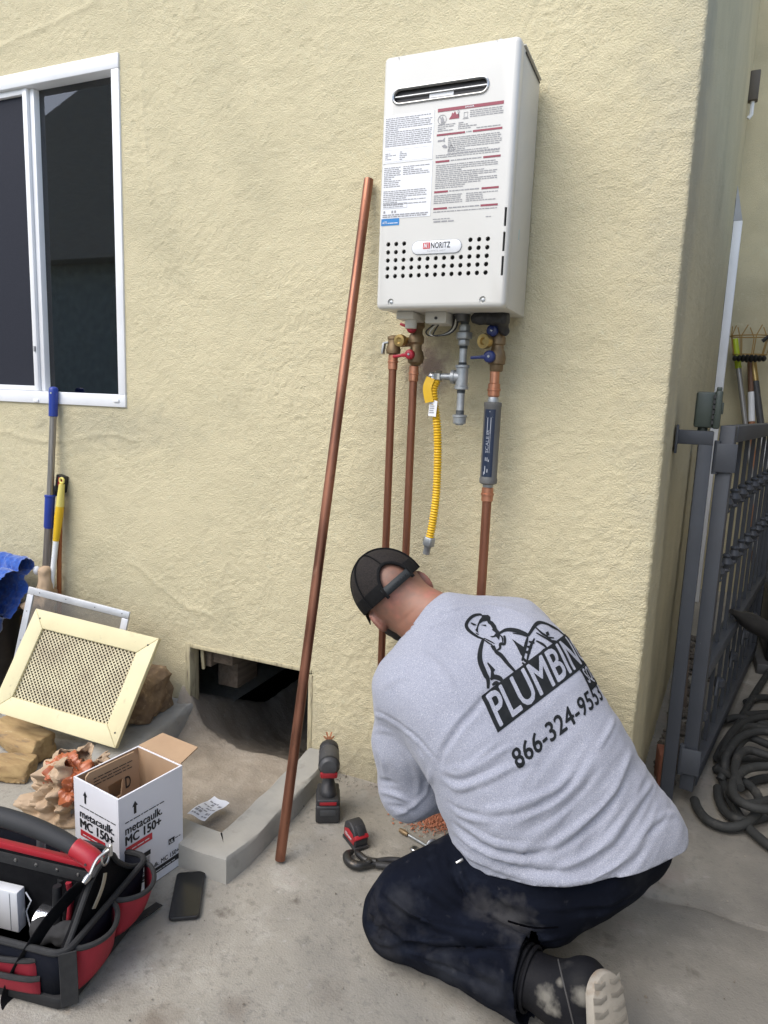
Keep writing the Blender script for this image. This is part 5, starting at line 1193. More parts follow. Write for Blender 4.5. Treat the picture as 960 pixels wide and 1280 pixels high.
# smartphone
def phone():
    c = V3(AT(234.5, 1119, 2, .004)); a = V3(AT(239.5, 1090, 2, .008)) - V3(AT(230, 1147.5, 2, .008)); a.z = 0; L_ = a.length; a.normalize(); b = Vector((a.y, -a.x, 0))
    def rr(w, h, r, n=6):
        pts = []
        for cx, cy, a0 in ((w / 2 - r, h / 2 - r, 0), (-w / 2 + r, h / 2 - r, 90), (-w / 2 + r, -h / 2 + r, 180), (w / 2 - r, -h / 2 + r, 270)):
            for k in range(n + 1):
                t = math.radians(a0 + 90 * k / n); pts.append((cx + r * math.cos(t), cy + r * math.sin(t)))
        return pts
    t = thing('smartphone', 'black smartphone lying face up on the concrete', 'phone', (c.x, c.y, 0)); w = .0735
    s = MB(); s.prism(rr(w, L_, .011), (c.x, c.y, .0005), b, a, .009); s.build('case', BLACKP, t, bevel=.0018)
    s = MB(); s.prism(rr(w - .005, L_ - .005, .009), (c.x, c.y, .0096), b, a, .0005); s.build('screen', M('phone_glass', (.010, .011, .012), rough=.22), t)
    s = MB(); s.box(Vector((c.x, c.y, .0104)) + a * (L_ / 2 - .0055), (.010, .001, .0004), (b, a, Zv)); s.build('speaker', SOCKET, t)
phone()
# ---------------------------------------------------------------- red and black open tool bag
NYL = M('black_nylon', (.004, .004, .005), (.007, .007, .008), spec=.15, rough=.85, nscale=40, bump=.3, bscale=420, dust=[((.04, .038, .035), 14, .66, .84)])
NAVYN = M('navy_nylon', (.004, .0055, .011), (.006, .007, .012), spec=.15, rough=.8, nscale=30, bump=.25, bscale=420, dust=[((.035, .033, .03), 16, .66, .84)])
REDN = M('red_nylon', (.33, .014, .030), (.25, .011, .023), rough=.72, nscale=14, bump=.35, bscale=520, dust=[((.20, .06, .06), 12, .62, .80)])
BIND = M('grey_binding', (.026, .026, .026), (.018, .018, .019), rough=.8, nscale=60, bump=.3, bscale=600)
RUB = M('rubber_base', (.010, .010, .011), rough=.7, bump=.2, bscale=200)
REDP = M('red_handle_plastic', (.40, .018, .03), (.34, .015, .026), rough=.42)
FOAM = M('handle_foam', (.026, .028, .031), (.02, .021, .023), rough=.7, bump=.15, bscale=300)
BA = Vector((-.607, -1.078, 0)); BL = Vector((-.985, -.17, 0)).normalized(); BW = Vector((-.20, .98, 0)).normalized(); BO = -BL
bag = thing('tool_bag', 'open red and black tool bag with a black foam handle bar, full of tools', 'tool bag', BA + BL * .25 + BW * .15)
BLEN, BWID, BH = .56, .305, .135
def BP_(l, w, z): return BA + BL * l + BW * w + Vector((0, 0, z))
def rim(l, w, n=9):                                                        # rounded plan outline
    pts = []
    return pts
def outline(gx, n=6, r=.03):
    pts = []
    for cl, cw, a0 in ((r, r, 180), (BLEN - r, r, 270), (BLEN - r, BWID - r, 0), (r, BWID - r, 90)):
        for k in range(n + 1):
            t = math.radians(a0 + 90 * k / n); pts.append((cl + r * math.cos(t) + (gx if math.cos(t) > .1 else -gx if math.cos(t) < -.1 else 0), cw + r * math.sin(t) + (gx if math.sin(t) > .1 else -gx if math.sin(t) < -.1 else 0)))
    return pts
def shell(mb, g0, z0, g1, z1):
    A, B = outline(g0), outline(g1); n = len(A)
    mb.add([BP_(a, b, z0) for a, b in A] + [BP_(a, b, z1) for a, b in B], [(k, (k + 1) % n, n + (k + 1) % n, n + k) for k in range(n)])
s = MB(); shell(s, -.004, .022, .006, BH); s.build('body', NAVYN, bag, fix=False, solid=.007)
s = MB(); A = outline(-.012); s.add([BP_(a, b, .03) for a, b in A], [tuple(range(len(A)))]); s.build('floor', NYL, bag, fix=False)
s = MB(); s.prism(outline(.006), BA + Vector((0, 0, .002)), BL, BW, .030) if False else None
s = MB(); A = outline(.008); n = len(A); s.add([BP_(a, b, .003) for a, b in A] + [BP_(a, b, .030) for a, b in A], [(k, (k + 1) % n, n + (k + 1) % n, n + k) for k in range(n)] + [tuple(range(n - 1, -1, -1)), tuple(range(n, 2 * n))]); s.build('base', RUB, bag, bevel=.006)
s = MB(); A = outline(.007); pts = [BP_(a, b, BH + .001 + (.0 if a > .06 else .0)) for a, b in A]; s.tube(pts + [pts[0]], .007, 8, cap=False); s.build('rim_binding', BIND, bag)
# end gusset that carries the handle
gp = [(.018, .02), (.018, .125), (.045, .150), (.105, .214), (.150, .232), (.185, .226), (.205, .195), (.250, .150), (.288, .125), (.288, .02)]
s = MB(); s.prism(gp, BP_(.012, 0, 0), BW, Zv, -.010); s.build('end_panel', NYL, bag, bevel=.003)
s = MB(); s.tube(bez([BP_(.008, a, b) for a, b in gp[1:-1]], 4), .006, 8); s.build('end_binding', BIND, bag)
s = MB(); s.prism([(a, b) for a, b in gp], BP_(BLEN - .010, 0, 0), BW, Zv, -.010); s.build('end_panel', NYL, bag, bevel=.003)
# divider with a red top strip and rivets
cw_ = .150
s = MB(); s.prism([(.02, .03), (BLEN - .02, .03), (BLEN - .02, .215), (.02, .205)], BP_(0, cw_, 0), BL, Zv, .008); dv = s.build('divider', NYL, bag, bevel=.002)
s = MB(); s.prism([(.02, .208), (BLEN - .02, .218), (BLEN - .02, .236), (.02, .222)], BP_(0, cw_ - .004, 0), BL, Zv, .016); s.build('top_strip', REDP, bag, bevel=.003)
s = MB(); s.prism([(.02, .17), (BLEN - .02, .182), (BLEN - .02, .207), (.02, .200)], BP_(0, cw_ - .002, 0), BL, Zv, .012); s.build('rivet_band', BIND, bag, bevel=.002)
for l in (.07, .125, .18, .235, .29, .35):
    s = MB(); s.lathe([(.0042, 0), (.0035, .0022), (.0015, .003)], BP_(l, cw_ - .0025, .189 + l * .012), -BW, 12); s.build('rivet', CHROME, bag)
# handle bar: black foam with red end caps
hp = [BP_(.022, cw_, .222), BP_(.042, cw_, .238), BP_(.080, cw_, .254), BP_(.13, cw_, .270), BP_(.21, cw_, .286), BP_(.30, cw_, .292), BP_(.40, cw_, .286), BP_(.50, cw_, .265), BP_(.545, cw_, .235)]
C = bez(hp, 10)
def seg(l0, l1): return [p for p in C if l0 <= (p - BP_(0, cw_, p.z)).dot(BL) <= l1]
s = MB(); q = seg(.074, .49); s.tube(q, [.0175 + .0035 * math.sin(math.pi * k / (len(q) - 1)) for k in range(len(q))], 18); hd = s.build('handle', FOAM, bag)
s = MB(); q = seg(.0, .082); s.tube(q, [.0225 - .002 * k / len(q) for k in range(len(q))], 18); cap_ = s.build('handle_cap', REDP, bag, bevel=.002)
s = MB(); q = seg(.482, .56); s.tube(q, .021, 18); s.build('handle_cap', REDP, bag, bevel=.002)
s = MB(); s.lathe([(.003, 0), (.003, .0008)], BP_(.036, cw_ - .0222, .235), -BW, 10); s.build('cap_hole', SOCKET, cap_)
# end pockets
def pocket(w0, w1, z0, z1, out, mat, name='pocket', dip=.012, side=False):
    s = MB(); nu, nv = 14, 10
    def fn(u, v):
        b = (max(0, math.sin(math.pi * u)) ** .55); o = .004 + out * b * (.35 + .65 * v ** .8) * (1 if v > 0 else 1)
        z = z0 + (z1 - z0) * v - dip * v * math.sin(math.pi * u) * .6
        if side: return BP_(w0 + (w1 - w0) * u, -o, z)
        return BP_(-o, w0 + (w1 - w0) * u, z)
    s.sheet(fn, nu, nv); o = s.build(name, mat, bag, fix=False, solid=.004)
    t = MB(); t.tube([fn(k / 20, 1.0) for k in range(21)], .0058, 8); t.build('pocket_binding', BIND, o); return o
pocket(.022, .160, .028, .128, .046, REDN); pocket(.166, .300, .035, .128, .055, REDN)
pocket(.055, .32, .030, .066, .024, REDN, side=True, dip=-.016); pocket(.062, .30, .064, .108, .014, REDN, side=True)
pocket(.31, .54, .034, .100, .024, REDN, side=True)
# corner webbing
s = MB(); s.tube([BP_(-.010, .000, .138), BP_(-.012, -.001, .08), BP_(-.012, -.001, .018)], .01, 8, flat=(.034, .003), up=(BW * .55 + BL * -.80)); s.build('corner_strap', BIND, bag)
s = MB(); s.prism([(0, 0), (.020, .012), (.014, .045), (-.012, .028)], BP_(-.006, .205, .135), (BW * -1).normalized(), Zv, -.002) if False else s.tube(bez([BP_(.004, .108, .150), BP_(.000, .125, .172), BP_(.000, .140, .190), BP_(.002, .150, .206)], 5), .01, 8, flat=(.017, .002), up=BW); s.build('size_tag', M('tan_tag', (.42, .37, .28), rough=.8), bag)
# loose tail of webbing on the ground
q0, q1 = V3(AT(176, 1146, 2, .012)), V3(AT(199, 1130, 2, .004)); s = MB(); s.tube([q0 + (q0 - q1) * .8, q0, q1], .01, 8, flat=(.022, .003), up=Vector((-(q1 - q0).y, (q1 - q0).x, 0))); s.build('strap_tail', BIND, bag)
# D ring, snap hook and shoulder strap
rc = BP_(.0, .150, .236)
s = MB(); s.tube([rc + BW * (.014 * math.cos(t)) + Zv * (.018 * math.sin(t) + .010) for t in np.linspace(0, 2 * math.pi, 21)], .0026, 8, cap=False); s.build('ring', CHROME, bag)
h0, h1 = P1(136, 1062, float(rc.y) - .01), P1(112, 1094, float(rc.y) - .06)
h2, h3 = P1(95, 1112, -.985), P1(62, 1150, -1.05)
s = MB(); dr = (h1 - h0).normalized(); s.tube(bez([h0 + Vector((.006, 0, -.012)), h0 + Vector((.006, 0, .010)), h0, h0 * .5 + h1 * .5 + Vector((-.006, 0, .004)), h1], 6), [.0034] * 7 + [.0038] * 18, 8); s.lathe([(.0065, 0), (.0075, .008), (.0055, .018)], h1, dr, 14); hook = s.build('snap_hook', CHROME, bag)
h4, h5, h6, h7, h8 = P1(40, 1183, -1.09), P1(22, 1215, -1.10), P1(12, 1245, -1.105), P1(18, 1268, -1.12), P1(40, 1305, -1.135)
s = MB(); s.tube(bez([h1 + dr * .01, h2, h3, h4, h5, h6, h7, h8], 8), .01, 8, flat=(.036, .0025), up=(.75, .45, .35)); s.build('shoulder_strap', NYL, bag)
# ---- what is in the bag
def within(l, w, z): return BP_(l, w, z)
q = P1(10, 1138, -1.0)
wb = thing('white_box', 'white plastic box standing in the front of the tool bag', 'box', within(.30, .06, .031))
s = MB(); e = P1(26, 1112, -.985); f_ = P1(22, 1172, -1.00)
ax_ = (BL, BW, Zv); s.box(Vector((e.x, e.y, 0)) + BL * .075 + Zv * (e.z * .5 + .0155) + BW * .0, (.150, .026, e.z - .031), ax_); o = s.build('case', WHITE, wb, bevel=.003)
s = MB(); s.box(Vector((e.x, e.y, 0)) + BL * .02 + Zv * (e.z * .5 + .0155) - BW * .0135, (.001, .001, e.z - .04), ax_); s.build('seam', M('seam_grey', (.3, .3, .31), rough=.6), o)
q0, q1 = P1(18, 1099, -.955), P1(60, 1105, -.945)
sd = thing('screwdriver', 'screwdriver with dark red handle lying across the tool bag', 'screwdriver', q0)
d = (q1 - q0).normalized(); s = MB(); s.lathe([(.009, -.09), (.0135, -.085), (.014, -.03), (.0115, -.015), (.0135, .0), (.010, .006)], q0, d, 14); s.build('handle', M('dark_red_plastic', (.25, .022, .018), (.2, .018, .015), rough=.4), sd)
s = MB(); s.lathe([(.0065, .004), (.0065, .014), (.0035, .016), (.003, .075), (.0015, .08)], q0, d, 12); s.build('shaft', CHROME, sd)
q = P1(58, 1146, -.965); rt = thing('foil_tape', 'roll of shiny silver foil tape inside the tool bag', 'tape roll', (q.x, q.y, .031))
FOIL = M('foil', (.70, .71, .73), (.55, .56, .58), rough=.16, metal=.95, nscale=30, bump=.5, bscale=40, bdist=.004)
s = MB(); A_ = Vector((.93, .25, -.12)).normalized(); s.lathe([(.026, 0), (.036, .001), (.037, .047), (.026, .048), (.026, 0)], q - A_ * .02 + Vector((0, 0, -.012)), A_, 28, cap=False); s.build('roll', FOIL, rt)
q = P1(82, 1128, -.95); pl_ = thing('pliers', 'black handled pliers pushed into the tool bag beside the foil tape', 'pliers', (q.x, q.y, .031))
for sx in (-1, 1):
    s = MB(); s.tube(bez([q + Vector((.012 * sx, 0, .055)), q + Vector((.016 * sx, .003, .02)), q + Vector((.010 * sx, .004, -.02)), q + Vector((.004 * sx, .004, -.055))], 6), [.0075] * 19, 10); s.build('grip', BLACKP if sx < 0 else REDN, pl_)
q = P1(70, 1172, -1.0); pw = thing('cloth_rag', 'grey rag bundle in the front corner of the tool bag', 'rag', (q.x, q.y, .031))
f = Field((q.x - .11, q.y - .07, .025), (q.x + .09, q.y + .09, .16), .006); f.put(f.cone((q.x - .05, q.y, .07), (q.x + .03, q.y, .085), .026, .024)); f.put(f.cone((q.x + .02, q.y + .01, .06), (q.x + .05, q.y + .02, .11), .018, .016), .02)
V, Q = f.mesh(); V = V + normals(V, Q) * (np.abs(noise3(V, 30, 3)) * .014 - .006)[:, None]; np_mesh('rag', V, Q, M('rag_grey', (.022, .022, .023), (.035, .035, .035), rough=.9, nscale=18), pw)
for i, (l, w, hgt, mt, lb) in enumerate(((.10, .10, .15, BLACKP, 'dark tool handle standing in the bag by the end panel'), (.17, .22, .17, REDN, 'red tool handle standing behind the bag divider'), (.24, .225, .19, STEEL, 'steel wrench handle standing behind the bag divider'), (.30, .10, .13, BLACKP, 'black tool handle leaning against the bag divider'))):
    t = thing('tool', lb, 'tool', within(l, w, .031), 'tools standing in the bag'); b = within(l, w, .032); s = MB(); s.tube([b, b + Vector((.004, .006, hgt * .55)), b + Vector((.0, .012, hgt))], [.009, .011, .0095], 10); s.build('handle', mt, t)
# white wire loop
q = P1(36, 1120, -.975); wl_ = thing('wire', 'thin white bent wire sticking up in the tool bag', 'wire', (q.x, q.y, .04)); s = MB(); s.tube([P1(32, 1115, -.975), P1(39, 1126, -.975), P1(33, 1139, -.975), Vector((q.x, q.y, .032))], .0016, 6); s.build('wire', WHITE, wl_)
# ---------------------------------------------------------------- tools on the slab
MR = M('tool_red', (.36, .012, .02), (.27, .012, .018), rough=.42, nscale=25, detail=6, dust=[((.10, .07, .065), 40, .60, .75)])
MB_ = M('tool_black', (.020, .020, .022), (.03, .03, .031), rough=.55, nscale=30, bump=.2, bscale=300, dust=[((.09, .08, .072), 35, .62, .78)])
MG = M('tool_grey', (.065, .066, .068), (.05, .05, .052), rough=.5, nscale=30, dust=[((.15, .13, .11), 30, .62, .78)])
# impact driver standing on its battery, seen from behind
c0_ = V3(AT(409.5, 1029, 2, 0)); fw_ = Vector((-.47, .885, 0)).normalized(); sd_ = Vector((fw_.y, -fw_.x, 0)); c0_ = c0_ + fw_ * .052
drv = thing('impact_driver', 'red and black cordless impact driver standing on its battery by the wall', 'power tool', c0_)
def DP(a, b, z): return c0_ + sd_ * a + fw_ * b + Vector((0, 0, z))
axd = (sd_, fw_, Zv)
s = MB(); s.box(DP(0, -.002, .029), (.074, .108, .056), axd); bt_ = s.build('battery', MB_, drv, bevel=.007, seg=3)
s = MB(); s.box(DP(0, -.0565, .036), (.046, .002, .018), axd); s.build('battery_latch', MG, bt_, bevel=.0008)
s = MB(); s.box(DP(0, -.004, .066), (.068, .098, .020), axd); ft = s.build('foot', MB_, drv, bevel=.006, seg=3)
s = MB(); s.box(DP(0, -.0535, .064), (.050, .002, .010), axd); s.build('red_band', MR, ft, bevel=.0008)
f = Field(np.array(c0_) - (.12, .16, 0.02), np.array(c0_) + (.12, .20, .26), .0045)
f.put(f.cone(DP(0, -.006, .07), DP(0, .004, .155), .0185, .0175, 1.0, sd_)); f.put(f.cone(DP(0, -.020, .078), DP(0, .020, .078), .024, .022), .02)
V, Q = f.mesh(); np_mesh('grip', V, Q, MB_, drv)
s = MB()
prof = [(.004, -.062), (.022, -.060), (.0295, -.052), (.0315, -.036), (.0315, .010), (.029, .028)]
s.lathe([(r, h) for r, h in prof], DP(0, 0, .184), fw_, 28); hd_ = s.build('motor_housing', MG, drv)
s = MB(); s.lathe([(.029, .0285), (.031, .032), (.030, .058), (.021, .074), (.013, .078)], DP(0, 0, .184), fw_, 28); s.build('nose', MB_, drv)
s = MB(); s.box(DP(0, -.030, .158), (.052, .060, .020), axd); s.build('red_shell', MR, drv, bevel=.006)
s = MB(); s.prism([(-.020, -.004), (.020, -.004), (.016, .010), (-.016, .010)], DP(0, -.0615, .158), sd_, Zv, .002); s.build('badge', MR, drv, bevel=.0005)
s = MB(); s.lathe([(.0315, -.050), (.0325, -.048), (.0325, -.044), (.0315, -.042)], DP(0, 0, .184), fw_, 28, cap=False); s.build('grey_ring', MB_, hd_)
s = MB(); s.cyl(DP(0, .078, .184), DP(0, .115, .184), .0045); s.cyl(DP(0, .078, .184), DP(0, .09, .184), .009); bit = s.build('bit_shank', STEEL, drv)
s = MB()
for k in range(6):
    t = k * math.pi / 3; a_ = DP(.006 * math.cos(t), .114, .184 + .006 * math.sin(t)); s.bar(a_, a_ + sd_ * (.010 * math.cos(t)) + Zv * (.010 * math.sin(t)) + fw_ * .022, .005, .0025)
s.lathe([(.0075, 0), (.009, .012), (.005, .02)], DP(0, .105, .184), fw_, 12); s.build('cutter', COPPER, drv)
# tape measure
c1 = V3(AT(445, 1062, 2, 0)) + Vector((-.015, .028, 0)); tf = Vector((.80, -.60, 0)).normalized(); ts_ = Vector((-tf.y, tf.x, 0))      # tf: towards its mouth side
tape = thing('tape_measure', 'small red and black tape measure lying in front of the driver', 'tape measure', c1)
def TP(a, b, z): return c1 + tf * a + ts_ * b + Vector((0, 0, z))
side = [(-.036, .004), (.030, .004), (.036, .012), (.036, .030), (.030, .046), (.018, .060), (.000, .068), (-.018, .066), (-.031, .056), (-.037, .038)]
s = MB(); s.prism(side, TP(0, .021, 0), tf, Zv, .042); tb2 = s.build('body', MB_, tape, bevel=.005, seg=3)
for sg in (1, -1):
    s = MB(); q_ = [(-.030, .016), (.030, .016), (.032, .030), (.022, .046), (-.004, .050), (-.027, .040)]
    s.prism(q_, TP(0, -.0218 if sg > 0 else .0218, 0), tf, Zv, -.0012 if sg < 0 else .0012); s.build('red_side', MR, tb2, bevel=.0006)
k = MB(); letter(k, 'Milwaukee', TP(-.021, -.0242, .026), tf, (Zv + tf * .22), .010, .040, bold=.015, shear=.35); k.build('lettering', STICK, tb2, angle=None, fix=False)
s = MB(); s.box(TP(.022, 0, .050), (.030, .020, .012), (tf * .72 - Zv * .69, ts_, Zv * .72 + tf * .69)); s.build('lock', MB_, tb2, bevel=.002)
s = MB(); s.box(TP(.030, 0, .034), (.012, .043, .020), axd if False else (tf * .72 - Zv * .69, ts_, Zv * .72 + tf * .69)); s.build('red_front', MR, tb2, bevel=.002)
s = MB(); s.box(TP(0, 0, .0055), (.080, .046, .009), (tf, ts_, Zv)); s.build('skid_plate', MB_, tape, bevel=.002)
# slip joint pliers, handles running under the knee
def GZ(px, py, z=0): return V3(AT(px, py, 2, z))
pl2 = thing('pliers', 'dark slip joint pliers with red and black grips lying by the knee', 'pliers', GZ(470, 1080))
DKS = M('dark_tool_steel', (.055, .054, .052), (.035, .034, .033), rough=.42, metal=.6, nscale=30, dust=[((.16, .13, .10), 30, .62, .78)])
s = MB(); s.tube(bez([GZ(441, 1064, .014), GZ(434, 1069, .014), GZ(436, 1077, .014), GZ(446, 1082, .014), GZ(461, 1080, .014), GZ(474, 1080, .014)], 5), [.006, .0075, .009, .010, .0115, .0120, .0125, .0125, .0125, .0125, .0125, .0125, .0125, .0125, .0125, .012, .012, .012, .0115, .011, .0105, .010, .0095, .009, .009, .009], 10); s.build('lower_jaw', DKS, pl2)
s = MB(); s.tube(bez([GZ(445, 1065, .016), GZ(451, 1070, .018), GZ(458, 1075, .018), GZ(470, 1077, .018)], 5), [.0055, .007, .008, .009, .0095, .0095, .0095, .0095, .0095, .0095, .0095, .009, .009, .009, .009, .009], 10); s.build('upper_jaw', DKS, pl2)
s = MB(); s.lathe([(.009, 0), (.009, .004), (.005, .006)], GZ(461, 1077, .024), (0, 0, 1), 12); s.build('pivot', DKS, pl2)
s = MB(); s.tube(bez([GZ(470, 1077, .013), GZ(490, 1075, .012), GZ(520, 1078, .011)], 6), .0085, 10); s.build('grip', MB_, pl2)
s = MB(); s.tube(bez([GZ(470, 1081, .013), GZ(487, 1083, .012), GZ(496, 1085, .011)], 6), .0095, 10); s.build('grip', MB_, pl2)
s = MB(); s.tube(bez([GZ(495, 1085, .0115), GZ(508, 1087, .011), GZ(526, 1090, .011)], 6), .0105, 10); s.build('grip', MR, pl2)
# thin screwdriver, socket and a round fitting by the knee
s_ = thing('screwdriver', 'slim steel screwdriver lying beside the red brick dust', 'screwdriver', GZ(517, 1047))
a, b, c_ = GZ(499, 1037, .007), GZ(511, 1044, .007), GZ(538, 1060, .006); d = (b - a).normalized()
s = MB(); s.lathe([(.003, 0), (.0065, .003), (.0075, .018), (.0065, .030), (.0045, .034)], a, d, 12); s.build('tip_sleeve', BRASSD, s_); s = MB(); s.tube([b, c_], .0042, 10); s.build('shaft', STEEL, s_)
so = thing('socket', 'small chrome socket standing next to the pliers handles', 'socket', GZ(517, 1068)); q = GZ(518, 1070)
s = MB(); s.lathe([(.011, 0), (.012, .002), (.012, .024), (.010, .026), (.0075, .026), (.007, .012), (0, .012)], q, (0, 0, 1), 18, cap=False); s.build('shell', CHROME, so)
fi = thing('pipe_fitting', 'round dull brass and steel pipe fitting lying by the knee', 'fitting', GZ(541, 1055)); q = GZ(541, 1057, .016)
s = MB(); A_ = Vector((.35, -.80, .45)); s.lathe([(.012, -.016), (.016, -.012), (.0165, .002), (.019, .003), (.019, .011), (.015, .012), (.011, .012), (.010, 0), (0, 0)], q, A_, 18, cap=False); s.build('body', CHROME, fi); s = MB(); s.lathe([(.009, .001), (.009, .009), (.004, .009)], q, A_, 14); s.build('core', BRASS, fi)
# brick and copper dust
def shavings():
    r = np.random.RandomState(4); n = 1500; mb_v = []; mb_f = []
    ctr = np.array(GZ(548, 1024)); 
    for i in range(n):
        d = r.normal(0, 1, 2); p = ctr[:2] + np.array((.92, .39)) * d[0] * .050 + np.array((-.39, .92)) * d[1] * .032
        s = r.uniform(.0012, .0042) * (1 if r.rand() < .93 else 1.8); a = r.uniform(0, 6.3); z = .001 + r.uniform(0, .003) + .006 * math.exp(-(d @ d) / 1.2) * r.rand(); t = r.uniform(-.6, .6)
        u = np.array((math.cos(a), math.sin(a), t)); v = np.array((-math.sin(a), math.cos(a), r.uniform(-.6, .6))); q = np.array((p[0], p[1], z)); o = len(mb_v)
        mb_v += [q - u * s - v * s * .5, q + u * s - v * s * .6, q + u * s * .8 + v * s * .6, q - u * s * .7 + v * s * .5, q + np.array((0, 0, s))]; mb_f += [(o, o + 1, o + 4), (o + 1, o + 2, o + 4), (o + 2, o + 3, o + 4), (o + 3, o, o + 4)]
    mb = MB(); mb.add(mb_v, mb_f); tag(mb.build('brick_dust', M('dust_red', (.42, .175, .10), (.30, .11, .06), rough=.9, nscale=120), angle=None), kind='stuff')
shavings()
def grit():
    r = np.random.RandomState(11); vs = []; fs = []
    for i in range(1500):
        x, y = r.uniform(-.55, 1.0), r.uniform(-1.1, .35)
        if r.rand() < .25: x, y = r.uniform(-.52, .3), r.uniform(-.06, -.005)
        s = (abs(r.normal(0, .0009)) + .0005) * (2.6 if r.rand() < .03 else 1); a = r.uniform(0, 6.3); o = len(vs); z = .0
        for k in range(5): vs.append((x + s * r.uniform(.6, 1.3) * math.cos(a + k * 1.257), y + s * r.uniform(.6, 1.3) * math.sin(a + k * 1.257), z))
        vs.append((x, y, z + s * r.uniform(.7, 1.4))); fs += [(o + k, o + (k + 1) % 5, o + 5) for k in range(5)]
    mb = MB(); mb.add(vs, fs); tag(mb.build('grit', M('grit_dark', (.09, .075, .06), (.30, .27, .22), rough=.95, nscale=6), angle=None), kind='stuff')
grit()
# ---------------------------------------------------------------- the side yard on the right
IRON = M('gate_paint', (.046, .052, .064), (.038, .043, .053), rough=.5, nscale=7, detail=6, bump=.12, bscale=240, dust=[((.16, .16, .165), 70, .70, .78), ((.04, .042, .05), 4, .55, .7)])
gx, gy = .508, .322; GT = 1.212
post = thing('gate_post', 'dark grey square steel gate post with top arm bolted to the wall', 'gate post', (gx, gy, 0))
PU = Vector((.84, .54, 0)).normalized(); 
ax0 = (SIDE, )
PXv, PYv = Vector((1, .02, 0)).normalized(), Vector((-.02, 1, 0))
s = MB(); s.box((gx, gy, GT / 2 - .02), (.040, .042, GT + .04 - .05), (PXv, PYv, Zv)); s.build('upright', IRON, post, bevel=.003)
s = MB(); wx = .402 + gy * .066; s.span((wx + .004, gy - .022, GT - .042), (gx + .020, gy + .022, GT)); s.build('arm', IRON, post, bevel=.003)
s = MB(); s.box((wx + .004, gy, GT - .028), (.008, .074, .085)); s.build('wall_plate', IRON, post, bevel=.002)
# gate leaf swung open along the side yard
gd = Vector((.190, .982, 0)).normalized(); gn = Vector((gd.y, -gd.x, 0)); g0 = Vector((.568, .338, 0)); GL = 1.62
gate = thing('gate', 'dark grey iron gate with twisted pickets standing open beside its post', 'gate', g0)
axg = (gd, gn, Zv)
def GG(l, z, o=0.): return g0 + gd * l + Zv * z + gn * o
for l in (.0, GL):
    s = MB(); s.box(GG(l, .645), (.042, .042, 1.17), axg); s.build('stile', IRON, gate, bevel=.003)
for z, h in ((1.205, .050), (.455, .045), (.085, .05)):
    s = MB(); s.box(GG(GL / 2, z), (GL - .053, .046, h), axg); s.build('rail', IRON, gate, bevel=.003)
np_ = 9
for k in range(np_):
    l = .026 + (GL - .052) * (k + .5) / np_
    s = MB(); s.box(GG(l, (1.180 + .478) / 2), (.013, .013, 1.180 - .478), axg); s.box(GG(l, (.4325 + .110) / 2), (.013, .013, .4325 - .110), axg); pk = s.build('picket', IRON, gate)
    for zc_ in (.985, .760):
        s = MB(); s.lathe([(.010, -.032), (.016, -.026), (.012, -.018), (.021, -.006), (.024, 0), (.021, .006), (.012, .018), (.016, .026), (.010, .032)], GG(l, zc_ + .0), (0, 0, 1), 12); s.build('collar', IRON, pk)
    if k % 2 == 0:
        s = MB()
        for sg in (1, -1):
            s.tube([GG(l + .032 * math.cos(t) * sg * (1 - t / 14) + .012 * sg, .275 + .085 * (t / 5 - .5) + .03 * math.sin(t)) for t in np.linspace(0, 5, 14)], .006, 6)
        s.lathe([(.011, -.02), (.022, -.012), (.022, .012), (.011, .02)], GG(l, .27), (0, 0, 1), 10); s.build('scroll', IRON, pk)
for z in (1.135, .165):
    s = MB(); s.cyl((gx + .033, gy - .006, z - .05), (gx + .033, gy - .006, z + .05), .009, n=12); hg = s.build('hinge', IRON, gate)
    s = MB(); s.box(GG(-.003, z, .0) + Vector((0, -.0285, 0)), (.056, .006, .085), (PXv, PYv, Zv)); s.build('hinge_leaf', IRON, hg, bevel=.001)
# green grey weatherproof box on top of the post
GB = M('box_green', (.040, .055, .045), (.032, .045, .037), rough=.45, nscale=20)
gb = thing('outlet_box', 'dark green weatherproof outlet box with hinged lid above the gate post', 'electrical box', (gx, gy, GT))
s = MB(); s.box((gx - .012, gy + .01, GT + .062), (.052, .06, .105), (PXv, PYv, Zv)); bx_ = s.build('body', GB, gb, bevel=.006)
s = MB(); s.box((gx + .022, gy + .006, GT + .063), (.020, .066, .112), (PXv, PYv, Zv)); s.build('lid', GB, gb, bevel=.006)
for k in range(6):
    s = MB(); s.box((gx + .011, gy - .026, GT + .026 + k * .015), (.006, .007, .011)); s.build('hinge_knuckle', BLACKP, bx_)
s = MB(); s.box((gx + .034, gy + .0, GT + .068), (.008, .03, .035)); s.build('latch', GB, gb, bevel=.003)
s = MB(); s.box((gx + .022, gy + .006, GT + .123), (.014, .03, .014)); s.build('lid_tab', GB, gb, bevel=.003)
s = MB(); s.cyl((gx - .012, gy + .01, GT - .001), (gx - .012, gy + .01, GT + .012), .014); s.build('mount', GB, gb)

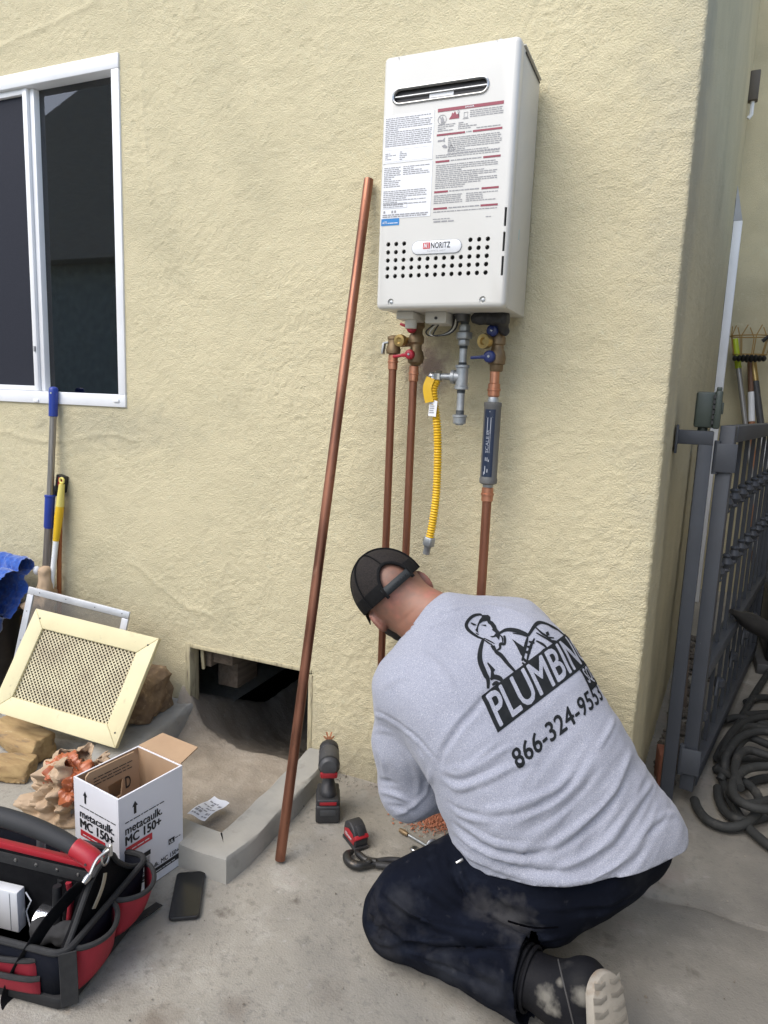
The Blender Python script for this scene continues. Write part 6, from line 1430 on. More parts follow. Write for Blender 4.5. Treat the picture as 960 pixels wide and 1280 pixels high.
# poles and fruit picker against the rear wall
Yr = 3.33
def RWALL(px, py, y=Yr): return V3(AT(px, py, 1, y))
def pole(label, cat, top, bot, segs, name, group=None):
    a, b = RWALL(*top), RWALL(*bot); d = (b - a); ground_t = (a.z - .0) / (a.z - b.z); e = a + d * ground_t; e.y = Yr - .28
    t = thing(name, label, cat, (e.x, e.y, 0), group); L_ = 0
    for i, (nm, f0, f1, r_, mt) in enumerate(segs):
        s = MB(); s.tube([a * (1 - f0) + e * f0, a * (1 - f1) + e * f1], r_, 10); s.build(nm, mt, t)
    return t, a, e
LIME = M('lime_plastic', (.42, .52, .02), rough=.45)
pole('grey metal pole with lime green tip leaning on the rear wall', 'pole', (918.5, 424), (931, 536), (('tip', 0, .11, .020, LIME), ('tube', .111, 1, .016, M('pole_grey', (.33, .32, .30), rough=.4, metal=.4))), 'pole')
t, a, e = pole('wooden pole with white middle leaning behind the fruit picker', 'pole', (938, 450), (938.5, 536), (('upper', 0, .13, .019, M('pole_brown', (.16, .085, .05), rough=.6)), ('middle', .131, .25, .021, WHITE), ('lower', .251, 1, .021, M('pole_tan', (.33, .15, .07), rough=.6))), 'pole')
t, a, e = pole('long fruit picker with wire basket leaning on the rear wall', 'fruit picker', (941, 452), (950, 532), (('clamp', 0, .08, .022, BRASS), ('grip', .081, .27, .022, MG), ('tube', .271, .48, .020, WHITE), ('joint', .481, .55, .024, MG), ('lower_tube', .551, 1, .020, STEEL)), 'fruit_picker')
bc_ = RWALL(938, 432, Yr - .06); s = MB()
WIRE = M('basket_wire', (.40, .25, .08), rough=.5, metal=.5)
for k in range(9):
    t_ = 2 * math.pi * k / 9; s.tube([bc_ + Vector((.10 * math.cos(t_), .07 * math.sin(t_), -.06)), bc_ + Vector((.125 * math.cos(t_), .09 * math.sin(t_), .06)), bc_ + Vector((.12 * math.cos(t_ + .25), .085 * math.sin(t_ + .25), .125))], .0035, 5)
for r_, z in ((.10, -.06), (.125, .06)): s.tube([bc_ + Vector((r_ * math.cos(k * .3927), r_ * .72 * math.sin(k * .3927), z)) for k in range(17)], .004, 5, cap=False)
s.build('basket', WIRE, t)
s = MB(); 
for k in range(8):
    x = -.085 + .17 * k / 7; s.ball(bc_ + Vector((x, -.03, -.085 + .0)), (.016, .03, .03 - abs(x) * .12), nu=8, nv=6)
s.build('foam_pad', BLACKP, t)
s = MB(); s.tube(bez([bc_ + Vector((.06, -.09, .02)), bc_ + Vector((.11, -.09, .06)), bc_ + Vector((.15, -.09, .03)), bc_ + Vector((.15, -.09, -.05))], 5), .012, 8); s.build('hook', BLACKP, t)

# clutter behind the gate
q = V3(AT(955, 830, 2, 0)); tub = thing('storage_tub', 'black plastic tub standing on the ground behind the gate', 'tub', (1.10, 2.05, 0))
s = MB(); s.add(*(lambda: (MB().box((1.14, 2.05, .20), (.42, .5, .32)).v, MB().box((1.14, 2.05, .20), (.42, .5, .32)).f))()); s.build('tub', BLACKP, tub, bevel=.03, seg=3)
s = MB(); s.box((1.14, 2.05, .012), (.5, .58, .08)); s.build('grey_base', MG, tub, bevel=.008)
bn = thing('bench', 'pale grey weathered bench with small plants behind the gate', 'bench', (1.32, 2.75, 0))
GREYW = M('grey_boards', (.36, .36, .35), (.28, .28, .275), rough=.85, nscale=6, stretch=(1, 9, 9))
for k in range(4):
    s = MB(); s.box((1.28, 2.60 + k * .115, .445), (.75, .108, .03)); s.build('board', GREYW, bn, bevel=.003)
s = MB(); s.box((1.28, 2.78, .23), (.70, .40, .38)); s.build('base', MG, bn, bevel=.004)
for k, (px, py) in enumerate(((949, 737), (957, 735), (954, 700))):
    w_q = V3(AT(px, py, 1, 2.66)); w_q.z = .461
    t = thing('pot_plant', ('small potted succulent on the left of the grey bench', 'small green potted plant on the right of the grey bench', 'yellow green potted plant at the back of the bench')[k], 'plant', w_q)
    s = MB(); s.lathe([(.022, 0), (.03, .05), (.026, .05), (.02, .01)], w_q, (0, 0, 1), 14, cap=False); s.build('pot', M('pot_%d' % k, (.42, .20, .09) if k != 1 else (.03, .12, .05), rough=.7), t)
    s = MB(); r = random.Random(k + 5)
    for j in range(16):
        a_ = r.uniform(0, 6.28); d_ = Vector((math.cos(a_) * .035, math.sin(a_) * .035, r.uniform(.03, .075))); s.add([w_q + Vector((0, 0, .045)), w_q + Vector((0, 0, .05)) + d_ * .6 + Vector((-d_.y, d_.x, 0)) * .25, w_q + Vector((0, 0, .05)) + d_, w_q + Vector((0, 0, .05)) + d_ * .6 - Vector((-d_.y, d_.x, 0)) * .25], [(0, 1, 2, 3)])
    s.build('leaves', M('leaf_%d' % k, (.09, .16, .03) if k < 2 else (.30, .34, .03), rough=.6), t, fix=False)
# blower nozzle leaning on the gate
n0, n1, n2 = V3(AT(916, 764, 0, .80)), V3(AT(938, 776, 0, .90)), V3(AT(975, 800, 0, 1.05))
n0, n1, n2 = V3(AT(914, 764, 1, .86)), V3(AT(936, 776, 1, .95)), V3(AT(985, 803, 1, 1.05))
nz = thing('blower', 'black leaf blower with its nozzle resting against the open gate', 'blower', (n2.x, n2.y, 0))
s = MB(); s.tube(bez([n0, n1, n2], 8), [.010, .011, .013, .015, .018, .022, .026, .030, .034] + [.036] * 8, 12); s.build('nozzle', BLACKP, nz)
s = MB(); s.ball(n2 + Vector((.05, .0, -.06)), (.10, .10, .13)); s.tube(bez([n2 + Vector((0, 0, .03)), n2 + Vector((.06, 0, .12)), n2 + Vector((.14, 0, .05))], 6), .016, 10); s.build('motor', BLACKP, nz)
s = MB(); s.bar((n2.x + .05, n2.y, 0.0), (n2.x + .05, n2.y, n2.z - .12), .10, .08); s.build('stand', BLACKP, nz, bevel=.01)

# thick grey hose coiled on the slab
HOSE = M('hose_rubber', (.022, .0235, .023), (.015, .016, .016), rough=.75, nscale=22, detail=6, bump=.35, bscale=140, dust=[((.065, .062, .056), 22, .55, .78)])
def HP(px, py, z=.02): return V3(AT(px, py, 2, z))
hose = thing('hose', 'thick dirty grey hose coiled on the concrete beside the gate', 'hose', (.86, .8, 0))
r_h = .0145
paths = [
    [HP(985, 800), HP(962, 838), HP(940, 873), HP(918, 915), HP(908, 945), HP(903, 965), HP(906, 985), HP(918, 1010), HP(935, 1034), HP(966, 1060), HP(1000, 1075)],
    [HP(868, 1000, .02), HP(873, 1012, .02), HP(886, 1026, .02), HP(908, 1034, .02), HP(930, 1030, .03), HP(946, 1016, .04), HP(949, 1000, .05), HP(940, 985, .055), HP(922, 973, .055), HP(905, 966, .05), HP(897, 962, .045)],
    [HP(897, 985, .02), HP(899, 1000, .02), HP(908, 1016, .02), HP(925, 1025, .03), HP(945, 1024, .02), HP(975, 1012, .02), HP(1010, 985, .02)],
    [HP(903, 945, .055), HP(912, 920, .055), HP(930, 903, .05), HP(955, 896, .05), HP(985, 900, .05), HP(1010, 930, .05)],
    [HP(920, 955, .055), HP(922, 935, .06), HP(935, 922, .06), HP(958, 930, .055), HP(990, 945, .055)],
    [HP(925, 985, .085), HP(919, 965, .09), HP(923, 945, .09), HP(937, 938, .085), HP(962, 945, .08), HP(1000, 950, .07)],
    [HP(895, 962, .02), HP(915, 950, .022), HP(940, 947, .024), HP(975, 948, .02)],
    [HP(905, 900, .03), HP(925, 897, .03), HP(955, 905, .028), HP(1000, 915, .02)],
    [HP(925, 985, .02), HP(945, 975, .02), HP(975, 972, .02), HP(1010, 980, .02)],
    [HP(932, 878, .02), HP(950, 872, .02), HP(985, 873, .02)], [HP(930, 893, .02), HP(955, 892, .02), HP(985, 889, .02)],
    [HP(1000, 965, .09), HP(962, 958, .09), HP(932, 962, .09), HP(916, 980, .085), HP(921, 998, .08), HP(945, 1010, .08), HP(985, 1012, .075), HP(1015, 1000, .07)],
    [HP(990, 925, .09), HP(955, 914, .09), HP(925, 922, .085), HP(908, 945, .08), HP(906, 965, .05), HP(900, 975, .03)],
    [HP(896, 948, .03), HP(905, 930, .04), HP(918, 915, .04), HP(938, 908, .04), HP(975, 912, .04)],
    [HP(912, 990, .05), HP(925, 1003, .055), HP(942, 1005, .055), HP(970, 998, .05)],
]
s = MB()
for p in paths: s.tube(bez(p, 10), r_h, 12)
s.build('hose_coil', HOSE, hose)
# brick and rubble between wall and post
BRK = M('brick', (.30, .12, .075), (.22, .085, .055), rough=.9, nscale=14, bump=.4, bscale=90)
bq = V3(AT(829, 984, 2, 0)); br = thing('brick', 'red brown brick on end between the house corner and gate post', 'brick', bq)
s = MB(); s.box((bq.x + .0, bq.y + .04, .058), (.055, .09, .115), (Vector((.98, .15, .0)), Vector((-.15, .98, 0)), Zv)); s.build('block', BRK, br, bevel=.004)
r = np.random.RandomState(3); mbv = MB()
for i in range(170):
    y = r.uniform(.42, 2.2); x = .42 + y * .066 + abs(r.normal(0, .05)); sz = r.uniform(.006, .03); 
    mbv.ball((x + sz, y, sz * .4), (sz, sz * r.uniform(.6, 1), sz * r.uniform(.4, .8)), nu=6, nv=4)
tag(mbv.build('rubble', M('rubble_grey', (.16, .14, .115), (.09, .08, .07), rough=1, nscale=20), angle=None), kind='stuff')
bd = thing('board', 'old brown board standing against the side wall behind the post', 'board', (.53, 1.2, 0)); s = MB(); s.bar((.56, 1.15, .0), (.515, 1.25, 1.12), .10, .022, (1, 0, 0)); s.build('plank', M('grey_brown_wood', (.16, .125, .10), (.10, .08, .065), rough=.9, stretch=(9, 9, .8)), bd)
# ---------------------------------------------------------------- the man: materials
SKIN = M('skin', (.30, .145, .095), (.255, .118, .076), rough=.55, nscale=30, detail=5, bump=.3, bscale=300, bdist=.0012, dust=[((.36, .135, .10), 12, .5, .7)])
HEATHER = M('heather_cotton', (.322, .335, .392), (.245, .258, .315), rough=.95, nscale=600, detail=3, bump=.35, bscale=520, bdist=.0012, contrast=(.36, .64), sheen=.15, dust=[((.43, .44, .49), 420, .54, .66), ((.17, .18, .22), 520, .54, .66)])
DENIM = M('navy_work_cloth', (.0040, .0056, .0115), (.0027, .0038, .0080), rough=.95, spec=.12, nscale=10, detail=6, bump=.3, bscale=380, dust=[((.060, .058, .060), 5.5, .56, .90), ((.011, .014, .023), 15, .54, .80), ((.04, .041, .046), 38, .66, .82)])
CAPB = M('cap_black', (.0055, .0055, .006), (.009, .009, .0095), spec=.2, rough=.9, nscale=60, bump=.2, bscale=500)
CAPM = M('cap_mesh', (.026, .021, .019), (.013, .0115, .011), spec=.25, rough=.9, nscale=340, detail=2, contrast=(.40, .60), bump=.3, bscale=700)
HAIRB = M('black_hair', (.012, .010, .009), (.02, .017, .015), rough=.75, nscale=120, bump=.6, bscale=400)
LEATH = M('boot_leather', (.006, .006, .008), (.010, .010, .011), rough=.65, spec=.15, nscale=16, detail=6, bump=.25, bscale=150, dust=[((.05, .048, .045), 14, .60, .82)])
SOLE = M('boot_sole', (.33, .30, .25), (.24, .215, .175), rough=.85, nscale=18, detail=7, bump=.3, bscale=120, dust=[((.22, .17, .12), 12, .60, .70)])
TREAD = M('boot_tread', (.25, .228, .188), (.17, .152, .125), rough=.9, nscale=26, detail=7, bump=.5, bscale=90)

man = thing('person', 'kneeling man seen from behind in black cap, grey printed shirt and navy trousers', 'person', (.20, -.50, 0))
def bvh(V, Q): return BVHTree.FromPolygons([tuple(v) for v in V], [tuple(q) for q in Q])
def hit(tree, px, py):
    h = tree.ray_cast(Vector(CAM_C), Vector(unit(RAY(px, py)))); return None if h[0] is None else np.array(h[0])
def folds(V, Q, tree, lines, soft=True):
    """cloth folds along lines laid on the surface: (points, depth, width); negative depth is a valley"""
    N = normals(V, Q); D = np.zeros(len(V))
    for pts, amp, wd in lines:
        C = [np.array(p) for p in bez([(a, b, 0) for a, b in pts], 5)]
        S = [hit(tree, c[0], c[1]) for c in C]; S = [s for s in S if s is not None]
        if len(S) < 3: continue
        S = np.array(S); cl = S.mean(0); rad = np.linalg.norm(S - cl, axis=1).max() + wd * 4
        idx = np.where(np.linalg.norm(V - cl, axis=1) < rad)[0]
        best = np.full(len(idx), 9.); bt = np.zeros(len(idx))
        for k in range(len(S) - 1):
            a, b = S[k], S[k + 1]; ab = b - a; L2 = ab @ ab
            if L2 < 1e-9 or L2 > .006: continue
            t = np.clip(((V[idx] - a) @ ab) / L2, 0, 1); d = np.linalg.norm(V[idx] - a - t[:, None] * ab, axis=1)
            m = d < best; best[m] = d[m]; bt[m] = (k + t[m]) / (len(S) - 1)
        tp = np.clip(np.sin(np.pi * np.clip(bt, .02, .98)), 0, 1) ** .6
        D[idx] += amp * tp * (1.25 * np.exp(-(best / wd) ** 2) - .55 * np.exp(-(best / (2.1 * wd)) ** 2))
    return V + N * D[:, None]

# body under the clothes: one continuous skin
V, Q = make_body()
_tb = bvh(V, Q)
V = folds(V, Q, _tb, [([(505, 792), (520, 778), (540, 760), (552, 745)], -.0035, .005), ([(497, 782), (512, 768), (530, 750)], -.0022, .004), ([(505, 800), (525, 790), (548, 768)], -.003, .005)])
stain_or_shade(SKIN, tuple(HC + HU * .045 - HF * .03 - np.array(man.location)), .175, (.135, .082, .062), .75, 60)
body = np_mesh('body', V, Q, SKIN, man)

# ---- shirt
Vs, Qs = make_shirt(); t0 = bvh(Vs, Qs)
def z4(*p): return [(560 + a / 3, 730 + b / 3) for a, b in p]
def z3(*p): return [(420 + a / 3.368, 670 + b / 3.368) for a, b in p]
SF = [
    (z3((436, 968), (452, 905), (485, 850), (530, 790), (590, 725), (640, 655)), -.010, .011),
    (z3((455, 985), (520, 1002), (600, 962), (700, 905), (760, 880)), .0065, .010),
    (z3((452, 1030), (520, 1062), (640, 1022), (740, 975), (850, 940)), .0065, .011),
    (z3((450, 1010), (520, 1030), (620, 995), (720, 940)), -.006, .009),
    (z4((0, 690), (60, 688), (130, 640), (190, 590)), .0055, .010),
    (z4((130, 850), (250, 830), (400, 770), (480, 690)), .0055, .012), (z4((150, 880), (270, 858), (400, 805), (470, 740)), -.0045, .010),
    (z4((240, 905), (380, 835), (470, 760), (545, 655)), .0065, .011), (z4((280, 935), (400, 870), (490, 790), (560, 700)), -.006, .010),
    (z4((330, 1010), (430, 950), (560, 850), (640, 740), (685, 630)), .0080, .012), (z4((360, 1030), (470, 960), (590, 860), (665, 750)), -.0065, .010),
    (z4((400, 1080), (560, 1000), (660, 880), (725, 770)), .0075, .013), (z4((450, 1095), (590, 1020), (690, 900), (745, 800)), -.006, .011),
    (z4((520, 1130), (650, 1040), (740, 920), (785, 830)), .006, .013), (z4((590, 1130), (700, 1040), (790, 910)), -.005, .012),
    (z4((20, 895), (100, 960), (200, 1002), (320, 1012), (385, 988)), -.0115, .010), (z4((30, 880), (110, 935), (210, 975), (320, 985)), .008, .010),
    (z4((25, 945), (120, 1010), (250, 1058), (440, 1078), (560, 1050)), -.0085, .010), (z4((20, 925), (110, 985), (240, 1030), (380, 1040)), .008, .011),
    (z4((15, 965), (80, 1020), (190, 1070), (300, 1100)), .006, .010), (z4((250, 1090), (420, 1120), (560, 1100), (700, 1010)), .005, .012),
    (z4((30, 860), (90, 880), (180, 890)), .005, .010), (z4((5, 820), (60, 850), (140, 870)), -.005, .009),
    (z3((148, 722), (250, 772), (340, 842), (400, 912), (432, 955)), -.0055, .006), (z3((150, 738), (245, 790), (330, 855), (390, 925)), .0030, .008),
    (z3((488, 262), (420, 312), (345, 378), (275, 462)), -.0030, .006), (z3((400, 340), (450, 318), (520, 300), (590, 300)), .003, .009), (z3((350, 390), (400, 380), (470, 350)), .003, .008),
    (z3((152, 765), (180, 755), (215, 762)), .004, .008), (z3((150, 830), (190, 815), (240, 830)), .004, .009), (z3((150, 1050), (190, 1030), (250, 1040)), -.006, .012),
    (z3((152, 1085), (200, 1080), (270, 1100), (330, 1140)), .007, .012), (z3((180, 1140), (250, 1140), (330, 1165)), -.005, .010), (z3((240, 1180), (310, 1150), (390, 1080)), .0055, .012), (z3((290, 900), (330, 960), (350, 1040), (340, 1100)), .0045, .016),
    (z3((180, 900), (200, 960), (205, 1020)), .004, .014), (z3((400, 970), (395, 1030), (380, 1090)), .0045, .012), (z3((330, 850), (350, 905), (372, 950)), .0035, .009),
    (z3((200, 640), (260, 600), (320, 590)), .003, .014), (z3((320, 470), (400, 520), (470, 600), (500, 680)), .0025, .018), (z3((560, 300), (680, 300), (800, 330)), .003, .016),
    (z4((560, 620), (600, 560), (625, 500)), .005, .010), (z4((690, 850), (745, 770), (765, 740)), .006, .011), (z4((770, 900), (830, 860), (868, 878)), .006, .012), (z4((720, 960), (790, 900), (830, 850)), -.006, .011),
]
Vf = folds(Vs, Qs, t0, [(a, b * 1.2, c * .62) for a, b, c in SF])
Nn = normals(Vf, Qs)
rc_, sp_ = RC, SP
Wc = np.stack([Vf @ rc_, Vf @ sp_, Vf @ BN], 1)
_sp = (Vf - PC) @ SP / np.linalg.norm(C7 - PC); _low = np.clip((.72 - _sp) / .5, .12, 1)
_wr = np.stack([Wc[:, 0] * 5.5 + Wc[:, 1] * 2.0, Wc[:, 1] * 23 - Wc[:, 0] * 5, Wc[:, 2] * 6], 1)
_wr2 = np.stack([Wc[:, 0] * 9 + Wc[:, 1] * 6.0, Wc[:, 1] * 44 - Wc[:, 0] * 16, Wc[:, 2] * 10], 1)
Vf = Vf + Nn * (((.35 - np.abs(noise3(_wr, 1., 41))) * .0062 + (.35 - np.abs(noise3(_wr2, 1., 42))) * .0030) * _low)[:, None]
Vf = Vf + Nn * (noise3(Wc @ np.diag((1., .8, 1.)), 9, 21) * .0040 + noise3(Wc, 20, 22) * .0022 + noise3(Wc, 45, 23) * .0008)[:, None]
# tidy bottom: cut along the hem, the collar and the cuffs
def fit_plane(pts):
    P = np.array(pts); c = P.mean(0); n = np.linalg.svd(P - c)[2][2]; return c, n
hem_px = [(570, 1062), (593, 1083), (643, 1107), (693, 1122), (727, 1123), (770, 1108), (812, 1083), (834, 1058)]
hp_ = [p for p in (hit(t0, a, b - 1) for a, b in hem_px) if p is not None] + [PC - BP * .16 + vec(0, 0, -.01)] * 3
hc, hn = fit_plane(hp_); hn = hn if hn @ SP < 0 else -hn
neck_dir = unit(HC - C7); neck_c = C7 - BN * .0 + neck_dir * .045
def clip_mesh(V, Q, planes):
    me = bpy.data.meshes.new('cloth'); me.from_pydata([tuple(v) for v in V], [], [tuple(int(i) for i in q) for q in Q])
    bm = bmesh.new(); bm.from_mesh(me)
    for c, n, test in planes:
        fs = [f for f in bm.faces if test is None or test(f.calc_center_median())]
        geom = list({v for f in fs for v in f.verts}) + list({e for f in fs for e in f.edges}) + fs
        bmesh.ops.bisect_plane(bm, geom=geom, plane_co=Vector(c), plane_no=Vector(n), clear_outer=True, clear_inner=False)
    loose = [v for v in bm.verts if not v.link_faces]; bmesh.ops.delete(bm, geom=loose, context='VERTS')
    # wavy free edges
    bm.to_mesh(me); bm.free(); return me
C7v = Vector(C7)
me = clip_mesh(Vf, Qs, [(hc, hn, None), (neck_c, neck_dir, lambda q: (q - Vector(HC)).length < .19), (LW - (LW - LE) * .06, unit(LW - LE), lambda q: (q - Vector(LW)).length < .07), (RW_ if False else vec(-.03, -.11, .26) - (vec(-.03, -.11, .26) - RE) * .14, unit(vec(-.03, -.11, .26) - RE), lambda q: (q - Vector((-.03, -.11, .26))).length < .09)])
shirt = link('shirt', me, HEATHER, man, None); me.shade_smooth()
md = shirt.modifiers.new('cloth', 'SOLIDIFY'); md.thickness = .004; md.offset = -1
tF = bvh(Vf, Qs)
# hem stitching
def on(tree, p, lift=.0): 
    q, n, *_ = tree.find_nearest(Vector(p)); return q + n * lift
# ---- print on the back, laid out in metres on the cloth: origin lower left of the banner, u along it, v up the back
O_ = hit(t0, 622, 916); U_ = hit(t0, 690, 864); V__ = hit(t0, 604, 876)
du0 = unit(U_ - O_); dv0 = unit(V__ - O_); lv = np.linalg.norm(V__ - O_)
def march(p, d, step, n):
    out = [(p, d)]; p = Vector(p); d = Vector(d)
    for _ in range(n):
        q, nr, *_ = t0.find_nearest(p + d * step); d2 = (q - p); d = (d2 - nr * d2.dot(nr)).normalized(); p = q; out.append((np.array(p), np.array(d)))
    return out
ST = .005; NU, NV0, NV1 = 96, 24, 58
row = march(O_, du0, ST, NU)
GRID = np.zeros((NU + 1, NV0 + NV1 + 1, 3))
for i, (p, d) in enumerate(row):
    q, nr, *_ = t0.find_nearest(Vector(p)); nr = np.array(nr)
    dvv = unit(dv0 - nr * (dv0 @ nr)); up_c = march(p, dvv, ST, NV1); dn_c = march(p, -dvv, ST, NV0)
    for j, (a, _) in enumerate(up_c): GRID[i, NV0 + j] = a
    for j, (a, _) in enumerate(dn_c): GRID[i, NV0 - j] = a
def UV(u, v, lift=.0012):
    x = min(max(u / ST, 0), NU - 1e-4); y = min(max(v / ST + NV0, 0), NV0 + NV1 - 1e-4); i, j = int(x), int(y); a, b = x - i, y - j
    p = (GRID[i, j] * (1 - a) + GRID[i + 1, j] * a) * (1 - b) + (GRID[i, j + 1] * (1 - a) + GRID[i + 1, j + 1] * a) * b
    q, n, *_ = tF.find_nearest(Vector(p)); return q + n * lift
GP_PX = None
def px_of(P):
    d = P - CAM_C; z = d @ CAM_W; return np.stack([480 + CAM_F * (d @ CAM_R) / z, 640 - CAM_F * (d @ CAM_U) / z], -1)
GPX = px_of(GRID.reshape(-1, 3)).reshape(NU + 1, -1, 2)
# the part of the grid that faces the viewer
def uv_at(px, py):
    d = np.hypot(GPX[:60, :, 0] - px, GPX[:60, :, 1] - py); i, j = np.unravel_index(np.argmin(d), d.shape); i = min(max(i, 1), NU - 1); j = min(max(j, 1), NV0 + NV1 - 1)
    J = np.stack([(GPX[i + 1, j] - GPX[i - 1, j]) / 2, (GPX[i, j + 1] - GPX[i, j - 1]) / 2], 1)
    e = np.linalg.lstsq(J, np.array((px, py)) - GPX[i, j], rcond=None)[0]; e = np.clip(e, -1, 1)
    return (i + e[0]) * ST, (j + e[1] - NV0) * ST
def subdivide(vs, fs, step):
    me = bpy.data.meshes.new('t'); me.from_pydata([(a, b, 0) for a, b in vs], [], fs); bm = bmesh.new(); bm.from_mesh(me)
    xs = [v[0] for v in vs]; ys = [v[1] for v in vs]
    for ax_, lo, hi in ((0, min(xs), max(xs)), (1, min(ys), max(ys))):
        k = math.floor(lo / step) + 1
        while k * step < hi:
            co = [0, 0, 0]; no = [0, 0, 0]; co[ax_] = k * step; no[ax_] = 1; bmesh.ops.bisect_plane(bm, geom=bm.verts[:] + bm.edges[:] + bm.faces[:], plane_co=co, plane_no=no); k += 1
    bm.verts.index_update(); out = ([(v.co.x, v.co.y) for v in bm.verts], [tuple(v.index for v in f.verts) for f in bm.faces]); bm.free(); bpy.data.meshes.remove(me); return out
def print_uv(mb, vs, fs, lift=.0012):
    vs, fs = subdivide(vs, fs, .006); mb.add([UV(a, b, lift) for a, b in vs], fs)
def text_uv(mb, body_, u0, v0, u1, v1, bold=.0, shear=0, lift=.0012, spacing=1.):
    vs, fs = glyphs(body_, bold, spacing, shear); x0 = min(v[0] for v in vs); x1 = max(v[0] for v in vs); y0 = min(v[1] for v in vs); y1 = max(v[1] for v in vs)
    for q, (dx, dy) in enumerate([(0, 0)] if not bold else [(-bold, 0), (bold, 0), (0, bold * .7), (0, -bold * .7)]):
        print_uv(mb, [(u0 + (a + dx - x0) / (x1 - x0) * (u1 - u0), v0 + (b + dy - y0) / (y1 - y0) * (v1 - v0)) for a, b in vs], fs, lift + .00008 * q)
def stroke_uv(mb, pts, w, lift=.0013, closed=False, taper=True):
    P = [np.array(uv_at(570 + a / 4.8, 760 + b / 4.8)) for a, b in pts]
    C = [np.array((p.x, p.y)) for p in bez([(a[0], a[1], 0) for a in P], 5)]; n = len(C); L = []; R = []
    for i in range(n):
        t = C[min(i + 1, n - 1)] - C[max(i - 1, 0)]; t = t / (np.linalg.norm(t) + 1e-9); nn_ = np.array((-t[1], t[0])); ww = w * (.55 + .45 * math.sin(math.pi * i / (n - 1)) if taper else 1); L.append(C[i] + nn_ * ww); R.append(C[i] - nn_ * ww)
    mb.add([UV(*q, lift) for q in L + R], [(i, n + i, n + i + 1, i + 1) for i in range(n - 1)])
def fill_uv(mb, pts, lift=.0013):
    P = [uv_at(570 + a / 4.8, 760 + b / 4.8) for a, b in pts]
    me = bpy.data.meshes.new('t'); bm = bmesh.new(); f = bm.faces.new([bm.verts.new((a, b, 0)) for a, b in P]); bmesh.ops.triangulate(bm, faces=[f]); bm.verts.index_update(); fs = [tuple(v.index for v in q.verts) for q in bm.faces]; bm.free(); bpy.data.meshes.remove(me)
    print_uv(mb, P, fs, lift)
SHINK = M('shirt_ink', (.010, .012, .014), (.015, .017, .019), rough=.9, spec=.2, nscale=60, bump=.3, bscale=520, bdist=.0012)
bar_h = lv * 1.16; _uN = uv_at(725, 822)[0]; BAR_T = _uN / .875; BAR_L = BAR_T * 1.12; SQ_W = BAR_L - uv_at(727, 843)[0]

k = MB(); print_uv(k, [(0, 0), (BAR_L, 0), (BAR_L, bar_h), (0, bar_h)], [(0, 1, 2, 3)])
print_uv(k, [(BAR_L - SQ_W, -bar_h * .62), (BAR_L, -bar_h * .62), (BAR_L, -.0005), (BAR_L - SQ_W, -.0005)], [(0, 1, 2, 3)])
k.build('print_banner', SHINK, shirt, angle=None, fix=False)
k = MB(); text_uv(k, 'PLUMBING', BAR_L * .03, bar_h * .08, BAR_T, bar_h * .93, bold=.018, lift=.0019); text_uv(k, 'SQUAD', BAR_L - SQ_W * .93, -bar_h * .52, BAR_L - SQ_W * .06, -bar_h * .03, bold=.012, lift=.0019); k.build('print_name', HEATHER, shirt, angle=None, fix=False)
k = MB(); text_uv(k, '866-324-9553', PH[0], PH[1], PH[2], PH[3], bold=.022, spacing=1.04); k.build('print_number', SHINK, shirt, angle=None, fix=False)
# the plumber emblem above the banner
def e8(*q): return [(48 + .3 * a, .3 * b) for a, b in q]
k = MB(); w = .0052
for pts, ww in [
    (e8((350, 150), (300, 140), (210, 155), (120, 210), (60, 290), (45, 350), (70, 420), (140, 490), (220, 545), (300, 585), (395, 612)), 1.1), (e8((135, 300), (190, 330), (245, 345)), .6), (e8((235, 495), (270, 520), (300, 525)), .4),
    ([(165, 180), (150, 230), (142, 290), (150, 340), (175, 400), (190, 430), (190, 485)], 1.6), (e8((400, 590), (500, 650), (610, 715)), .5), (e8((390, 620), (480, 690), (560, 740)), .5), ([(225, 225), (240, 262), (270, 285), (310, 335), (355, 385)], 1.2), (e8((790, 550), (812, 580), (810, 715), (725, 715), (720, 800), (665, 845)), .9), (e8((720, 530), (765, 590), (770, 690)), .5),
    ([(255, 150), (300, 130), (350, 132), (400, 150), (435, 165)], 1.5), ([(340, 150), (390, 160), (430, 175)], .5), ([(430, 170), (470, 110), (500, 85), (540, 88), (600, 120), (630, 150), (680, 180)], 1.5), ([(475, 115), (510, 150), (545, 175), (580, 215)], .8), ([(545, 90), (570, 110), (620, 140)], .7),
    ([(430, 175), (415, 235), (395, 320)], 1.0), ([(470, 185), (445, 240), (425, 320)], .9), ([(435, 205), (470, 215)], .8), ([(425, 235), (455, 245)], .8), ([(412, 265), (445, 275)], .8), ([(400, 300), (415, 320), (440, 325)], .8), ([(395, 330), (410, 345), (400, 355)], .7),
    ([(480, 200), (520, 225), (540, 245)], .8), ([(480, 150), (530, 180), (590, 215), (640, 195)], .7), ([(190, 330), (215, 375), (210, 425)], .8), ([(205, 430), (230, 415), (265, 425), (280, 450)], 1.3), ([(215, 465), (240, 450), (262, 462)], 1.0),
]: stroke_uv(k, pts, w * ww * .8)
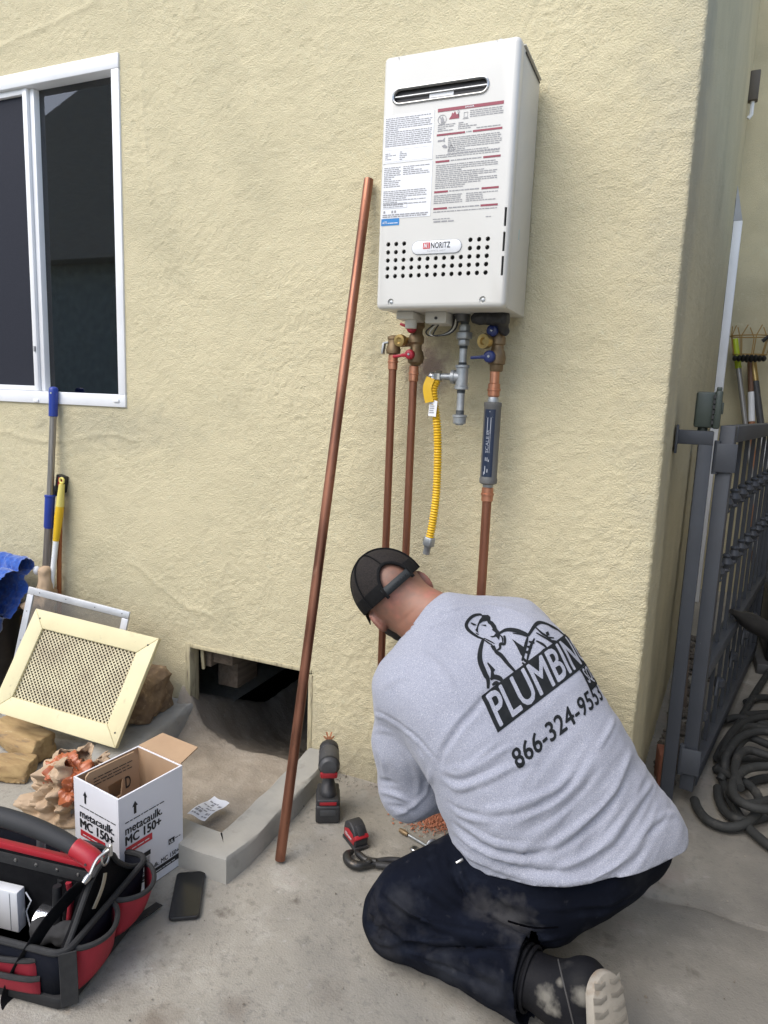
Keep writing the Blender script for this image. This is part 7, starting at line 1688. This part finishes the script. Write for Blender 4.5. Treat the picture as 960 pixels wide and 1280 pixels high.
for pts in [e8((350, 150), (480, 148), (525, 190), (530, 258), (580, 280), (640, 350), (655, 400), (690, 450), (735, 480), (720, 530), (700, 640), (670, 600), (640, 560), (560, 575), (510, 552), (590, 540), (635, 490), (600, 460), (560, 430), (570, 400), (530, 340), (480, 310), (460, 265), (380, 275), (310, 320), (285, 380), (280, 450), (290, 500), (240, 470), (225, 440), (250, 400), (270, 330), (310, 240), (350, 195)), e8((330, 338), (440, 335), (448, 368), (385, 352)), e8((540, 700), (600, 770), (585, 860), (545, 790)), [(335, 185), (375, 215), (410, 240), (400, 300), (385, 280), (365, 235)], [(205, 225), (232, 232), (240, 258), (222, 255)], [(188, 322), (235, 372), (225, 385), (240, 430), (215, 412), (210, 375)], [(535, 150), (552, 140), (560, 165), (545, 172)], [(555, 175), (585, 180), (585, 188), (560, 186)], [(570, 195), (600, 200), (600, 210), (578, 208)], [(440, 335), (520, 250), (590, 225), (660, 205), (640, 215), (560, 258), (500, 300)], ]: fill_uv(k, pts)
k.build('print_emblem', SHINK, shirt, angle=None, fix=False)

# ---- trousers
Vt, Qt = make_trousers(); t1 = bvh(Vt, Qt)
def z5(*p): return [(440 + a / 2.182, 1000 + b / 2.182) for a, b in p]
TF_S = (1.6, .8)
TF = [
    (z5((95, 398), (200, 404), (330, 400), (460, 396)), -.016, .012), (z5((110, 385), (220, 388), (340, 380)), .006, .012),
    (z5((60, 250), (110, 300), (190, 350), (300, 385), (420, 395)), -.008, .012), (z5((90, 250), (150, 300), (250, 350), (340, 372)), .008, .012), (z5((120, 210), (200, 270), (300, 330)), -.006, .013), (z5((190, 160), (240, 230), (330, 300)), .006, .013),
    (z5((265, 130), (275, 190), (300, 250), (335, 295)), -.009, .010), (z5((290, 170), (310, 230), (350, 285)), .006, .010), (z5((220, 120), (235, 190), (280, 260)), .005, .012),
    (z5((45, 290), (70, 330), (80, 380)), .009, .010), (z5((42, 330), (90, 360), (130, 385)), -.010, .009), (z5((50, 370), (100, 395), (150, 400)), .008, .010), (z5((55, 260), (62, 300), (60, 340)), -.008, .009),
    (z5((130, 420), (250, 450), (400, 520)), -.004, .006), (z5((120, 450), (220, 490), (320, 560)), .005, .014), (z5((300, 420), (360, 470), (430, 500)), .005, .012), (z5((400, 420), (420, 480), (400, 560)), .005, .013),
    (z5((350, 300), (430, 335), (560, 350)), -.004, .006), (z5((300, 200), (450, 285), (600, 300), (750, 280)), .005, .014), (z5((560, 290), (680, 300), (780, 260)), -.005, .013), (z5((380, 340), (470, 375), (580, 375)), .006, .012), (z5((450, 290), (600, 310), (700, 300)), -.004, .009),
]
Vt2 = folds(Vt, Qt, t1, [(a, b * TF_S[0], c * TF_S[1]) for a, b, c in TF]); Nt = normals(Vt2, Qt); Vt2 = Vt2 + Nt * (noise3(Vt2, 12, 31) * .0060 + noise3(Vt2, 30, 32) * .0030)[:, None]; Vt2[:, 2] = np.maximum(Vt2[:, 2], .0025)
dd = np.abs((Vt2 - CUFF_C) @ CUFF_N); rr_c = np.linalg.norm(Vt2 - CUFF_C, axis=1)
Nt0 = normals(Vt, Qt); capv = (np.abs((Vt - CUFF_C) @ CUFF_N) < .006) & (Nt0 @ CUFF_N > .6) & (np.linalg.norm(Vt - CUFF_C, axis=1) < .14)
keepf = ~(capv[Qt].sum(1) >= 3)
me = clip_mesh(Vt2, Qt[keepf], [])
for a_, b_, r_, c_, am in ((640, 1148, .060, (.085, .082, .08), .75), (600, 1130, .04, (.07, .067, .066), .6), (500, 1130, .05, (.05, .052, .058), .6), (560, 1215, .06, (.045, .048, .056), .6), (480, 1185, .05, (.05, .05, .054), .6), (610, 1235, .05, (.05, .052, .058), .5), (800, 1090, .05, (.035, .037, .042), .6)):
    h_ = hit(t1, a_, b_)
    if h_ is not None: stain_or_shade(DENIM, tuple(h_ - np.array(man.location)), r_, c_, am * .6, 48)
tr = link('trousers', me, DENIM, man, None); me.shade_smooth(); md = tr.modifiers.new('cloth', 'SOLIDIFY'); md.thickness = .004; md.offset = -1
t2 = bvh(Vt2, Qt)
s = MB(); C = [hit(t2, a, b) for a, b in [(p.x, p.y) for p in bez([(a, b, 0) for a, b in z5((425, 330), (470, 343), (510, 349), (562, 346))], 6)]]; C = [c for c in C if c is not None]
if len(C) > 3: s.tube([V3(c) for c in C], [.0022] * len(C), 6); s.build('pocket_welt', M('welt_dark', (.002, .002, .003), rough=1, spec=.02), tr)
s = MB(); C = [hit(t2, a, b) for a, b in z5((285, 172), (292, 168), (302, 162))]; C = [V3(c) for c in C if c is not None]
if len(C) > 1: s.tube(C, .0035, 6); s.build('pocket_clip', CHROME, tr)

# ---- boots
def boot(ankle, shin, nrm, down, name='boot', detail=True):
    """ankle: joint, shin: direction from knee to ankle, nrm: outward normal of the sole, down: heel to toe"""
    n_ = unit(nrm); d = unit(down - n_ * (down @ n_)); w_ = np.cross(n_, d); A = np.array(ankle); sh = unit(shin)
    hc = A + n_ * .055 - d * .035                                             # middle of the heel, on the sole side
    lo, hi = A - .26, A + .30
    f = Field(lo, hi, .0055)
    f.put(f.cone(A - sh * .135, A - sh * .02, .056, .054)); f.put(f.cone(A - sh * .02, hc - n_ * .035 + d * .005, .054, .043), .03)
    f.put(f.cone(hc - n_ * .035, A + n_ * .030 + d * .085, .044, .040, 1.0, w_), .035); f.put(f.cone(A - n_ * .0 + d * .03, A + n_ * .032 + d * .13, .046, .034), .03)
    f.put(f.cone(A + n_ * .028 + d * .12 - w_ * .012, A + n_ * .030 + d * .155, .038, .033), .02)
    e = (f.X - (A + n_ * .062)[0]) * n_[0] + (f.Y - (A + n_ * .062)[1]) * n_[1] + (f.Z - (A + n_ * .062)[2]) * n_[2]
    f.F = np.maximum(f.F, e.astype(np.float32)); f.F = np.maximum(f.F, -f.Z)
    V, Q = f.mesh(); V = relax(V, Q, 2, .4); P = V - A; V = V + normals(V, Q) * (noise3(V, 35, 5) * .002 + noise3(V, 16, 6) * .003)[:, None]
    if detail:
        tq = bvh(V, Q)
        for a_, b_, r_ in ((683, 1246, .028), (727, 1246, .024), (700, 1228, .012), (690, 1262, .02)):
            h_ = hit(tq, a_, b_)
            if h_ is not None: stain_or_shade(LEATH, tuple(h_ - np.array(man.location)), r_ * .85, (.24, .225, .19), .6, 70)
    b = np_mesh(name, V, Q, LEATH, man)
    oc = A + n_ * .0625
    out = []
    for k in range(40):
        t = 2 * math.pi * k / 40; c_, s_ = math.cos(t), math.sin(t)
        if c_ < 0: out.append((-.035 + .047 * c_ + 0, .041 * s_))
        else: out.append((-.035 + .205 * c_ ** .8, (.041 + .010 * math.sin(min(c_ ** .8, 1) * math.pi * .75)) * s_))
    s = MB(); s.prism([(x, y) for x, y in out], oc, d, w_, .022); q = s.build('sole', SOLE, b, bevel=.004, seg=2)
    s = MB()
    r = random.Random(2)
    if n_ @ np.cross(d, w_) < 0: sg = -1
    else: sg = 1
    top = oc + unit(np.cross(d, w_)) * .0222
    for i in range(10):
        x = -.070 + i * .024
        hw = .034 if x < -.05 or x > .14 else .040
        for sgn in (-1, 1):
            s.prism([(x, sgn * .006), (x + .008, sgn * .006), (x + .013, sgn * hw * .55), (x + .008, sgn * hw), (x - .004, sgn * hw), (x + .003, sgn * hw * .5)][::sgn], top, d, w_, .0009)
    s.build('tread', TREAD, q, bevel=.001)
    if detail:
        for off, rr_ in ((-.125, .0605), (-.112, .0605), (-.100, .060)):
            s = MB(); x_, y_, z_ = frame(Vector(sh)); s.tube([V3(A + sh * off) + x_ * (rr_ * math.cos(t)) + y_ * (rr_ * math.sin(t)) for t in np.linspace(0, 2 * math.pi, 29)], .0042, 8, cap=False); s.build('cuff_roll', LEATH, b)
        s = MB(); tb_ = bvh(V, Q); pts = []
        for u in np.linspace(-1.2, 1.5, 18):
            p = A + sh * (-.035 + .02 * u) + w_ * .0; a_ = unit(np.cross(sh, w_)); ray_d = unit(w_ * -math.sin(u) + a_ * math.cos(u)) if False else None
        for k in range(22):
            px = (700 + k * .8, 1200 + k * 3.6) ; h = hit(tb_, 697 + k * 1.0, 1196 + k * 4.2)
            if h is not None: pts.append(on(tb_, h, .001))
        if len(pts) > 3: s.tube(pts, .0018, 6); s.build('welt_seam', M('seam_thread', (.05, .048, .046), rough=.8, nscale=300), b)
    return b
boot(LA, LA - LK, vec(.76, -.56, .33), vec(.10, -.16, -.97))
boot(RA + vec(0, 0, .02), RA - RK, vec(0, 0, -1), vec(-.7, .45, 0), 'boot', False)

# ---- cap
def cap():
    ctr = HC + HU * .018 - HF * .008; R_ = (.0965, .119, .111)
    tilt = .0
    def dome(phi, th, k=1.0):                                                  # phi 0 = forehead, th from the crown
        st = math.sin(th); return V3(ctr + HF * (R_[1] * k * st * math.cos(phi)) + HR * (R_[0] * k * st * math.sin(phi)) + HU * (R_[2] * k * math.cos(th)))
    TH1 = math.radians(96); dphi = math.radians(27); hth = math.radians(36)
    def keep(phi, th):
        d = abs((phi - math.pi + math.pi) % (2 * math.pi) - math.pi) if False else abs(((phi - math.pi) + math.pi) % (2 * math.pi) - math.pi)
        return not ((d / dphi) ** 2 + ((TH1 - th) / hth) ** 2 < 1)
    def shell(name, p0, p1, t0_, t1_, mat, k=1.0, parent=None, hole=True):
        nu, nv = 72, 26; vs = {}; s = MB()
        for i in range(nu):
            for j in range(nv):
                pa, pb_2 = p0 + (p1 - p0) * i / nu, p0 + (p1 - p0) * (i + 1) / nu; ta, tb_2 = t0_ + (t1_ - t0_) * j / nv, t0_ + (t1_ - t0_) * (j + 1) / nv
                if hole and not keep((pa + pb_2) / 2, (ta + tb_2) / 2): continue
                q = []
                for a, b in ((pa, ta), (pa, tb_2), (pb_2, tb_2), (pb_2, ta)):
                    key = (round(a, 5), round(b, 5))
                    if key not in vs: vs[key] = len(s.v); s.v.append(tuple(dome(a, b, k)))
                    q.append(vs[key])
                s.f.append(tuple(q))
        return s.build(name, mat, parent or man, fix=False, solid=.002)
    front = math.radians(62)
    base = shell('cap', -front, front, math.radians(3), TH1, CAPB)
    shell('mesh_panel', front, 2 * math.pi - front, math.radians(3), math.radians(80), CAPM, 1.0, base)
    shell('band', front, 2 * math.pi - front, math.radians(77), TH1, CAPB, 1.012, base)
    for ph in (front, -front, math.radians(120), -math.radians(120), math.pi):
        s = MB(); pts = [dome(ph, t, 1.006) for t in np.linspace(math.radians(3), TH1 if abs(ph) < 3 else TH1 - hth, 20)]; s.tube(pts, .01, 8, flat=(.011, .0022), up=unit(np.array(pts[5]) - ctr) ); 
        s.v = s.v; s.build('seam_tape', CAPB, base)
    s = MB(); pts = []
    for t in np.linspace(-.12, math.pi + .12, 26): pts.append(dome(math.pi + dphi * math.cos(t), TH1 - hth * math.sin(t), 1.012))
    s.tube(pts, .0048, 8); s.build('opening_tape', CAPB, base)
    # snap strap across the opening
    s = MB(); pts = [dome(math.pi + dphi * 1.08 * t, TH1 - math.radians(5.5), 1.02 - .01 * (1 - t * t)) for t in np.linspace(-1, 1, 13)]
    vs = []
    for p, t in zip(pts, np.linspace(-1, 1, 13)):
        a = math.pi + dphi * 1.08 * t; q0_, q1_ = dome(a, TH1 - math.radians(10.5), 1.022), dome(a, TH1 + math.radians(1.5), 1.024); vs += [q0_, q1_]
    s.add(vs, [(2 * i, 2 * i + 1, 2 * i + 3, 2 * i + 2) for i in range(12)]); st = s.build('snap_strap', M('strap_grey', (.024, .028, .030), rough=.6, spec=.3), base, fix=False, solid=.0022)
    for t in np.linspace(-.62, .55, 7):
        a = math.pi + dphi * t; p = dome(a, TH1 - math.radians(4.5), 1.036); s = MB(); s.lathe([(.0028, 0), (.0022, .0012)], p, p - V3(ctr), 10); s.build('snap', BLACKP, st)
    s = MB(); s.ball(dome(0, 0, 1.01), (.0085, .0085, .005), (HR, HF, HU)); s.build('button', CAPB, base)
    # brim
    s = MB(); 
    def br(u, v):
        a = (u - .5) * 2 * 1.05; e = dome(a * 1.05, TH1 - math.radians(3), 1.0); out = V3(HF * (.072 * math.cos(a * .9)) * v); return e + out - V3(HU) * (v * .012 + .018 * a * a * v * 1.2)
    s.sheet(br, 20, 8); s.build('brim', CAPB, base, fix=False, solid=.003)
cap()
# short beard
f = Field(HC - .17, HC + .17, .004)
A3 = (HR, HF, HU); f.put(f.ell(HC - HU * .066 + HF * .048, A3, (.0745, .072, .078))); f.F = np.maximum(f.F, -(f.ell(HC - HU * .030 + HF * .098, A3, (.042, .03, .026))).astype(np.float32) if False else f.F)
e = (f.X - (HC - HU * .040)[0]) * HU[0] + (f.Y - (HC - HU * .040)[1]) * HU[1] + (f.Z - (HC - HU * .040)[2]) * HU[2]
g = -((f.X - (HC - HF * .004)[0]) * HF[0] + (f.Y - (HC - HF * .004)[1]) * HF[1] + (f.Z - (HC - HF * .004)[2]) * HF[2])
f.F = np.maximum(np.maximum(f.F, e.astype(np.float32)), g.astype(np.float32)); V, Q = f.mesh(); V = relax(V, Q, 2, .5); V = V + normals(V, Q) * (noise3(V, 60, 2) * .0025 + noise3(V, 160, 3) * .0012)[:, None]
np_mesh('beard', V, Q, HAIRB, man)
